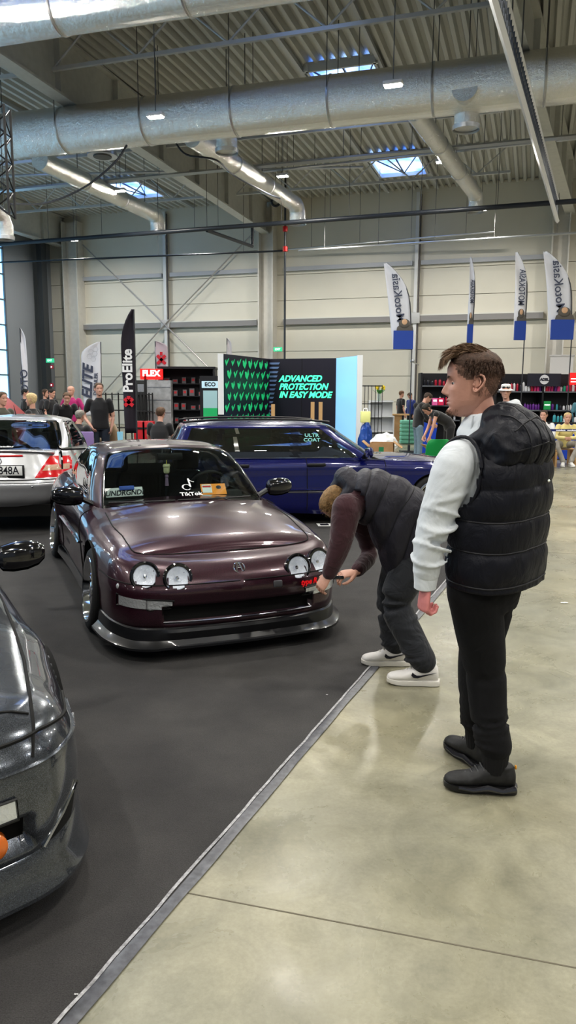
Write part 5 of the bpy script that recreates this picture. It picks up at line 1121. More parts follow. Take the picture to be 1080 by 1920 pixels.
def person(label, loc, rz, top, bottom, hair='short', haircol=(.10, .06, .035), skin='skin', pose=None, base=STAND, sleeve='short', shoes=(.03, .03, .03), sole=(.6, .6, .6), scale=1.0, group=None, extra=None, vox=.014, female=False, hem=.90, collar=None, fat=1.0, lower=True):
    J = dict(STAND); J.update(base); J.update(pose or {}); V = {k: Vector(v) for k, v in J.items()}
    t = empty('person', loc, rz, label, 'person', group); t.scale = (scale,) * 3
    lat = (V['shL'] - V['shR']).normalized(); hl = (V['hipL'] - V['hipR']).normalized(); f = fat; wsh = .9 if female else 1
    sk = MATS[skin]; b = MB(); hm = HM(V['head'], V['look'])
    chain(b, [V['neck'] + (V['chest'] - V['neck']) * .2, V['neck'], V['head'] + hm.to_3x3() @ Vector((-.015, 0, -.06))], [.062, .055, .052])
    torso(b, [(V['pelvis'] - (V['waist'] - V['pelvis']) * .5, .13, .10), (V['pelvis'], .155, .11), (V['waist'], .13 * f, .10 * f), (V['chest'], .155 * wsh, .11), (V['neck'] * .75 + V['chest'] * .25, .13 * wsh, .075), (V['neck'], .06, .055)], [hl, hl, (hl + lat) / 2, lat, lat, lat])
    for s, S in ((1, 'L'), (-1, 'R')):
        sh_, el, wr = V['sh' + S], V['el' + S], V['wr' + S]; chain(b, [sh_, el, wr], [.052 * wsh, .040 * wsh, .027])
        chain(b, [V['hip' + S], V['kn' + S], V['an' + S]], [.085, .055, .040])
        b.tube([V['an' + S], V['an' + S] + Vector(V['toe' + S]).normalized() * .10 - Vector((0, 0, .065))], [.032, .02], 8)
        d = (wr - el).normalized(); pn = Vector(J.get('palm' + S, (-.3, -s, .1))); hand(b, wr, d + Vector(J.get('hd' + S, (0, 0, 0))), pn, s, J.get('curl' + S, .45))
    body = b.build('body', sk, t, remesh=vox * .72, sm=2)
    # the head keeps its own finer facets inside the same mesh
    hb = MB(); head_grid(hb, hm); ho = hb.build('h', sk, None, angle=180); bm = bmesh.new(); bm.from_mesh(body.data); bm.from_mesh(ho.data); bm.to_mesh(body.data); bm.free(); bpy.data.objects.remove(ho); body.data.shade_smooth()
    eyes(hm, body)
    if hair: hair_cap(hm, body, hairmat('hair %.2f %.2f %.2f' % haircol, haircol), hair)
    # top garment
    tm = top if not isinstance(top, tuple) else mat('cloth %.2f %.2f %.2f' % top, top, .85, sheen=.3, var=.12, vscale=7, bump=.25, bscale=14)
    bmn = bottom if not isinstance(bottom, tuple) else mat('cloth %.2f %.2f %.2f' % bottom, bottom, .85, var=.15, vscale=9, bump=.3, bscale=18)
    b = MB(); hv = (V['pelvis'] - V['waist']).normalized() * (.95 - hem)
    torso(b, [(V['pelvis'] + hv, .172 * f, .125 * f), (V['pelvis'], .17 * f, .128 * f), (V['waist'], .155 * f, .122 * f), (V['chest'], .18 * wsh, .128), (V['neck'] * .62 + V['chest'] * .38, .17 * wsh, .10), (V['neck'] * .9 + V['chest'] * .1, .085, .075), (V['neck'] * 1.0 + (V['neck'] - V['chest']) * .08, .066, .064)], [hl, hl, (hl + lat) / 2, lat, lat, lat, lat])
    for S in 'LR':
        sh_, el, wr = V['sh' + S], V['el' + S], V['wr' + S]
        if sleeve == 'long': chain(b, [sh_, el, el.lerp(wr, .93)], [.068 * wsh, .052, .040], caps=True)
        elif sleeve == 'short': chain(b, [sh_, sh_.lerp(el, .6)], [.070 * wsh, .062])
        else: b.sphere(sh_, .068)
    b.build('top', tm, t, remesh=vox, sm=3)
    if lower:
        b = MB(); torso(b, [(V['pelvis'] + (V['waist'] - V['pelvis']) * .3, .152 * f, .115 * f), (V['pelvis'], .165, .122), (V['pelvis'] - (V['waist'] - V['pelvis']) * .55, .15, .115)], hl)
        for S in 'LR': chain(b, [V['hip' + S], V['kn' + S], V['an' + S] + Vector((0, 0, .03))], [.098, .070, .060])
        b.build('trousers', bmn, t, remesh=vox, sm=3)
        sm_ = mat('shoe %.2f %.2f %.2f' % shoes, shoes, .6); so = mat('sole %.2f' % sole[0], sole, .6)
        for S in 'LR':
            a = V['an' + S]; d = Vector(V['toe' + S]); M = Matrix.Translation((a.x, a.y, max(0, a.z - .10))) @ Matrix.Rotation(math.atan2(d.y, d.x), 4, 'Z'); shoe(M, t, sm_, so)
    return t, V, hm
# ------------------------------------------------------------ the two men in front
def strands(M, parent, m, gen, name='hair_strands', n=900, w=.0011, seed=3):
    """many thin tapered blades: gen(rnd) -> list of 4 points in head space"""
    rnd = random.Random(seed); b = MB(); b.M = M
    for i in range(n):
        P = gen(rnd)
        if P is None: continue
        P = [Vector(p) for p in P]; d = P[-1] - P[0]; side = d.cross(Vector((rnd.uniform(-1, 1), rnd.uniform(-1, 1), rnd.uniform(-1, 1)))).normalized(); vs = []
        for k, p in enumerate(P[:-1]): ww = w * (1 - .6 * k / len(P)); vs += [p - side * ww, p + side * ww]
        vs.append(P[-1]); f = [(2 * k, 2 * k + 1, 2 * k + 3, 2 * k + 2) for k in range(len(P) - 2)] + [(2 * (len(P) - 2), 2 * (len(P) - 2) + 1, len(vs) - 1)]
        b.add(vs, f)
    return b.build(name, m, parent, norm=False, angle=180, kind='stuff')
def puff(mat_name, col):
    m = mat(mat_name, col, .48, spec=.3, flake=1); nd, ln = m.node_tree.nodes, m.node_tree.links; b = nd['Principled BSDF']; tc = [n for n in nd if n.type == 'TEX_COORD'][0]
    n = nd.new('ShaderNodeTexNoise'); n.inputs['Scale'].default_value = 9; n.inputs['Detail'].default_value = 5; n.inputs['Distortion'].default_value = .8; bp = nd.new('ShaderNodeBump'); bp.inputs['Strength'].default_value = .55; bp.inputs['Distance'].default_value = .03
    mp = nd.new('ShaderNodeMapping'); mp.inputs['Scale'].default_value = (1.6, 1.6, .7); ln.new(tc.outputs['Object'], mp.inputs[0]); ln.new(mp.outputs[0], n.inputs['Vector']); ln.new(n.outputs['Fac'], bp.inputs['Height']); ln.new(bp.outputs['Normal'], b.inputs['Normal']); return m
def fabric(name, col, sc=7, st=.5, rough=.9, sheen=.3, stretch=(1, 1, 1)):
    m = mat(name, col, rough, sheen=sheen, flake=1); nd, ln = m.node_tree.nodes, m.node_tree.links; b = nd['Principled BSDF']; tc = [n for n in nd if n.type == 'TEX_COORD'][0]
    n = nd.new('ShaderNodeTexNoise'); n.inputs['Scale'].default_value = sc; n.inputs['Detail'].default_value = 3; n.inputs['Distortion'].default_value = 1.2; bp = nd.new('ShaderNodeBump'); bp.inputs['Strength'].default_value = st; bp.inputs['Distance'].default_value = .03
    n2 = nd.new('ShaderNodeTexNoise'); n2.inputs['Scale'].default_value = 350; b2 = nd.new('ShaderNodeBump'); b2.inputs['Strength'].default_value = .15; b2.inputs['Distance'].default_value = .004
    mp = nd.new('ShaderNodeMapping'); mp.inputs['Scale'].default_value = stretch; ln.new(tc.outputs['Object'], mp.inputs[0]); ln.new(mp.outputs[0], n.inputs['Vector']); ln.new(n.outputs['Fac'], bp.inputs['Height']); ln.new(tc.outputs['Object'], n2.inputs['Vector']); ln.new(n2.outputs['Fac'], b2.inputs['Height']); ln.new(bp.outputs['Normal'], b2.inputs['Normal']); ln.new(b2.outputs['Normal'], b.inputs['Normal']); return m
VEST = puff('vest nylon', (.0085, .009, .015)); VEST2 = puff('vest nylon grey', (.026, .025, .034)); HOODIE = fabric('hoodie white', (.62, .65, .68), 5, .7); JEAN = fabric('black sweatpants', (.006, .006, .008), 5, .5, .95, 0); DEN = fabric('washed black denim', (.020, .022, .028), 7, .8, .85, .1); PLUMC = fabric('plum sweater', (.050, .016, .022), 9, .6)
def join_head(body, hm, sk, nz=90, nt=110):
    hb = MB(); head_grid(hb, hm, nz, nt); ho = hb.build('h', sk, None, angle=180); bm = bmesh.new(); bm.from_mesh(body.data); bm.from_mesh(ho.data); bm.to_mesh(body.data); bm.free(); bpy.data.objects.remove(ho); body.data.shade_smooth()
def ringsurf(rows, k=6): return rows
def hero_stand():
    # world frame: the man stands on the concrete, torso turned up-left, head in profile to the left
    fx = onz(890, 1478, 0); O = Vector((fx.x, fx.y, 0)); t = empty('person', O, 0, 'standing man in a black quilted hooded vest over a white hoodie, looking left', 'person')
    sk = skinmat('skin hero', (.55, .30, .23))
    tf = Vector((-.72, .69, 0)).normalized(); tl = Vector((-tf.y, tf.x, 0))                 # torso forward / left
    hf = Vector((-.985, .17, -.03)).normalized(); hd = Vector((-.072, .05, 1.700))
    def T(f, l, z): return tf * f + tl * l + Vector((0, 0, z))
    b = MB(); neck = Vector((-.015, .05, 1.52)); hm = HM(hd, hf) @ Matrix.Scale(1.07, 4)
    chain(b, [T(-.02, 0, 1.40), neck, hd + hm.to_3x3() @ Vector((-.020, 0, -.055))], [.075, .062, .058])
    torso(b, [(T(0, 0, .84), .13, .10), (T(0, 0, .95), .155, .11), (T(0, 0, 1.1), .13, .10), (T(0, 0, 1.3), .16, .11), (T(0, 0, 1.45), .13, .075), (T(0, 0, 1.5), .06, .055)], tl)
    # left arm (towards the camera, image left), right arm hidden in front
    SL, EL, WL = T(-.01, .205, 1.415), Vector((-.235, -.12, 1.15)), Vector((-.262, -.13, .925))
    SL = Vector((-.15, -.105, 1.405))
    SR, ER, WR = T(-.01, -.20, 1.42), T(-.02, -.27, 1.15), T(.14, -.20, 1.0)
    chain(b, [SL, EL, WL], [.052, .042, .029]); chain(b, [SR, ER, WR], [.052, .042, .029]); hand(b, WR, T(.3, .35, -.8), T(-1, 0, 0), -1, .5)
    hipL, hipR = T(0, .09, .92), T(0, -.09, .92); anL, anR = onz(925, 1482, 0) - O + Vector((0, 0, .10)), onz(893, 1434, 0) - O + Vector((0, 0, .10)); kL, kR = Vector((.025, .00, .50)), Vector((.02, .13, .50))
    for h, k, a in ((hipL, kL, anL), (hipR, kR, anR)): chain(b, [h, k, a], [.085, .055, .034]); b.tube([a, a + (Vector((-.10, .02, -.07)) if a is anL else Vector((-.04, .07, -.07)))], [.03, .018], 8)
    body = b.build('body', sk, t, remesh=.009, sm=3)
    # left hand, loosely closed, thumb side to the front
    hb = MB(); rosy = skinmat('skin rosy hand', (.62, .24, .23)); hand(hb, WL + Vector((.0, .0, -.005)), (-.10, -.02, -1), (.95, .25, .1), -1, 1.0, 1.04, .9, .05); ho = hb.build('hd', rosy, None, remesh=.0028, sm=4)
    bm = bmesh.new(); bm.from_mesh(body.data); n0 = len(bm.faces); bm.from_mesh(ho.data); bm.faces.ensure_lookup_table()
    for f in bm.faces[n0:]: f.material_index = 1
    bm.to_mesh(body.data); bm.free(); bpy.data.objects.remove(ho); body.data.materials.append(rosy)
    join_head(body, hm, sk); eyes(hm, body)
    # hair: faded sides and longer top swept to the front
    hc = hairmat('hair fade', (.20, .115, .085)); ht = hairmat('hair top', (.17, .105, .062)); ht2 = hairmat('hair dark', (.085, .05, .035))
    hair_cap(hm, body, hc, 'short', 1.0, 'hair_sides', .0022)
    top = hair_cap(hm, body, ht2, 'top', 1.0, 'hair_top', .013)
    def gtop(r):
        a = r.uniform(-1, 1) * 1.0; x = r.uniform(-.085, .07); y = r.uniform(-.062, .062)
        if (x / .09) ** 2 + (y / .068) ** 2 > 1: return None
        z = .128 * math.sqrt(max(.05, 1 - (x / .125) ** 2 - (y / .10) ** 2)) + .004; L = r.uniform(.028, .05); p = Vector((x, y, z)); d = Vector((1, y * 3 + r.uniform(-.25, .25), .22 - x * 3 + r.uniform(-.12, .2))).normalized()
        return [p, p + d * L * .4 + Vector((0, 0, .003)), p + d * L * .8 + Vector((0, 0, .001)), p + d * L * 1.15 + Vector((0, 0, -.012 * (x > .0)))]
    strands(hm, top, ht, gtop, n=2600, w=.0013)
    def gfr(r):
        y = r.uniform(-.05, .062); x = .068 - .010 * abs(y / .05) ** 2; z = .100 + r.uniform(-.008, .008); p = Vector((x, y, z)); L = r.uniform(.03, .06)
        return [p, p + Vector((L * .45, y * .1, .002)), p + Vector((L * .85, y * .15, -L * .28)), p + Vector((L * 1.0, y * .2, -L * .85))]
    strands(hm, top, ht, gfr, 'fringe', 420, .0012, 5)
    def gside(r):
        th = r.uniform(.95, 2 * PI - .95); z = r.uniform(-.045, .085); p = head_pt(th, z, .002, False)
        if abs(((th + PI) % (2 * PI)) - PI) < 1.75 and z < .03 - 0 and abs(((th + PI) % (2 * PI)) - PI) > 1.2: return None
        if abs(((th + PI) % (2 * PI)) - PI) < 1.2 and z < .03: return None
        o = Vector((p.x, p.y, 0)).normalized(); return [p, p + o * .003 + Vector((0, 0, -.005)), p + o * .004 + Vector((0, 0, -.011))]
    strands(hm, body, ht2, gside, 'hair_stubble', 2600, .0004, 8)
    def gback(r):
        th = r.uniform(1.3, 2 * PI - 1.3); z = r.uniform(.04, .116); p = head_pt(th, z, .010, False); p.z += .008 * max(0, z - .06) / .05; o = Vector((p.x, p.y, 0)).normalized(); L = r.uniform(.014, .032)
        return [p, p + o * .006 + Vector((.004, 0, -L * .5)), p + o * .004 + Vector((.004, 0, -L))]
    strands(hm, top, ht2, gback, 'hair_crown', 3200, .0013, 9)
    # brow, beard
    bd = hairmat('beard', (.16, .09, .06))
    def gbr(r):
        s = r.choice((1, -1)); u = r.random(); y = .014 + .034 * u; z = .021 + .006 * math.sin(u * 2.2) ; p = head_pt(math.atan2(y, .08), z, .0); q = Vector((p.x + .0015, s * abs(p.y), z + r.uniform(-.003, .003))); return [q, q + Vector((.001, s * .004, .001)), q + Vector((-.001, s * .009, .0005))]
    strands(hm, body, bd, gbr, 'eyebrow_hair', 260, .0006, 2)
    def gch(r):
        th = r.gauss(0, .42); z = r.uniform(-.119, -.092) if r.random() < .75 else r.uniform(-.056, -.047)
        if z > -.06: return None
        p = head_pt(th, z, .0005); return [p, p + Vector((.002, 0, -.003)), p + Vector((.003, 0, -.007))]
    strands(hm, body, bd, gch, 'beard_hair', 420, .0005, 4)
    def gj(r):
        th = r.uniform(.5, 1.25) * r.choice((1, -1)); z = r.uniform(-.118, -.07); p = head_pt(th, z, .0004); return [p, p + Vector((.001, 0, -.002)), p + Vector((.001, 0, -.0035))]
    lips = MB(); lips.M = hm; P = [[head_pt(th, z, .0008) for th in np.linspace(-.26, .26, 11)] for z in np.linspace(-.0765, -.0545, 9)]; lips.grid(P); lips.build('lips', mat('lip skin', (.42, .17, .15), .45), body, norm=False)
    # hoodie: sleeve, cuff and the hood collar at the neck
    b = MB(); chain(b, [Vector((-.12, -.08, 1.43)), SL, Vector((-.205, -.125, 1.27)), EL + Vector((0, 0, .02)), Vector((-.26, -.135, 1.04)), WL + Vector((0, 0, .045))], [.072, .080, .074, .066, .058, .050], n=20)
    for i in range(7):                                                                       # folds
        z = 1.30 - i * .045; c = Vector((-.195 - .065 * min(1, (1.30 - z) / .3), -.125, z)); b.tube([c + Vector((math.cos(a) * (.076 - .02 * (1.30 - z)), math.sin(a) * (.076 - .02 * (1.30 - z)), .022 * math.sin(a * 1 + i * 2.1))) for a in [2 * PI * k / 16 for k in range(17)]], .006 + .003 * (i % 2), 6)
    chain(b, [WL + Vector((0, 0, .075)), WL + Vector((-.0, -.0, .05))], [.054, .054])
    chain(b, [SR, ER, ER.lerp(WR, .9)], [.08, .07, .05], n=16)
    torso(b, [(T(0, 0, .90), .18, .13), (T(0, 0, 1.1), .175, .13), (T(0, 0, 1.3), .19, .135), (T(-.01, 0, 1.42), .17, .11), (T(-.01, 0, 1.50), .10, .09), (T(-.01, 0, 1.54), .075, .08)], tl)
    hood_c = Vector((.0, .035, 1.560))
    for (dz, r1, r2, tr) in ((-.035, .105, .112, .036), (.0, .094, .104, .030), (.032, .084, .094, .020)):
        b.tube([hood_c + tf * 0 + Vector((math.cos(a) * r1 + .012, math.sin(a) * r2, dz + .028 * math.cos(a) - .006 * math.sin(2 * a))) for a in [2 * PI * k / 28 for k in range(29)]], tr, 10, cap=False)
    h = b.build('hoodie', HOODIE, t, remesh=.0075, sm=5)
    b = MB(); b.rings([[WL + Vector((0, 0, .058 - .075 * q)) + Vector((math.cos(a) * rr + (-.004) * q, math.sin(a) * rr * .92, .004 * math.sin(a))) for a in [2 * PI * k / 28 for k in range(28)]] for q, rr in ((0, .042), (.05, .050), (.3, .048), (.7, .044), (.95, .043), (1, .038))], cap=False); b.build('cuff', HOODIE, h)
    b = MB(); b.tube([Vector((-.085, -.045, 1.575)), Vector((-.093, -.04, 1.50)), Vector((-.095, -.03, 1.46))], .004, 6); b.build('drawstring', HOODIE, h)
    # vest ------------------------------------------------------------
    b = MB(); rows = []
    zc = [.845, .86, .935, 1.01, 1.095, 1.18, 1.265, 1.345, 1.42, 1.475, 1.51]; seams = [.93, 1.06, 1.185, 1.305, 1.42, 1.53]
    zz = np.linspace(.905, 1.53, 80); rings = []
    for z in zz:
        j = [i for i in range(5) if seams[i] <= z <= seams[i + 1]]; 
        if j: s0, s1 = seams[j[0]], seams[j[0] + 1]; u = (z - s0) / (s1 - s0); pf = math.sin(PI * u) ** .5 * .015 * (1 if z < 1.4 else .6)
        else: pf = .004
        hw = np.interp(z, [.905, .95, 1.1, 1.3, 1.40, 1.46, 1.50, 1.53], [.218, .220, .218, .222, .212, .178, .125, .095]); hdp = np.interp(z, [.845, .95, 1.1, 1.3, 1.42, 1.48, 1.53], [.158, .155, .155, .165, .15, .115, .095])
        c = T(-.04 - .005 * np.interp(z, [.85, 1.3, 1.5], [0, 1, 0]), -.012, z); ring = []
        for k in range(72):
            a = 2 * PI * k / 72; w = .004 * noise.noise((math.cos(a) * 4, math.sin(a) * 4, z * 16)) + .003 * noise.noise((a * 9, z * 5, 2)); ex = 2 / 2.5
            x = (hw + pf + w) * math.copysign(abs(math.cos(a)) ** ex, math.cos(a)); y = (hdp + pf + w) * math.copysign(abs(math.sin(a)) ** ex, math.sin(a)); ring.append(c + tl * x + tf * y + Vector((0, 0, .006 * math.sin(a * 2) + .012 * (math.sin(a) < 0) * abs(math.sin(a)))))
        rings.append(ring)
    b.rings(rings, cap=False); F_ = []
    # arm openings: drop the faces where the sleeve passes
    vs = b.v; keep = []
    for f in b.f:
        c = sum((Vector(vs[i]) for i in f), Vector()) / len(f); r = c - Vector((0, 0, 0)); l = r.dot(tl); fw_ = r.dot(tf)
        if l > .13 and ((c.z - 1.36) / .135) ** 2 + ((fw_ - .015) / .093) ** 2 < 1: continue
        if l < -.13 and ((c.z - 1.36) / .135) ** 2 + ((fw_ - .015) / .093) ** 2 < 1: continue
        keep.append(f)
    b.f = keep; b.mi = [0] * len(keep); vest = b.build('vest', VEST, t, norm=True, angle=60)
    md = vest.modifiers.new('th', 'SOLIDIFY'); md.thickness = .012; md.offset = -1
    b = MB()
    for sg in (1, -1): b.tube([T(.015 + .098 * math.cos(a), sg * (.205 - .03 * max(0, math.sin(a)) + .012), 1.36 + .138 * math.sin(a)) for a in [2 * PI * k / 30 for k in range(31)]], .007, 8, cap=False); b.build('armhole_binding', VEST, vest); b = MB()
    b = MB()
    for z in seams[:5]:
        i = int(np.argmin(abs(zz - z))); c = sum(rings[i], Vector()) / 72; pts = [c + (p - c) * 1.002 for p in rings[i]]
        pts = [p for p in pts if not (abs(p.dot(tl)) > .12 and ((p.z - 1.36) / .14) ** 2 + ((p.dot(tf) - .015) / .10) ** 2 < 1)]
        if len(pts) == 72: b.tube(pts + [pts[0]], .0035, 5, cap=False)
    b.build('quilt_seam', mat('seam thread', (.008, .008, .012), .6), vest)
    # hood hanging on the back
    b = MB(); rings = []; bk = -tf; c0 = Vector((.0, .03, 1.49))
    import itertools
    hc_ = T(-.115, .005, 1.485); nth, nph = 72, 44; rows = []
    for i in range(nph + 1):
        ph = PI * i / nph; row = []
        for k in range(nth):
            a = 2 * PI * k / nth; x = math.sin(ph) * math.cos(a); y = math.sin(ph) * math.sin(a); z = math.cos(ph)
            u = math.atan2(y, x + 1e-6); q1 = ((x + 1) * 2.5) % 1.0; dist = abs(q1 - .5) * 2; pu = .013 * (1 - dist ** 6) + .006 * noise.noise((x * 5, y * 5, z * 5))
            r = .93 + pu / .11
            p = hc_ + tl * (.185 * r * x) + bk * (.118 * r * y) + Vector((0, 0, .135 * r * z)); p += bk * (-.055 * max(0, z) ** 1.2) - Vector((0, 0, .065 * abs(x) ** 2.2)) + Vector((0, 0, .02 * max(0, x)))
            row.append(p)
        rows.append(row)
    b.rings(rows)
    for sg in (1, -1):
        P = [T(-.12, sg * .115, 1.515), T(-.06, sg * .130, 1.495), T(.01, sg * .125, 1.462), T(.08, sg * .085, 1.42), T(.125, sg * .025, 1.38)]; chain(b, P, [.054, .048, .040, .032, .026], n=14)
    hd_ = b.build('vest_hood', VEST, vest, remesh=.0065, sm=2)
    bv = BVHTree.FromObject(hd_, bpy.context.evaluated_depsgraph_get()); b = MB(); oc = hc_ + Vector((0, 0, -.02))
    def trace(fn, n=40):
        P = []
        for i in range(n + 1):
            d = fn(i / n).normalized(); h = bv.ray_cast(oc + d * .6, -d)
            if h[0] is not None: P.append(h[0] + d * .0005)
        if len(P) > 3: b.tube(P, .0032, 5)
    for xx in (-.62, -.2, .2, .62):
        trace(lambda t: tl * xx * 1.35 + bk * math.sin(-.15 + t * 2.6) * .9 + Vector((0, 0, math.cos(-.15 + t * 2.6) * .9)))
    trace(lambda t: tl * (1 - 2 * t) * 1.3 + bk * (.9 - .35 * abs(1 - 2 * t)) + Vector((0, 0, -.12 + .25 * (1 - abs(1 - 2 * t)))))
    trace(lambda t: tl * (1 - 2 * t) * 1.2 + bk * .5 + Vector((0, 0, .8 - .3 * abs(1 - 2 * t))))
    b.build('hood_seam', MATS['seam thread'], hd_)
    b = MB(); b.sphere(T(-.235, -.02, 1.335), (.008, .008, .006), 10, 6); b.build('snap', MATS['chrome'], hd_)
    # trousers
    b = MB(); torso(b, [(T(0, 0, 1.0), .16, .12), (T(0, 0, .93), .172, .132), (T(0, 0, .86), .170, .130), (T(0, 0, .80), .15, .12)], tl)
    chain(b, [hipL + Vector((0, -.01, -.02)), hipL.lerp(kL, .5), kL, kL.lerp(anL, .55), anL + Vector((.0, 0, .10))], [.108, .100, .084, .074, .070], n=20); chain(b, [hipR + Vector((0, 0, -.02)), hipR.lerp(kR, .5), kR, kR.lerp(anR, .55), anR + Vector((0, 0, .10))], [.108, .098, .082, .074, .070], n=20)
    for (k, a) in ((kL, anL), (kR, anR)):
        for i in range(5): q = k.lerp(a, .35 + i * .1); b.tube([q + Vector((.072 * math.cos(x), .072 * math.sin(x), .012 * math.sin(x + i))) for x in [2 * PI * j / 14 for j in range(15)]], .008, 6)
    b.build('trousers', JEAN, t, remesh=.010, sm=4)
    rib = mat('ribbed cuff', (.008, .008, .009), .95)
    for a in (anL, anR):
        b = MB(); b.rings([[a + Vector(((r + .002 * (k % 2)) * math.cos(2 * PI * k / 44), (r + .002 * (k % 2)) * math.sin(2 * PI * k / 44), z)) for k in range(44)] for z, r in ((-.01, .046), (.03, .052), (.09, .058), (.115, .062), (.12, .055))], cap=False); b.build('ankle_cuff', rib, t)
    blk = mat('shoe black', (.016, .016, .017), .6, var=.5, vscale=40); sb = mat('sole black', (.012, .012, .013), .4)
    for a, d in ((anL, Vector((-.98, .13, 0))), (anR, Vector((-.45, .9, 0)))):
        M = Matrix.Translation((a.x + .0, a.y, 0)) @ Matrix.Rotation(math.atan2(d.y, d.x), 4, 'Z'); so = shoe(M, t, blk, sb)
        b = MB(); b.M = M
        for i in range(5): x = .035 + i * .02; b.tube([(x - .01, -.030, .112 - i * .013), (x + .006, 0, .135 - i * .0145), (x - .01, .030, .112 - i * .013)], .0042, 5)
        b.build('laces', mat('lace grey', (.07, .07, .075), .7), so)
        b = MB(); b.M = M; P = [(-.088, .0, .02), (-.08, .035, .03), (-.03, .047, .022), (.03, .047, .034), (.09, .052, .022), (.15, .051, .028)]; b.tube(P, [.012, .014, .010, .013, .009, .007], 8); b.tube([(x, -y, z) for x, y, z in P], [.012, .014, .010, .013, .009, .007], 8); b.build('air_bubble', mat('bubble', (.03, .03, .035), .1, coat=1), so)
        b = MB(); b.M = M; b.rbox((-.086, 0, .112), (.008, .014, .016), .003); b.build('pull_tab', mat('orange tab', (.7, .3, .02), .5), so)
        b = MB(); b.M = M; b.rbox((.012, .0, .146), (.02, .024, .008), .003); b.build('tongue_patch', mat('yellow tab', (.6, .55, .02), .5), so)
    return t
def hero_bend():
    O = onz(760, 1262, 0); O.z = 0; t = empty('person', O, 0, 'man in a dark grey quilted vest and plum sweater bending over the coupe headlight', 'person'); sk = MATS['skin']
    # local coordinates = world offsets; the man faces left (toward -x) a little away
    def W(px, py, d): return aty(px, py, O.y + d) - O
    hipc = W(778, 985, .0); 
    pel = W(772, 1010, .02); waist = W(745, 955, .03); chest = W(690, 925, .05); neck = W(648, 920, .06)
    lat = Vector((.25, -1, 0)).normalized()                                                   # his left is toward the camera
    shL = W(650, 952, -.10); elL = W(637, 1022, -.13); wrL = W(616, 1078, -.12)
    shR = W(665, 950, .26); elR = W(692, 1040, .30); wrR = W(668, 1072, .10)
    anL = Vector(onz(778, 1283, 0) - O); anL.z = .10; anR = Vector(onz(722, 1246, 0) - O); anR.z = .10
    anL.x += .045; anR.x += .06
    hipL = pel + lat * .085 + Vector((0, 0, -.04)); hipR = pel - lat * .085 + Vector((0, 0, -.04)); knL = W(742, 1130, -.08); knR = W(733, 1130, .20)
    hc = W(640, 948, .05); hf = Vector((-.45, .1, -.9)).normalized()
    hm = HM(hc, hf); b = MB()
    chain(b, [chest.lerp(neck, .6), neck, hc + hm.to_3x3() @ Vector((-.02, 0, -.05))], [.07, .06, .055])
    torso(b, [(pel - (waist - pel) * .4, .13, .10), (pel, .15, .11), (waist, .13, .10), (chest, .155, .11), (neck.lerp(chest, .3), .13, .08), (neck, .06, .055)], lat)
    for h, k, a in ((hipL, knL, anL), (hipR, knR, anR)): chain(b, [h, k, a], [.085, .055, .042]); b.tube([a, a + Vector((-.10, .02, -.065))], [.034, .02], 8)
    for s_, e_, w_ in ((shL, elL, wrL), (shR, elR, wrR)): chain(b, [s_, e_, w_], [.042, .034, .027])
    body = b.build('body', sk, t, remesh=.009, sm=3); hb = MB()
    hand(hb, wrL, Vector((-.35, .05, -.55)), Vector((.55, .5, -.2)), -1, .62, .95, .6); hand(hb, wrR, Vector((-.95, -.25, -.12)), Vector((-.1, .25, -.9)), 1, .55, .95, .6)
    ho = hb.build('hd', sk, None, remesh=.0032, sm=3); bm = bmesh.new(); bm.from_mesh(body.data); bm.from_mesh(ho.data); bm.to_mesh(body.data); bm.free(); bpy.data.objects.remove(ho)
    join_head(body, hm, sk, 60, 70); eyes(hm, body); hair_cap(hm, body, hairmat('hair blond', (.26, .16, .07)), 'short', 1.0, 'hair', .014)
    def gh(r):
        th = r.uniform(.8, 2 * PI - .8); z = r.uniform(-.03, .115); p = head_pt(th, z, .010, False); o = Vector((p.x, p.y, z * .6)).normalized(); return [p, p + o * .008 + Vector((.006, 0, .003)), p + o * .010 + Vector((.016, 0, -.002))]
    strands(hm, body, MATS['hair blond'], gh, 'hair_strands', 1600, .0011, 12)
    b = MB(); b.sphere(shL + Vector((.04, .04, .0)), .085); chain(b, [shL, elL, elL.lerp(wrL, .93)], [.086, .066, .044], n=20); chain(b, [shR, elR, elR.lerp(wrR, .9)], [.075, .056, .044], n=16)
    torso(b, [(pel.lerp(waist, -.1) + Vector((0, 0, .03)), .165, .135), (waist, .165, .135), (chest, .17, .125), (neck.lerp(chest, .35), .15, .10), (neck, .075, .07)], lat)
    b.build('sweater', PLUMC, t, remesh=.009, sm=4)
    # vest: lofted along the bent back with quilt puffs
    path = [pel + Vector((.035, 0, .045)), waist + Vector((.0, 0, -.01)), chest + Vector((-.0, 0, -.015)), neck + Vector((.015, 0, .0))]
    A = crom_nu(np.array([list(p) for p in path]), 18); n = len(A); rings = []; seams = [0, .17, .36, .55, .74, .92, 1.01]; nn = 64
    for i in range(n):
        u = i / (n - 1); p = Vector(A[i]); ax = (Vector(A[min(i + 1, n - 1)]) - Vector(A[max(i - 1, 0)])).normalized(); L = (lat - ax * lat.dot(ax)).normalized(); D = ax.cross(L)
        if D.z < 0: D = -D
        j = max(k for k in range(6) if seams[k] <= u + 1e-6); v = (u - seams[j]) / (seams[j + 1] - seams[j]); pf = .019 * math.sin(PI * min(1, v)) ** .5
        hw = np.interp(u, [0, .2, .5, .75, .9, 1], [.175, .19, .20, .195, .15, .10]); hh = np.interp(u, [0, .2, .5, .75, .9, 1], [.155, .165, .160, .145, .115, .09]); ring = []
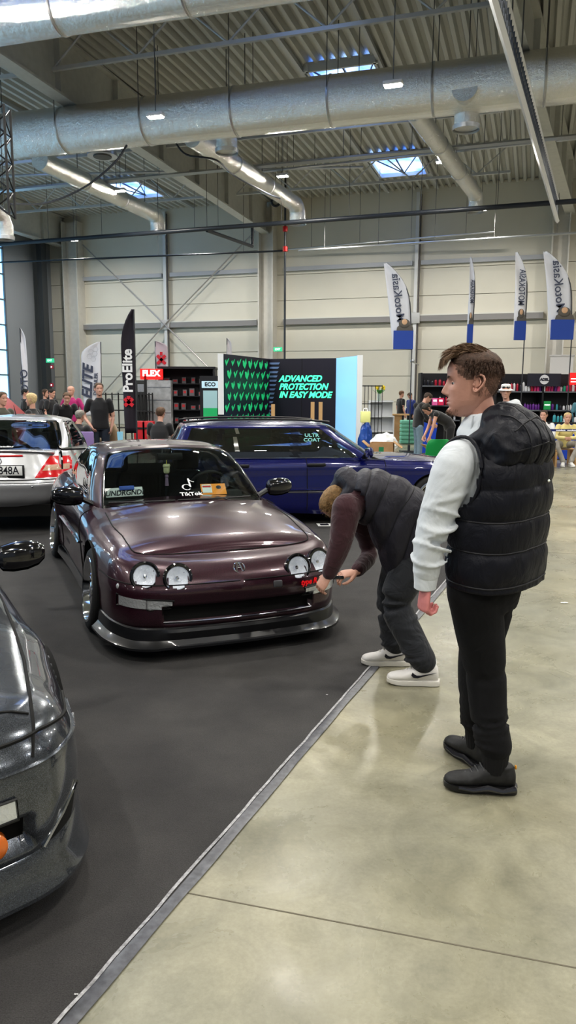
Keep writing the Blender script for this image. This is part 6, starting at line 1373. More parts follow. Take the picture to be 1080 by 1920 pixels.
        for k in range(nn):
            a = 2 * PI * k / nn; w = .005 * noise.noise((math.cos(a) * 4, math.sin(a) * 4, u * 12)); ex = .8
            x = (hw + pf + w) * math.copysign(abs(math.cos(a)) ** ex, math.cos(a)); y = (hh + pf + w) * math.copysign(abs(math.sin(a)) ** ex, math.sin(a))
            hang = (.20 * max(0, 1 - abs(u - .20) / .34)) * max(0, -math.sin(a)) ** 1.2                # front flap hanging down
            q = p + L * x + D * y + Vector((0, 0, -hang)) + ax * (-.10 * max(0, -math.sin(a)) * max(0, 1 - u * 3)); ring.append(q)
        rings.append(ring)
    b = MB(); b.rings(rings, cap=False); keep = []
    for f in b.f:
        c = sum((Vector(b.v[i]) for i in f), Vector()) / len(f)
        if (c - shL - Vector((.03, 0, .01))).length < .095 or (c - shR).length < .085: continue
        keep.append(f)
    b.f = keep; b.mi = [0] * len(keep); vest = b.build('vest', VEST2, t, angle=60); md = vest.modifiers.new('th', 'SOLIDIFY'); md.thickness = .012; md.offset = -1
    b = MB(); b.tube([p + (p - sum(rings[1], Vector()) / nn) * .01 for p in rings[1]] + [rings[1][0]], .010, 8, cap=False); b.build('vest_hem', VEST2, vest)
    b = MB(); st = MATS['seam thread']
    for u in seams[1:5]:
        i = int(round(u * (n - 1))); cc = sum(rings[i], Vector()) / nn; run = []
        for k in list(range(nn)) + [0]:
            q = cc + (rings[i][k] - cc) * 1.006
            if (q - shL - Vector((.03, 0, .01))).length < .10 or (q - shR).length < .09 or (k > nn * .62 and k < nn * .88):
                if len(run) > 3: b.tube(run, .0035, 5)
                run = []
            else: run.append(q)
        if len(run) > 3: b.tube(run, .0035, 5)
    b.build('quilt_seam', st, vest)
    b = MB(); hp = neck + Vector((-.0, 0, .055)); chain(b, [hp + lat * .10 + Vector((.03, 0, -.03)), hp + Vector((.0, 0, .02)), hp - lat * .10 + Vector((.02, 0, -.02))], [.055, .07, .055], n=16); chain(b, [hp + lat * .10 + Vector((.03, 0, -.03)), hp + lat * .09 + Vector((-.03, 0, -.09)), hp + lat * .07 + Vector((-.035, 0, -.15))], [.05, .042, .03], n=14); chain(b, [hp - lat * .08 + Vector((0, 0, -.02)), hp - lat * .08 + Vector((-.05, 0, -.09))], [.05, .035]); chain(b, [hp + Vector((-.01, 0, .0)), hp + Vector((-.06, 0, -.04))], [.06, .04]); b.build('vest_hood', VEST2, vest, remesh=.009, sm=4)
    # jeans
    b = MB(); ax = (waist - pel).normalized(); torso(b, [(pel + ax * .10, .150, .125), (pel + ax * .03, .168, .14), (pel - ax * .05 + Vector((0, 0, -.02)), .172, .14), (pel - ax * .10 + Vector((0, 0, -.06)), .15, .12)], lat)
    for h, k, a in ((hipL, knL, anL), (hipR, knR, anR)):
        chain(b, [h + Vector((-.0, 0, -.01)), h.lerp(k, .5), k, k.lerp(a, .5), a + Vector((0, 0, .04))], [.115, .108, .092, .084, .076], n=20)
        for i in range(6): q = k.lerp(a, .1 + i * .15); b.tube([q + Vector((.084 * math.cos(x), .084 * math.sin(x), .02 * math.sin(x + i * 1.7))) for x in [2 * PI * j / 14 for j in range(15)]], .008, 6)
    jn = b.build('jeans', DEN, t, remesh=.010, sm=3)
    b = MB(); q = pel + lat * .165 + ax * .0; b.rbox(pel + lat * .172 + Vector((.03, -.004, -.0)), (.13, .006, .006), .002, R=Matrix.Rotation(.1, 3, 'Y')); b.build('back_pocket', DEN, jn)
    wh = mat('shoe white', (.72, .70, .68), .45); ws = mat('sole white', (.68, .66, .62), .5)
    for a, d in ((anL, Vector((-.97, .1, 0))), (anR, Vector((-.97, .02, 0)))):
        M = Matrix.Translation((a.x, a.y, 0)) @ Matrix.Rotation(math.atan2(d.y, d.x), 4, 'Z'); so = shoe(M, t, wh, ws)
        for s in (1, -1):
            b = MB(); b.M = M; b.prism([(.064, .086), (.070, .068), (.058, .056), (.034, .054), (-.072, .090), (.018, .069), (.038, .068), (.050, .074)], (0, s * .0455, 0), (1, 0, 0), (0, 0, 1), (0, s, 0), .004); b.build('side_swoosh', MATS['ink'], so)
        b = MB(); b.M = M
        for i in range(5): x = .03 + i * .02; b.tube([(x - .01, -.030, .113 - i * .013), (x + .006, 0, .135 - i * .0145), (x - .01, .030, .113 - i * .013)], .0042, 5)
        b.build('laces', ws, so); b = MB(); b.M = M @ Matrix.Translation((-.035, 0, .10)); b.lathe([(.036, 0), (.040, .02), (.038, .05), (.034, .06)], n=20, cap=False); b.build('sock', mat('sock', (.8, .8, .8), .9), so)
    # pen-like light/phone in the hands
    m = (wrL + wrR) / 2; b = MB(); c = O + W(634, 1083, .0); o = empty('pocket_tool', c, 0, 'small dark tool held between both hands of the bending man', 'tool'); MB().rbox((0, 0, 0), (.07, .02, .022), .008).build('tool_body', MATS['gloss black'], o); MB().cyl((-.042, 0, 0), .008, .02, 12, axis=(1, 0, 0)).build('tool_tip', mat('blue tip', (.05, .1, .6), .3), o)
    return t
hero_stand(); hero_bend()
# ------------------------------------------------------------ booths, flags, shelves, people in the background
def M_(n, c, r=.5, **k): return mat(n, c, r, **k)
def gnd(px, y):
    p = aty(px, 741, y); return Vector((p.x, y, 0))
def zat(px, py, y): return aty(px, py, y).z
def bg_people():
    K = (.012, .012, .014)
    def P(px, y, rz, label, **k): g = gnd(px, y); return person(label, g, math.radians(rz), **k)
    P(186, 15.5, -80, 'man in a black t-shirt standing by the dark feather flag, facing the camera', top=K, bottom=(.03, .04, .06), pose=dict(look=(1, .25, .02), wrR=(.12, -.16, .95), elR=(-.06, -.30, 1.17), wrL=(.06, .22, .93)), scale=1.05, fat=1.05)
    P(60, 13.0, 175, 'woman with long blonde hair and glasses in a black jacket behind the silver coupe', top=(.02, .02, .022), bottom=K, hair='long', haircol=(.62, .47, .25), sleeve='long', female=True, scale=.93)
    P(118, 16.8, -60, 'man with glasses leaning forward wearing a blue lanyard and white badge', top=K, bottom=K, hair='buzz', haircol=(.12, .07, .04), pose=dict(chest=(.14, 0, 1.24), neck=(.24, 0, 1.42), head=(.34, 0, 1.56), shL=(.20, .19, 1.38), shR=(.20, -.19, 1.38), elL=(.24, .27, 1.10), elR=(.24, -.27, 1.10), wrL=(.34, .25, .88), wrR=(.34, -.25, .88), look=(.9, -.2, -.3)))
    P(96, 21.0, -20, 'dark haired man in a black polo shirt seen in profile by the red car', top=K, bottom=K, haircol=(.02, .015, .01), pose=dict(look=(1, .1, -.2)))
    P(84, 22.0, -10, 'person with long brown hair standing behind the man in the black polo', top=(.03, .03, .035), bottom=K, hair='long', haircol=(.06, .035, .02), female=True, sleeve='long')
    P(134, 19.5, -100, 'bald man in a magenta long sleeved shirt', top=(.35, .015, .13), bottom=(.05, .05, .06), hair=None, sleeve='long', pose=dict(look=(1, -.1, -.1), elL=(0, .30, 1.18), elR=(0, -.30, 1.18), wrL=(.1, .2, .95), wrR=(.1, -.2, .95)), scale=1.04)
    P(46, 21.5, 20, 'person in a black cap in the distance at far left', top=K, bottom=K, hair='short', haircol=(.01, .01, .01), sleeve='long')
    P(2, 12.8, -30, 'person in a dark olive t-shirt cut off by the left photo edge', top=(.08, .08, .06), bottom=K, scale=.94)
    P(141, 14.9, 75, 'grey haired person in a black jacket seated with back to camera', top=(.018, .018, .02), bottom=K, base=SIT, haircol=(.25, .23, .20), sleeve='long')
    P(214, 16.6, 190, 'seated person in a tan fur jacket behind the man in the black t-shirt', top=(.24, .17, .10), bottom=(.2, .16, .11), base=SIT, sleeve='long', female=True, haircol=(.05, .03, .02))
    P(296, 15.0, 82, 'brown haired person in a black logo shirt seated at the table with the back turned', top=K, bottom=K, base=SIT, haircol=(.10, .055, .03), sleeve='short', scale=1.05)
    P(752, 29.5, 20, 'man in a black t-shirt with a lanyard standing beside the trade counter', top=K, bottom=K, haircol=(.15, .08, .045), scale=1.03, pose=dict(look=(1, 0, -.1)), sole=(.8, .8, .8))
    P(771, 30.2, 210, 'man in a navy jacket with a badge looking down behind the trade counter', top=(.02, .04, .20), bottom=K, haircol=(.08, .05, .03), sleeve='long', pose=dict(look=(.8, 0, -.6), head=(.06, 0, 1.65)))
    P(786, 18.0, 10, 'man in a black hoodie and light blue jeans bending his head over a counter', top=K, bottom=(.17, .24, .30), haircol=(.05, .03, .02), sleeve='long', pose=dict(chest=(.03, 0, 1.28), neck=(.12, 0, 1.47), head=(.21, 0, 1.60), look=(.8, 0, -.6), elL=(.12, .25, 1.14), wrL=(.32, .16, 1.02), elR=(.12, -.25, 1.14), wrR=(.34, -.16, .98)))
    P(845, 17.0, 185, 'dark haired woman leaning over an open cardboard box', top=(.015, .015, .016), bottom=K, hair='long', haircol=(.02, .014, .012), female=True, sleeve='bare', pose=dict(waist=(.06, 0, 1.06), chest=(.26, 0, 1.16), neck=(.42, 0, 1.26), head=(.52, 0, 1.33), shL=(.36, .17, 1.22), shR=(.36, -.17, 1.22), elL=(.42, .18, .95), elR=(.42, -.18, .95), wrL=(.48, .14, .72), wrR=(.52, -.14, .74), look=(.6, .1, -.7)), scale=1.02)
    t, V, hm = P(950, 13.2, 195, 'man in a white bucket hat with sunglasses resting on it', top=(.02, .02, .022), bottom=K, hair=None, sleeve='long', pose=dict(look=(.6, 1, -.1)), scale=1.04)
    b = MB(); b.M = hm; b.lathe([(.082, .035), (.125, .022), (.127, .026), (.088, .045), (.084, .060), (.078, .110), (.060, .125), (.001, .130)], n=32); h = b.build('bucket_hat', M_('hat white', (.78, .78, .76), .8), t)
    b = MB(); b.M = hm; [b.sphere((.080, s * .034, .075), (.014, .026, .018), 12, 8) for s in (1, -1)]; b.tube([(.084, -.02, .08), (.086, .02, .08)], .004, 6); b.tube([(.08, -.055, .08), (.02, -.088, .08)], .004, 6); b.tube([(.08, .055, .08), (.02, .088, .08)], .004, 6); b.build('sunglasses', MATS['gloss black'], h)
    P(1063, 18.2, -100, 'blond person in a pale yellow hooded jacket sitting with hands folded', top=(.72, .62, .28), bottom=(.38, .36, .33), base=SIT, haircol=(.55, .40, .20), sleeve='long', shoes=(.75, .75, .73), sole=(.8, .8, .8), pose=dict(knL=(.42, .24, .52), anL=(.46, .10, .10), knR=(.42, -.24, .52), anR=(.46, -.08, .10), chest=(.12, 0, .82), neck=(.20, 0, 1.00), head=(.26, 0, 1.15), shL=(.18, .18, .94), shR=(.18, -.18, .94), elL=(.26, .24, .70), elR=(.26, -.24, .70), wrL=(.46, .06, .68), wrR=(.46, -.06, .68)))
    P(1024, 17.8, -120, 'seated person in white trousers mostly hidden behind the black vest', top=(.7, .7, .7), bottom=(.62, .62, .62), base=SIT, haircol=(.05, .03, .02), sleeve='long', shoes=(.75, .75, .73), sole=(.8, .8, .8))
    P(1092, 21.0, -90, 'person in a teal sweatshirt at the right edge of the photo', top=(.10, .25, .30), bottom=K, sleeve='long', haircol=(.05, .03, .02), scale=1.0)
    # lanyards
    for (px, y, dy, l) in ((118, 16.8, 0, 'blue lanyard with white badge on the leaning man'), (753, 29.3, 0, 'blue lanyard with badge on the man at the trade counter')):
        pass
bg_people()
def feather(px, py0, py1, w, y, label, m, lean=0, base=None, pole='pole dark', curve=.35, rz=0, right=False, taper=.80):
    """feather flag: cloth from image rows py0..py1 at depth y, w metres wide"""
    z1, z0 = zat(px, py0, y), zat(px, py1, y); x = aty(px, (py0 + py1) / 2, y).x; t = empty('feather_flag', (x, y, 0), rz, label, 'flag'); h = z1 - z0; n = 22; P = []
    for i in range(n + 1):
        u = i / n; z = z0 + h * u; top = max(0, (u - taper) / (1 - taper)); wd = w * (1 - top ** 2.3 * .85) * (.86 + .14 * min(1, u * 2)); row = []
        for k in range(9): v = k / 8; row.append((lean * (u) * h - w * .5 + wd * v if curve > 0 else lean * u * h + w * .5 - wd * v, .05 * math.sin(v * 5 + u * 7) * .6, z))
        P.append(row)
    b = MB(); b.grid(P); c = b.build('flag_cloth', m, t, norm=False, angle=180); md = c.modifiers.new('s', 'SOLIDIFY'); md.thickness = .004
    sx = -1 if curve > 0 else 1; pm = M_(pole, (.05, .05, .055), .4)
    e = 8 if right else 0; b = MB(); b.tube([(P[0][e][0], 0, 0), (P[0][e][0], 0, z0)] + [(P[i][e][0], 0, P[i][e][2]) for i in range(0, n + 1, 2)], .016, 8); b.build('flag_pole', pm, t)
    b = MB(); b.box((P[0][e][0], 0, .03), (.5, .5, .05)); b.cyl((P[0][e][0], 0, .12), .04, .2, 12); b.build('flag_base', pm, t)
    return t, x, z0, z1, w
def vtext(t, body, size, m, z, x=0, ang=90, mirror=False, y=-.06, bold=.004, sx=1, name='lettering', shear=0):
    R = Matrix.Rotation(math.radians(ang), 3, 'Y'); r = Matrix.Rotation(-math.radians(ang), 3, 'Y') @ Vector((1, 0, 0)); u = Matrix.Rotation(-math.radians(ang), 3, 'Y') @ Vector((0, 0, 1))
    M = facing((x, y, z), r, u)
    if mirror: M = M @ Matrix.Diagonal((1, -1, 1, 1))
    return text(name, body, size, m, M, t, .001, bold, shear, sx=sx)
def flags():
    white = M_('flag white', (.62, .63, .68), .8); dark = M_('flag dark', (.020, .015, .025), .7); navy = M_('flag navy', (.02, .06, .30), .7); ink = M_('flag ink', (.05, .06, .10), .6); red = M_('flag red', (.65, .02, .04), .6); wt = M_('flag lettering white', (.85, .85, .85), .6)
    t, x, z0, z1, w = feather(241, 580, 812, .27, 15.2, 'tall dark feather flag with white brand lettering reading upward', dark, curve=-1, taper=.68)
    vtext(t, 'ProElite', .27, wt, (z0 + z1) / 2 + .02, .0, 90, sx=.98, bold=.009);
    b = MB(); b.box((0, -.06, z0 + .62), (.22, .01, .07), R=Matrix.Rotation(.7, 3, 'Y')); b.box((0, -.06, z0 + .62), (.22, .01, .07), R=Matrix.Rotation(-.7, 3, 'Y')); b.box((0, -.06, z0 + .70), (.07, .01, .09)); b.build('star_mark', red, t)
    t, x, z0, z1, w = feather(170, 641, 780, .62, 24, 'wide white feather flag with dark diagonal lettering', white, lean=.02, curve=-1)
    vtext(t, 'ELITE', .44, ink, (z0 + z1) / 2 - .1, -.08, 86, bold=.016, shear=.3); vtext(t, 'DETAILER', .16, ink, (z0 + z1) / 2 - .15, .17, 86, bold=.004)
    b = MB()
    for (hx, hz) in ((.05, .35), (.17, .28), (.0, .20), (.12, .12), (.2, .42)):
        b.tube([(hx + .08 * math.cos(a), -.055, z1 - .65 + hz + .08 * math.sin(a)) for a in [PI / 3 * k for k in range(7)]], .006, 4)
    b.build('hexagon_print', M_('hex grey', (.45, .46, .50), .6), t)
    t, x, z0, z1, w = feather(303, 640, 698, .42, 26, 'small white feather flag with a red cross mark behind the red booth sign', M_('flag pink', (.60, .50, .55), .8), curve=1)
    b = MB()
    for s in (1, -1): b.box((0, -.07, z0 + .42), (.40, .01, .10), R=Matrix.Rotation(s * .8, 3, 'Y'))
    b.box((0, -.07, z0 + .62), (.09, .01, .12)); b.build('star_mark', red, t)
    t, x, z0, z1, w = feather(430, 634, 700, .2, 32, 'faint pale feather flag beyond the green pattern wall', M_('flag pale', (.60, .58, .62), .8), curve=1)
    t, x, z0, z1, w = feather(46, 615, 755, .16, 22, 'narrow white banner at far left beside the windows', white, curve=1); vtext(t, 'MOTO', .3, ink, z0 + .5, 0, 90)
    photo = M_('flag photo', (.10, .09, .08), .7); ora = M_('flag face', (.55, .35, .22), .7)
    for (px, p0, p1, w, y, lean, lbl, tw, ln) in ((760, 494, 655, .62, 22.0, -.14, 'leftmost white feather flag on the right, mirrored lettering over a navy foot', 1, .0), (884, 482, 643, .17, 22.0, .0, 'thin edge-on white feather flag between two wider ones', .25, 0), (979, 473, 638, .34, 21.4, -.03, 'bright white feather flag right of the edge-on one', .5, 0), (1060, 472, 637, .66, 20.6, -.14, 'rightmost white feather flag with mirrored lettering, cut by the photo edge', 1, 0)):
        zc = zat(px, (p0 + p1) / 2, y); t, x, z0, z1, w = feather(px, p0, p1, w, y, lbl, M_('flag white bright', (.72, .72, .75), .8) if px == 979 else white, lean=lean, curve=1, right=True, pole='pole chain', taper=.55)
        h = z1 - z0; mid = (z0 + z1) / 2 + .24; ang = -90 if True else 0
        vtext(t, 'MOTOKASIA' if tw < .9 else 'MotoKasia', .33 if tw > .9 else (.24 if tw > .4 else .16), ink, mid, lean * h * .58 - (.03 if tw > .9 else 0), 90 + (8 if lean < -.1 else 0), True, sx=(.95 if tw > .9 else .7), bold=.003)
        b = MB(); b.box((-.06 * w, -.03, z0 + .26), (w * .90, .09, .52)); b.build('navy_foot', navy, t)
        b = MB(); b.sphere((-.02, -.06, z0 + .72), (w * .26, .02, .13), 12, 8); b.rings([[(w * .4 * math.cos(a) * k, -.05 + .01 * math.sin(a), z) for a in [2 * PI * q / 12 for q in range(12)]] for z, k in ((z0 + .5, 1), (z0 + .62, .9), (z0 + .72, .4))]); f = b.build('printed_figure', photo, t); b = MB(); b.sphere((-.02, -.075, z0 + .76), (w * .13, .015, .08), 10, 8); b.build('printed_face', ora, f)
flags()
def booth():
    dk = M_('booth dark', (.012, .010, .022), .4); gr = M_('booth green', (.02, .42, .16), .5, emis=(.02, .5, .18), estr=.25); ltx = M_('booth lettering', (.05, .8, .35), .5, emis=(.08, .95, .45), estr=1.0); wh = M_('booth frame', (.70, .72, .74), .4)
    y1 = 21.0; A = aty(416, 741, 19.0); B = aty(504, 741, 21.6); C = aty(632, 741, 20.9); D = aty(672, 741, 19.6); h = 2.66
    t = empty('booth_wall', (B.x, B.y, 0), 0, 'dark exhibition wall with a green swoosh pattern side, slogan panel and glowing pale blue end', 'booth wall')
    def panel(P, Q, m, name, th=.10, z0=0, z1=h):
        P, Q = Vector((P.x, P.y, 0)), Vector((Q.x, Q.y, 0)); o = Vector((B.x, B.y, 0)); c = (P + Q) / 2 - o; L = (Q - P).length; a = math.atan2((Q - P).y, (Q - P).x)
        bb = MB(); bb.box((c.x, c.y, (z0 + z1) / 2), (L, th, z1 - z0), a); ob = bb.build(name, m, t, smooth=False); n = Vector((math.sin(a), -math.cos(a), 0)); return ob, c, L, a, n, Vector((math.cos(a), math.sin(a), 0))
    p1, c, L, a, n, r = panel(A, B, dk, 'pattern_panel'); g = MB(); rnd = random.Random(4)
    for i in range(8):
        for j in range(9):
            q = c + r * ((i + .5 + .4 * (j % 2)) / 8.4 - .5) * L + n * .056 + Vector((0, 0, .18 + j * .285)); s = .155; k = rnd.choice((0, 1)); s = .15 + .06 * rnd.random()
            poly = [(-.5, .15), (-.15, -.45), (.35, .1), (.6, .55), (.25, .35), (-.05, .0), (-.2, .35)] if k else [(-.4, -.2), (.0, -.5), (.45, .1), (.3, .6), (.0, .1), (-.15, .35), (-.5, .3)]
            if abs(((q - c).dot(r))) > L / 2 - .07: continue
            g.prism([(x * s * 1.25, y_ * s * 1.25) for x, y_ in poly], q, r, (0, 0, 1), n, .004)
    o = g.build('swoosh_print', gr, p1); o['kind'] = 'stuff'
    p2, c, L, a, n, r = panel(B, C, dk, 'slogan_panel')
    text('slogan', 'ADVANCED\nPROTECTION\nIN EASY MODE', .235, ltx, facing(c - r * (L * .335) + n * .056 + Vector((0, 0, 1.88)), r, (0, 0, 1)), p2, .003, .009, .3, 'LEFT', sx=.98, line=.95)
    g = MB()
    for i in range(12): q = c - r * (L / 2 - .02) + n * .056 + Vector((0, 0, h - .10 - i * .12)); wd = .34 - .022 * i; g.prism([(0, 0), (wd, 0), (wd - .04, -.055), (0, -.055)], q, r, (0, 0, 1), n, .003)
    for i in range(4): q = c - r * (L / 2 - .02) + n * .056 + Vector((0, 0, 1.15 - i * .16)); g.prism([(0, 0), (.03, .02), (.75 - i * .12, -.75 + i * .1), (.70 - i * .12, -.77 + i * .1)], q, r, (0, 0, 1), n, .003)
    g.build('stripe_print', M_('stripe blue', (.13, .20, .38), .5), p2)
    MB().box(c + n * .053 + Vector((0, 0, h / 2)), (.012, .004, h), a).build('panel_joint', MATS['seam'], p2)
    panel(C, D, M_('glow blue', (.35, .62, .85), .4, emis=(.22, .52, .95), estr=.5), 'light_panel')
    for q, l in ((A, 1), (D, 1)): bb = MB(); o = Vector((B.x, B.y, 0)); bb.box((q.x - o.x + (.02 if q is D else -.02), q.y - o.y, h / 2 if q is D else h - .75), (.14, .14, h + .03 if q is D else 1.5)); bb.build('frame_post', wh, t)
    # wooden blocks over the car roof level (display pieces)
    for px, lb in ((512, 'left of the pair near the slogan'), (586, 'second from the right in front of the slogan'), (601, 'rightmost in front of the slogan')):
        p = aty(px, 775, 18.5); w = empty('wooden_stand', (p.x, 18.5, 0), 0, 'light wooden upright display stand, ' + lb, 'stand'); MB().box((0, 0, .75), (.09, .09, 1.48 if px > 550 else 1.36)).build('upright', M_('pine', (.52, .33, .16), .6), w); MB().box((0, 0, .02), (.15, .4, .04)).build('base_board', M_('pine', (.52, .33, .16), .6), w)
    # red sign booth
    p = gnd(300, 23); t = empty('sign_tower', p, 0, 'silver perforated display tower topped by a red brand sign', 'display stand')
    z0, z1 = zat(300, 712, 23), zat(300, 692, 23); MB().box((-.22, -.1, (z0 + z1) / 2), (.66, .2, z1 - z0)).build('sign_box', M_('sign red', (.75, .02, .02), .4, emis=(.8, .02, .02), estr=.4), t)
    text('sign_lettering', 'FLEX', .24, M_('sign white', (.9, .9, .9), .4, emis=(1, 1, 1), estr=.6), facing((-.22, -.205, (z0 + z1) / 2 + .02), (1, 0, 0), (0, 0, 1)), t, .003, .012)
    MB().box((.0, 0, 1.05), (.72, .35, 2.05)).build('tower_body', M_('tower steel', (.45, .46, .47), .35, metal=.6, var=.2, vscale=6), t); MB().box((-.40, -.05, 1.1), (.07, .3, 2.2)).build('tower_edge', MATS['satin black'], t)
    g = MB()
    for i in range(5): g.box((.0, -.18, .35 + i * .38), (.70, .02, .02))
    g.build('tower_rails', MATS['brushed'], t)
    # black shop unit
    p = gnd(352, 24.5); t = empty('shop_unit', p, 0, 'black open-fronted shop unit with shelves of goods behind the blue estate car', 'booth'); W_, H_ = 1.75, 2.5
    MB().box((0, .6, H_ / 2), (W_, .05, H_)).build('back_panel', M_('unit black', (.008, .008, .012), .5), t); MB().box((-W_ / 2, .2, H_ / 2), (.06, .9, H_)).build('side_panel', MATS['unit black'], t); MB().box((W_ / 2, .2, H_ / 2), (.06, .9, H_)).build('side_panel', MATS['unit black'], t); MB().box((0, .2, H_), (W_ + .1, .95, .07)).build('top_panel', MATS['unit black'], t)
    for z in (.7, 1.15, 1.6, 2.0): MB().box((0, .4, z), (W_ - .1, .35, .03)).build('shelf', MATS['unit black'], t)
    rnd = random.Random(9); pr = None
    for z in (.715, 1.165, 1.615, 2.015):
        for k in range(6):
            if pr is None: pr = q = empty('product_box', p); MB().box((0, 0, .1), (.15, .12, .2)).build('carton', M_('goods grey', (.16, .15, .16), .5), q); MB().box((0, -.062, .12), (.1, .005, .08)).build('carton_label', M_('goods red', (.5, .04, .05), .5), q)
            else: q = copy_tree(pr)
            q.location = p + Vector((-.72 + k * .28 + rnd.uniform(-.03, .03), .36, z)); q.scale = (rnd.uniform(.8, 1.3), 1, rnd.uniform(.6, 1.25)); tag(q, 'small grey and red product box on a shelf of the black shop unit', 'box', 'product boxes in the black shop unit')
    text('unit_lettering', 'e-tools.com', .13, MATS['sign white'], facing((.25, -.1, .62 + .25), (1, 0, 0), (0, 0, 1)), t, .002, .004)
    p = gnd(395, 22.5); t = empty('display_fridge', p, 0, 'lit display cabinet with a green panel and white header lettering', 'cabinet'); MB().box((0, .1, 1.1), (.62, .4, 2.2)).build('cabinet_body', MATS['unit black'], t); MB().box((0, -.11, 1.95), (.5, .03, .2)).build('header_panel', M_('header', (.3, .4, .45), .4, emis=(.5, .7, .8), estr=.5), t)
    text('header_lettering', 'ECO', .16, MATS['unit black'], facing((0, -.13, 1.95), (1, 0, 0), (0, 0, 1)), t, .002, .006); MB().box((0, -.11, 1.15), (.42, .03, 1.25)).build('cabinet_glass', M_('cab glow', (.25, .35, .38), .3, emis=(.3, .5, .5), estr=.35), t); MB().box((0, -.13, 1.1), (.42, .02, .32)).build('green_panel', M_('green panel', (.02, .30, .10), .4, emis=(.02, .4, .15), estr=.3), t)
    # counters/tables on the left with blue cup
    p = gnd(238, 14.2); t = empty('folding_table', p + Vector((.3, 0, 0)), 0, 'grey table under the dark flag with a cup on it', 'table'); MB().rbox((0, 0, .73), (1.7, .6, .04), .01).build('tabletop', M_('table grey', (.25, .24, .25), .5), t)
    for x in (-.8, .8):
        for y in (-.25, .25): MB().tube([(x, y, 0), (x, y, .71)], .018, 8).build('leg', MATS['satin black'], t)
    b = MB(); b.lathe([(.045, 0), (.055, .17), (.057, .2), (.05, .2), (.04, .02)], n=20); o = b.build('cup', M_('cup blue', (.30, .62, .80), .5), None); o.location = aty(223, 741, 14.2) * 1; o.location.z = .75; tag(o, 'pale blue paper cup on the table under the dark flag', 'cup')
    p = gnd(153, 13.9); t = empty('lounge_chair', p, 0, 'lilac chair beside the seated person in the black jacket', 'chair'); t.scale = (.62, .62, .9); MB().rbox((.1, .1, .45), (.5, .5, .08), .03).build('seat', M_('lilac', (.28, .20, .42), .7), t); MB().rbox((.1, -.12, .80), (.5, .06, .55), .03).build('backrest', MATS['lilac'], t)
    for x in (-.12, .32):
        for y in (-.08, .30): MB().tube([(x, y, 0), (x, y, .42)], .015, 6).build('leg', MATS['satin black'], t)
    # black racks behind
    for px, y, w_, l in ((216, 24, 1.0, 'black wire rack behind the man in the black t-shirt'), (270, 22.5, .5, 'black accessory rack left of the silver tower')):
        t = empty('wire_rack', gnd(px, y), 0, l, 'rack')
        for x in np.linspace(-w_ / 2, w_ / 2, 6): MB().box((x, 0, .85), (.035, .035, 1.7)).build('upright', MATS['satin black'], t)
        for z in (.1, .6, 1.15, 1.65): MB().box((0, 0, z), (w_, .3, .03)).build('shelf', MATS['satin black'], t)
    for i, (px, l) in enumerate(((262, 'red tool crate low beside the silver tower, left one'), (277, 'red tool crate low in front of the silver tower'))):
        o = empty('tool_crate', gnd(px, 21.5), 0, l, 'crate'); MB().rbox((0, 0, .45), (.34, .3, .9), .03).build('crate_body', M_('crate red', (.45, .01, .02), .5), o); MB().box((0, -.16, .7), (.2, .02, .05)).build('crate_handle', MATS['satin black'], o)
booth()
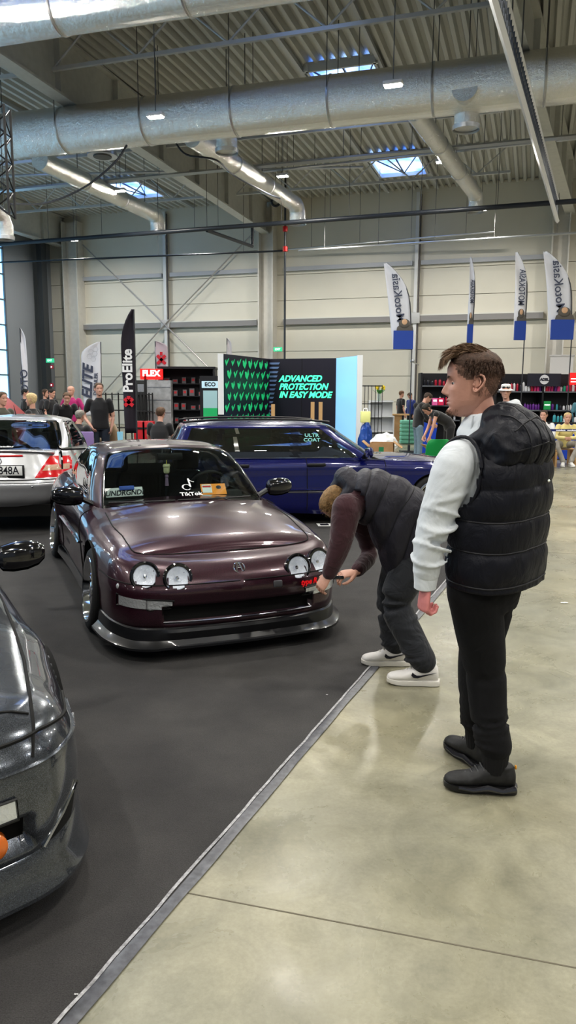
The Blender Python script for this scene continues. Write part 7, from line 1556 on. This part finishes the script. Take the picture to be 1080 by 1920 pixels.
def right_side():
    card = M_('cardboard', (.42, .26, .13), .8, var=.15); grn = M_('box green', (.02, .22, .09), .6); whb = M_('white goods', (.75, .76, .77), .6)
    # wire cage rack and white shelf with tulips
    t = empty('wire_rack', gnd(697, 23), 0, 'black wire grid rack beside the pale blue panel', 'rack')
    for x in np.linspace(-.32, .32, 7): MB().box((x, 0, .98), (.018, .018, 1.96)).build('upright', MATS['satin black'], t)
    for z in (.05, .5, .95, 1.4, 1.94): MB().box((0, 0, z), (.66, .03, .03)).build('crossbar', MATS['satin black'], t)
    g = gnd(716, 24.5); t = empty('display_shelf', g, 0, 'white stepped shelf with yellow tulips on top', 'shelf')
    for z in (.5, .98, 1.46): MB().box((0, 0, z), (.75, .3, .03)).build('shelf_board', whb, t)
    MB().box((0, .15, .75), (.75, .03, 1.5)).build('back_board', M_('white shade', (.55, .56, .57), .6), t); MB().box((.39, 0, .5), (.03, .3, 1.0)).build('side_board', whb, t); MB().box((-.39, 0, .75), (.03, .3, 1.5)).build('side_board', whb, t)
    p = aty(711, 741, 24.4); t = empty('tulip_vase', (p.x, 24.4, 1.475), 0, 'bunch of yellow tulips in a clear vase on the white shelf', 'flowers'); MB().lathe([(.05, 0), (.06, .1), (.05, .22), (.055, .24)], n=16).build('vase', M_('vase', (.5, .6, .55), .15), t); rnd = random.Random(2)
    b = MB(); f = MB()
    for i in range(14):
        a = rnd.uniform(0, 2 * PI); r = rnd.uniform(.02, .17); q = Vector((r * math.cos(a), r * math.sin(a) * .6, .42 + rnd.uniform(-.06, .05))); b.tube([(0, 0, .2), q * .6 + Vector((0, 0, .12)), q], .008, 5); f.sphere(q + Vector((0, 0, .03)), (.03, .03, .042), 8, 6)
        b.tube([(0, 0, .2), (r * 1.2 * math.cos(a + 1), .1 * math.sin(a + 1), .33), (r * 1.5 * math.cos(a + 1), .1 * math.sin(a + 1), .36)], [.01, .025, .004], 5, flat=.2)
    s = b.build('stems', M_('stem green', (.06, .30, .04), .6), t); f.build('tulip_heads', M_('tulip yellow', (.85, .65, .03), .5), t)['kind'] = 'stuff'
    # boxes near the blue hood
    def cbox(px, y, w, d, h, z, label, rz=0, m=card, flaps=True, name='cardboard_box'):
        t = empty(name, gnd(px, y) + Vector((0, 0, z)), math.radians(rz), label, 'box'); b = MB(); th = .012
        for c, s in (((0, 0, th / 2), (w, d, th)), ((-w / 2, 0, h / 2), (th, d, h)), ((w / 2, 0, h / 2), (th, d, h)), ((0, -d / 2, h / 2), (w, th, h)), ((0, d / 2, h / 2), (w, th, h))): b.box(c, s)
        b.build('box_walls', m, t)
        if flaps:
            for sx, ang in ((-1, .7), (1, -.6)): b = MB(); b.box((sx * (w / 2 + .09), 0, h - .04), (.22, d, .01), R=Matrix.Rotation(-sx * ang, 3, 'Y')); b.build('flap', m, t)
        b = MB(); b.box((0, -d / 2 - .004, h * .55), (.10 if w > .3 else .05, .008, h * .5)); b.build('box_print', grn, t); return t
    cbox(719, 15.4, .46, .40, .40, .30, 'open cardboard box with green print stuffed with plastic film', -12); cbox(705, 15.2, .75, .5, .26, 0, 'wide low cardboard box under the open green-printed one', 4, flaps=False); cbox(727, 14.8, .35, .3, .22, 0, 'pale cardboard box beside the wide low box', 8, M_('pale card', (.65, .62, .58), .7), flaps=False); cbox(690, 16.2, .4, .4, .42, 0, 'cardboard box with a green stripe at the foot of the pale blue panel', 0, flaps=False)
    def film(px, y, z, r, label, m):
        b = MB(); R = []
        for i in range(19):
            ph = PI * i / 18; R.append([Vector((r[0] * math.sin(ph) * math.cos(a), r[1] * math.sin(ph) * math.sin(a), r[2] * math.cos(ph))) * (1 + .28 * noise.noise((3 * math.sin(ph) * math.cos(a) + px, 3 * math.sin(ph) * math.sin(a), 3 * math.cos(ph)))) for a in [2 * PI * k / 30 for k in range(30)]])
        b.rings(R); o = b.build('plastic_film' if 'film' in label else 'rubbish_bag', m, None, angle=25); o.location = gnd(px, y) + Vector((0, 0, z)); tag(o, label, 'packaging'); return o
    pl = M_('plastic film', (.75, .77, .78), .3, bump=.5, bscale=20); film(722, 16.4, .62, (.30, .22, .22), 'heap of crumpled white plastic film behind the open box', pl); film(688, 16.9, .17, (.22, .2, .16), 'small crumpled white film by the cardboard box', pl)
    film(687, 18.6, .50, (.17, .16, .50), 'blue rubbish bag beside the pale blue panel', M_('bag blue', (.02, .07, .30), .3, bump=.4, bscale=15)); yb = empty('paper_bag', gnd(686, 18.6) + Vector((0, 0, .98)), .1, 'pale yellow paper bag standing on the blue rubbish bag', 'bag'); MB().rbox((0, 0, .15), (.24, .12, .28), .02).build('bag_body', M_('bag yellow', (.80, .82, .35), .5), yb); MB().tube([(-.05, 0, .28), (-.04, 0, .36), (.04, 0, .36), (.05, 0, .28)], .008, 6).build('bag_handle', MATS['sign white'], yb)
    # counter with stacked goods
    t = empty('trade_counter', gnd(740, 27.5), 0, 'wooden topped counter with a cardboard front', 'counter'); MB().box((0, 0, .97), (1.1, .5, .05)).build('countertop', M_('pine', (.52, .33, .16), .6), t); MB().box((-.1, 0, .47), (.7, .4, .94)).build('counter_body', card, t)
    for i in range(6): o = MB().rbox((0, 0, 0), (.5, .4, .13), .03).build('towel_stack', M_('mint towel', (.22, .55, .42), .9), None); o.location = gnd(766, 26) + Vector((0, 0, .08 + i * .135)); tag(o, 'folded mint green towel pack, %s in the pile under the man in navy' % ('bottom', 'second from bottom', 'third from bottom', 'third from top', 'second from top', 'topmost')[i], 'towels', 'mint towel packs')
    t = empty('wheelie_bin', gnd(800, 21), 0, 'blue wheeled rubbish bin behind the man in jeans', 'bin'); MB().rings([[(w * x, d * y, z) for x, y in ((-1, -1), (1, -1), (1, 1), (-1, 1))] for z, w, d in ((.08, .20, .22), (.95, .28, .30))]).build('bin_body', M_('bin blue', (.01, .06, .45), .5), t); MB().rbox((0, 0, .98), (.6, .64, .06), .02).build('bin_lid', MATS['bin blue'], t); MB().cyl((.2, .25, .08), .08, .05, 16, axis=(1, 0, 0)).build('wheel', MATS['satin black'], t)
    # green seat shell and boxes on a pallet
    t = empty('folding_chair', gnd(828, 14.6), 0, 'green plastic backed chair facing away among the boxes', 'chair'); t.scale = (.85, .85, .95); g = MB(); g.rings([[(x * w, .0 + .12 * k * 0 - .10 * (z - .5) + .06 * (x * x), z) for x in np.linspace(-1, 1, 9)] + [(x * w, .04 - .10 * (z - .5) + .06 * (x * x), z) for x in np.linspace(1, -1, 9)] for k, (z, w) in enumerate(((.42, .30), (.55, .31), (.72, .30), (.82, .25), (.86, .18)))]); g.build('backrest', M_('chair green', (.01, .28, .07), .4), t); MB().rbox((0, .25, .42), (.55, .5, .04), .02).build('seat', MATS['chair green'], t)
    for x in (-.25, .25):
        for y in (.02, .45): MB().tube([(x, y, 0), (x * .9, y, .42)], .015, 6).build('leg', MATS['satin black'], t)
    cbox(836, 15.6, .5, .45, .62, 0, 'open cardboard box on the floor before the leaning woman', 10, flaps=True); cbox(812, 14.2, .7, .35, .12, .0, 'flat cardboard tray in front of the green chair', -5, flaps=False); cbox(843, 14.0, .4, .3, .2, 0, 'small cardboard box at the foot of the green chair', 15, flaps=True)
    # big black shelving, left unit (behind the face) and right unit
    def bottles(t_unused, xs, y, z, cols, grp, seed, hh=(.16, .24), o=None, fmt='small %s bottle standing on the %s'):
        rnd = random.Random(seed); protos = {}
        for x in xs:
            c = rnd.choice(cols); h = rnd.uniform(*hh); k = c
            if k not in protos:
                b = MB(); b.lathe([(.032, 0), (.035, .01), (.035, .12), (.028, .145), (.013, .155), (.013, .165)], n=10); r = b.build('bottle', M_('bottle %s' % c[0], c[1], .3), None); cb = MB(); cb.lathe([(.017, .162), (.017, .19), (.001, .192)], n=10); cb.build('cap', M_('bottle cap', (.02, .02, .02), .4), r); protos[k] = r; q = r
            else: q = copy_tree(protos[k])
            q.location = (x, y + rnd.uniform(-.03, .03), z); q.scale = (rnd.uniform(.9, 1.25),) * 2 + (h / .19,)
            tag(q, fmt % (c[0], grp), 'bottle', '%s bottles, %s' % (c[0], grp))
    blk = M_('unit black', (.008, .008, .012), .5); red = ('red', (.45, .02, .05)); pur = ('purple', (.14, .03, .25)); green_ = ('green', (.02, .35, .2)); whi = ('white', (.7, .7, .72)); pink = ('pink', (.65, .05, .22)); dkb = ('black', (.02, .02, .03)); teal = ('teal', (.05, .3, .35))
    def unit(px0, px1, y, h, label, zs):
        a, c = gnd(px0, y), gnd(px1, y); w_ = c.x - a.x; t = empty('shelving_unit', (a + c) / 2, 0, label, 'shelving'); MB().box((0, .28, h / 2), (w_, .04, h)).build('back_panel', blk, t)
        for x in np.linspace(-w_ / 2, w_ / 2, max(2, int(round(w_ / 1.1)) + 1)): MB().box((x, 0, h / 2), (.05, .5, h)).build('upright', blk, t)
        for z in zs: MB().box((0, 0, z), (w_, .5, .035)).build('shelf', M_('shelf edge', (.16, .17, .19), .4), t)
        MB().box((0, 0, .15), (w_, .5, .3)).build('plinth', blk, t); return t, a.x, c.x
    t, x0, x1 = unit(787, 862, 23.5, 2.35, 'black perforated shelving unit behind the standing man\'s face', (.9, 1.35, 1.95))
    bottles(t, np.arange(x0 + .1, x1 - .1, .12), 23.35, 1.97, (dkb, red), 'top shelf of the left unit', 1); bottles(t, np.arange(x0 + .5, x1 - .05, .10), 23.35, 1.37, (pink, red, whi), 'middle shelf of the left unit', 2, (.2, .32)); bottles(t, np.arange(x0 + .1, x1 - .1, .14), 23.35, .92, (dkb, whi), 'lower shelf of the left unit', 3)
    for (px, c, l) in ((815, 'pink', 'pink carton'), (826, 'red', 'red carton')): o = empty('carton', gnd(px, 23.2) + Vector((0, 0, 1.37)), 0, l + ' on the middle shelf of the left shelving unit', 'carton'); MB().box((0, -.03, .11), (.16, .1, .22)).build('carton_body', M_('carton ' + c, (.75, .03, .12) if c == 'red' else (.8, .15, .4), .5), o); MB().box((0, -.085, .14), (.1, .006, .06)).build('carton_label', MATS['sign white'], o)
    t, x0, x1 = unit(925, 1100, 22.0, 2.30, 'long black shelving unit full of bottles at the right', (.75, 1.25, 1.78))
    xm = gnd(1035, 22).x; xa = gnd(982, 22).x
    bottles(t, np.arange(xa, x1, .085), 21.83, 1.80, (red, pink, green_, pur, whi), 'top shelf of the right unit', 5); bottles(t, np.arange(xa, xm, .08), 21.83, 1.27, (pur, dkb, pur), 'second shelf of the right unit', 6, (.18, .22)); bottles(t, np.arange(xm + .1, x1, .1), 21.83, 1.27, (whi, teal, dkb), 'second shelf of the right unit', 7, (.14, .2)); bottles(t, np.arange(xm + .0, x1, .1), 21.83, .77, (whi, dkb, teal, whi), 'lower shelf of the right unit', 8, (.16, .26)); bottles(t, np.arange(x0 + .1, xa, .09), 21.83, 1.80, (whi, dkb, red), 'top shelf of the right unit', 9, (.2, .34))
    hd = empty('header_board', gnd(1012, 22) - t.location + Vector((0, -.3, 1.95))); hd.parent = t; hd['label'] = 'header board with a round white emblem'; MB().box((0, 0, .17), (.95, .04, .36)).build('board', M_('header black', (.015, .015, .03), .5), hd); MB().cyl((0, -.025, .18), .135, .012, 32, axis=(0, 1, 0)).build('emblem_disc', M_('emblem white', (.65, .65, .67), .5), hd); text('emblem_lettering', 'ADBL', .10, MATS['header black'], facing((0, -.035, .18), (1, 0, 0), (0, 0, 1)), hd, .002, .006)
    sg = empty('price_sign', gnd(1027, 21.6) + Vector((0, 0, 1.28)), 0, 'small green sign standing among the purple bottles', 'sign'); MB().box((0, 0, .12), (.20, .02, .24)).build('sign_panel', M_('sign green', (.02, .35, .10), .5), sg); text('sign_lettering', 'FRESSO', .05, MATS['sign white'], facing((0, -.012, .13), (1, 0, 0), (0, 0, 1)), sg, .002, .002)
    rb = empty('red_banner', gnd(1078, 21.5) - t.location + Vector((0, 0, 1.98))); rb.parent = t; rb['label'] = 'red banner with white lines'; MB().box((0, 0, .17), (.42, .03, .34)).build('banner_panel', MATS['sign red'], rb); MB().box((0, -.02, .17), (.3, .01, .03)).build('banner_line', MATS['sign white'], rb); MB().box((0, -.02, .09), (.3, .01, .03)).build('banner_line', MATS['sign white'], rb)
    cs = empty('service_counter', gnd(1060, 20.0), 0, 'blue fronted counter with white script behind the seated people', 'counter'); MB().box((.1, 0, .48), (1.5, .5, .92)).build('counter_front', M_('counter blue', (.01, .06, .45), .5), cs); MB().box((.1, 0, .96), (1.55, .55, .04)).build('countertop', MATS['satin black'], cs); text('counter_lettering', 'MotoKasia', .2, MATS['sign white'], facing((-.2, -.26, .75), (1, 0, 0), (0, 0, 1)), cs, .002, .003)
    bottles(cs, np.arange(gnd(1040, 20).x, gnd(1085, 20).x, .09), 19.9, .985, (whi, dkb, whi, teal), 'blue counter', 11, (.14, .24))
    for (px, y, h, l) in ((925, 18.6, 1.05, 'tall white plastic cabinet showing over the vest hood'), (942, 18.2, .98, 'white cabinet with a dark slot behind the vest hood')):
        o = empty('white_cabinet', gnd(px, y), 0, l, 'cabinet'); MB().rbox((0, 0, h / 2), (.4, .35, h), .02).build('cabinet_body', M_('cabinet white', (.70, .72, .75), .5), o); MB().box((0, -.18, h - .35), (.3, .01, .02)).build('cabinet_slot', MATS['satin black'], o)
    # blue ribbon fence in front of the seated people
    t = empty('barrier_ribbon', gnd(1040, 16.5), 0, 'dark blue barrier ribbon across the seated people', 'barrier'); MB().box((.9, 0, .92), (3.0, .01, .05)).build('ribbon', M_('ribbon navy', (.01, .02, .14), .5), t); text('ribbon_lettering', 'motokasia   motokasia', .05, MATS['sign white'], facing((.3, -.008, .92), (1, 0, 0), (0, 0, 1)), t, .001); MB().tube([(2.4, 0, 0), (2.4, 0, .98)], .03, 8).build('post', MATS['satin black'], t); MB().tube([(-.6, 0, 0), (-.6, 0, .98)], .03, 8).build('post', MATS['satin black'], t)
    for (px, y, l) in ((1061, 18.4, 'low pallet stool under the person in yellow'), (1024, 18.0, 'low pallet stool under the person in white trousers')):
        o = empty('pallet_stool', gnd(px, y), 0, l, 'stool')
        for k in range(3): MB().box((0, -.18 + k * .18, .385), (.55, .14, .03)).build('top_slat', M_('pine', (.52, .33, .16), .6), o)
        for x in (-.24, .24): MB().box((x, 0, .18), (.05, .5, .36)).build('side_board', MATS['pine'], o)
    # deckchair leg near (1000,840)
    p = onz(1022, 880, 0); t = empty('deck_chair', (p.x - .15, p.y, 0), 0, 'wooden deck chair leg and blue canvas beside the black vest', 'chair'); b = MB(); b.tube([(.1, 0, .0), (-.45, .1, .85)], .022, 6); b.tube([(-.45, 0, 0), (.15, .1, .55)], .022, 6); b.build('side_frame', M_('pine', (.52, .33, .16), .6), t); b = MB(); b.tube([(.1, .5, .0), (-.45, .6, .85)], .022, 6); b.tube([(-.45, .5, 0), (.15, .6, .55)], .022, 6); b.build('side_frame', MATS['pine'], t); MB().grid([[(-.45, y, .82), (-.2, y, .40), (.15, y, .53)] for y in (.1, .6)]).build('canvas', M_('canvas blue', (.02, .08, .5), .8), t)
right_side()
def small_stuff():
    # wall fittings
    sgn = M_('exit green', (.03, .45, .2), .4, emis=(.05, .6, .3), estr=.6)
    for (px, py, d, l) in ((94, 676, 36.5, 'small green exit sign on the left wall column'), (521, 655, 36.3, 'small green exit sign on the middle wall column')):
        p = aty(px, py, d); o = empty('exit_sign', p, RH, l, 'sign'); MB().box((0, 0, 0), (.42, .06, .2)).build('sign_box', sgn, o); text('sign_lettering', 'EXIT', .13, MATS['sign white'], facing((0, -.035, 0), (1, 0, 0), (0, 0, 1)), o, .002, .003)
    for (px, py, d, l) in ((97, 688, 36.4, 'red fire alarm plate under the left exit sign'), (97, 722, 36.4, 'red fire hose plate low on the left column'), (1053, 673, 33.5, 'red alarm plate on the white box at the right column')):
        p = aty(px, py, d); o = empty('alarm_plate', p, RH, l, 'alarm'); MB().rbox((0, 0, 0), (.17, .05, .17), .01).build('plate_body', M_('alarm red', (.6, .02, .04), .4), o); MB().cyl((0, -.03, 0), .04, .01, 16, axis=(0, 1, 0)).build('button', MATS['sign white'], o)
    p = aty(1053, 680, 33.2); o = empty('service_box', (p.x, p.y, 0), RH, 'white painted service box at the foot of the right wall column', 'box'); MB().box((0, 0, 1.7), (.95, .3, 3.4)).build('box_body', M_('box white', (.62, .60, .60), .5), o); MB().box((0, 0, 3.42), (1.05, .36, .05)).build('box_lid', MATS['box white'], o)
    p = aty(774, 677, 35.0); o = empty('wall_camera', p, RH, 'small grey camera bracket on the wall post', 'camera'); MB().rbox((0, 0, 0), (.2, .3, .14), .03).build('camera_body', MATS['brushed'], o); MB().tube([(0, .1, -.05), (.2, .5, -.15)], .03, 6).build('bracket', MATS['brushed'], o)
    p = aty(266, 745, 30); o = empty('line_speaker', (p.x, p.y, 0), 0, 'black column speaker standing before the far wall', 'speaker'); MB().rbox((0, 0, 1.1), (.42, .35, 2.2), .03).build('speaker_body', MATS['satin black'], o); MB().box((0, -.18, 1.9), (.25, .02, .3)).build('speaker_grille', MATS['brushed'], o)
    p = aty(214 / 1080 * 1080 if False else 212, 745, 35); o = empty('wall_cabinet', (p.x - 9.0 + 2.0, p.y, 0), RH, 'grey electrical cabinet on the far wall at left', 'cabinet'); bpy.data.objects.remove(o)
    # litter on the floor
    for (px, py, l, c) in ((1058, 1130, 'small white paper scrap on the concrete floor at right', (.8, .8, .78)), (613, 1303, 'tiny white crumb on the dark carpet', (.7, .7, .7)), (143, 1865, 'tiny pale fleck on the carpet near the tape', (.6, .6, .6))):
        p = onz(px, py, .006); b = MB(); w = .028 if px > 1000 else .006; b.grid([[(x * w, y * w * .35, .002 + .003 * noise.noise((x * 3, y * 3, px))) for x in np.linspace(-1, 1, 6)] for y in np.linspace(-1, 1, 5)]); o = b.build('paper_scrap', M_('scrap %.1f' % c[2], c, .8), None); o.location = p; tag(o, l, 'litter')
    p = onz(614, 984, .01); o = empty('info_card', p, .1, 'white and orange info card lying on the carpet beside the estate car', 'card'); MB().box((0, 0, 0), (.26, .19, .006)).build('card_sheet', MATS['plate white'], o); MB().box((.09, 0, .005), (.06, .17, .004)).build('card_stripe', mat('orange', (.95, .33, .03)), o); MB().rbox((-.04, 0, .005), (.11, .11, .004), .02).build('card_print', MATS['ink'], o)
small_stuff()
# ------------------------------------------------------------ camera
cd = bpy.data.cameras.new('camera'); cam = bpy.data.objects.new('camera', cd); COL.objects.link(cam)
cd.sensor_fit = 'VERTICAL'; cd.sensor_height = 36; cd.lens = F * 36 / 1920; cd.clip_end = 200; cd.clip_start = .05
Mc = Matrix((RT, UP, -FW)).transposed().to_4x4(); Mc.translation = CAMO; cam.matrix_world = Mc
SC.camera = cam
SC.view_settings.view_transform = 'Standard'; SC.view_settings.look = 'Medium High Contrast'; SC.view_settings.exposure = .12
SC.cycles.use_denoising = True
SC.cycles.max_bounces = 8; SC.cycles.transparent_max_bounces = 12; SC.cycles.caustics_reflective = False; SC.cycles.caustics_refractive = False
SC.cycles.sample_clamp_indirect = 6
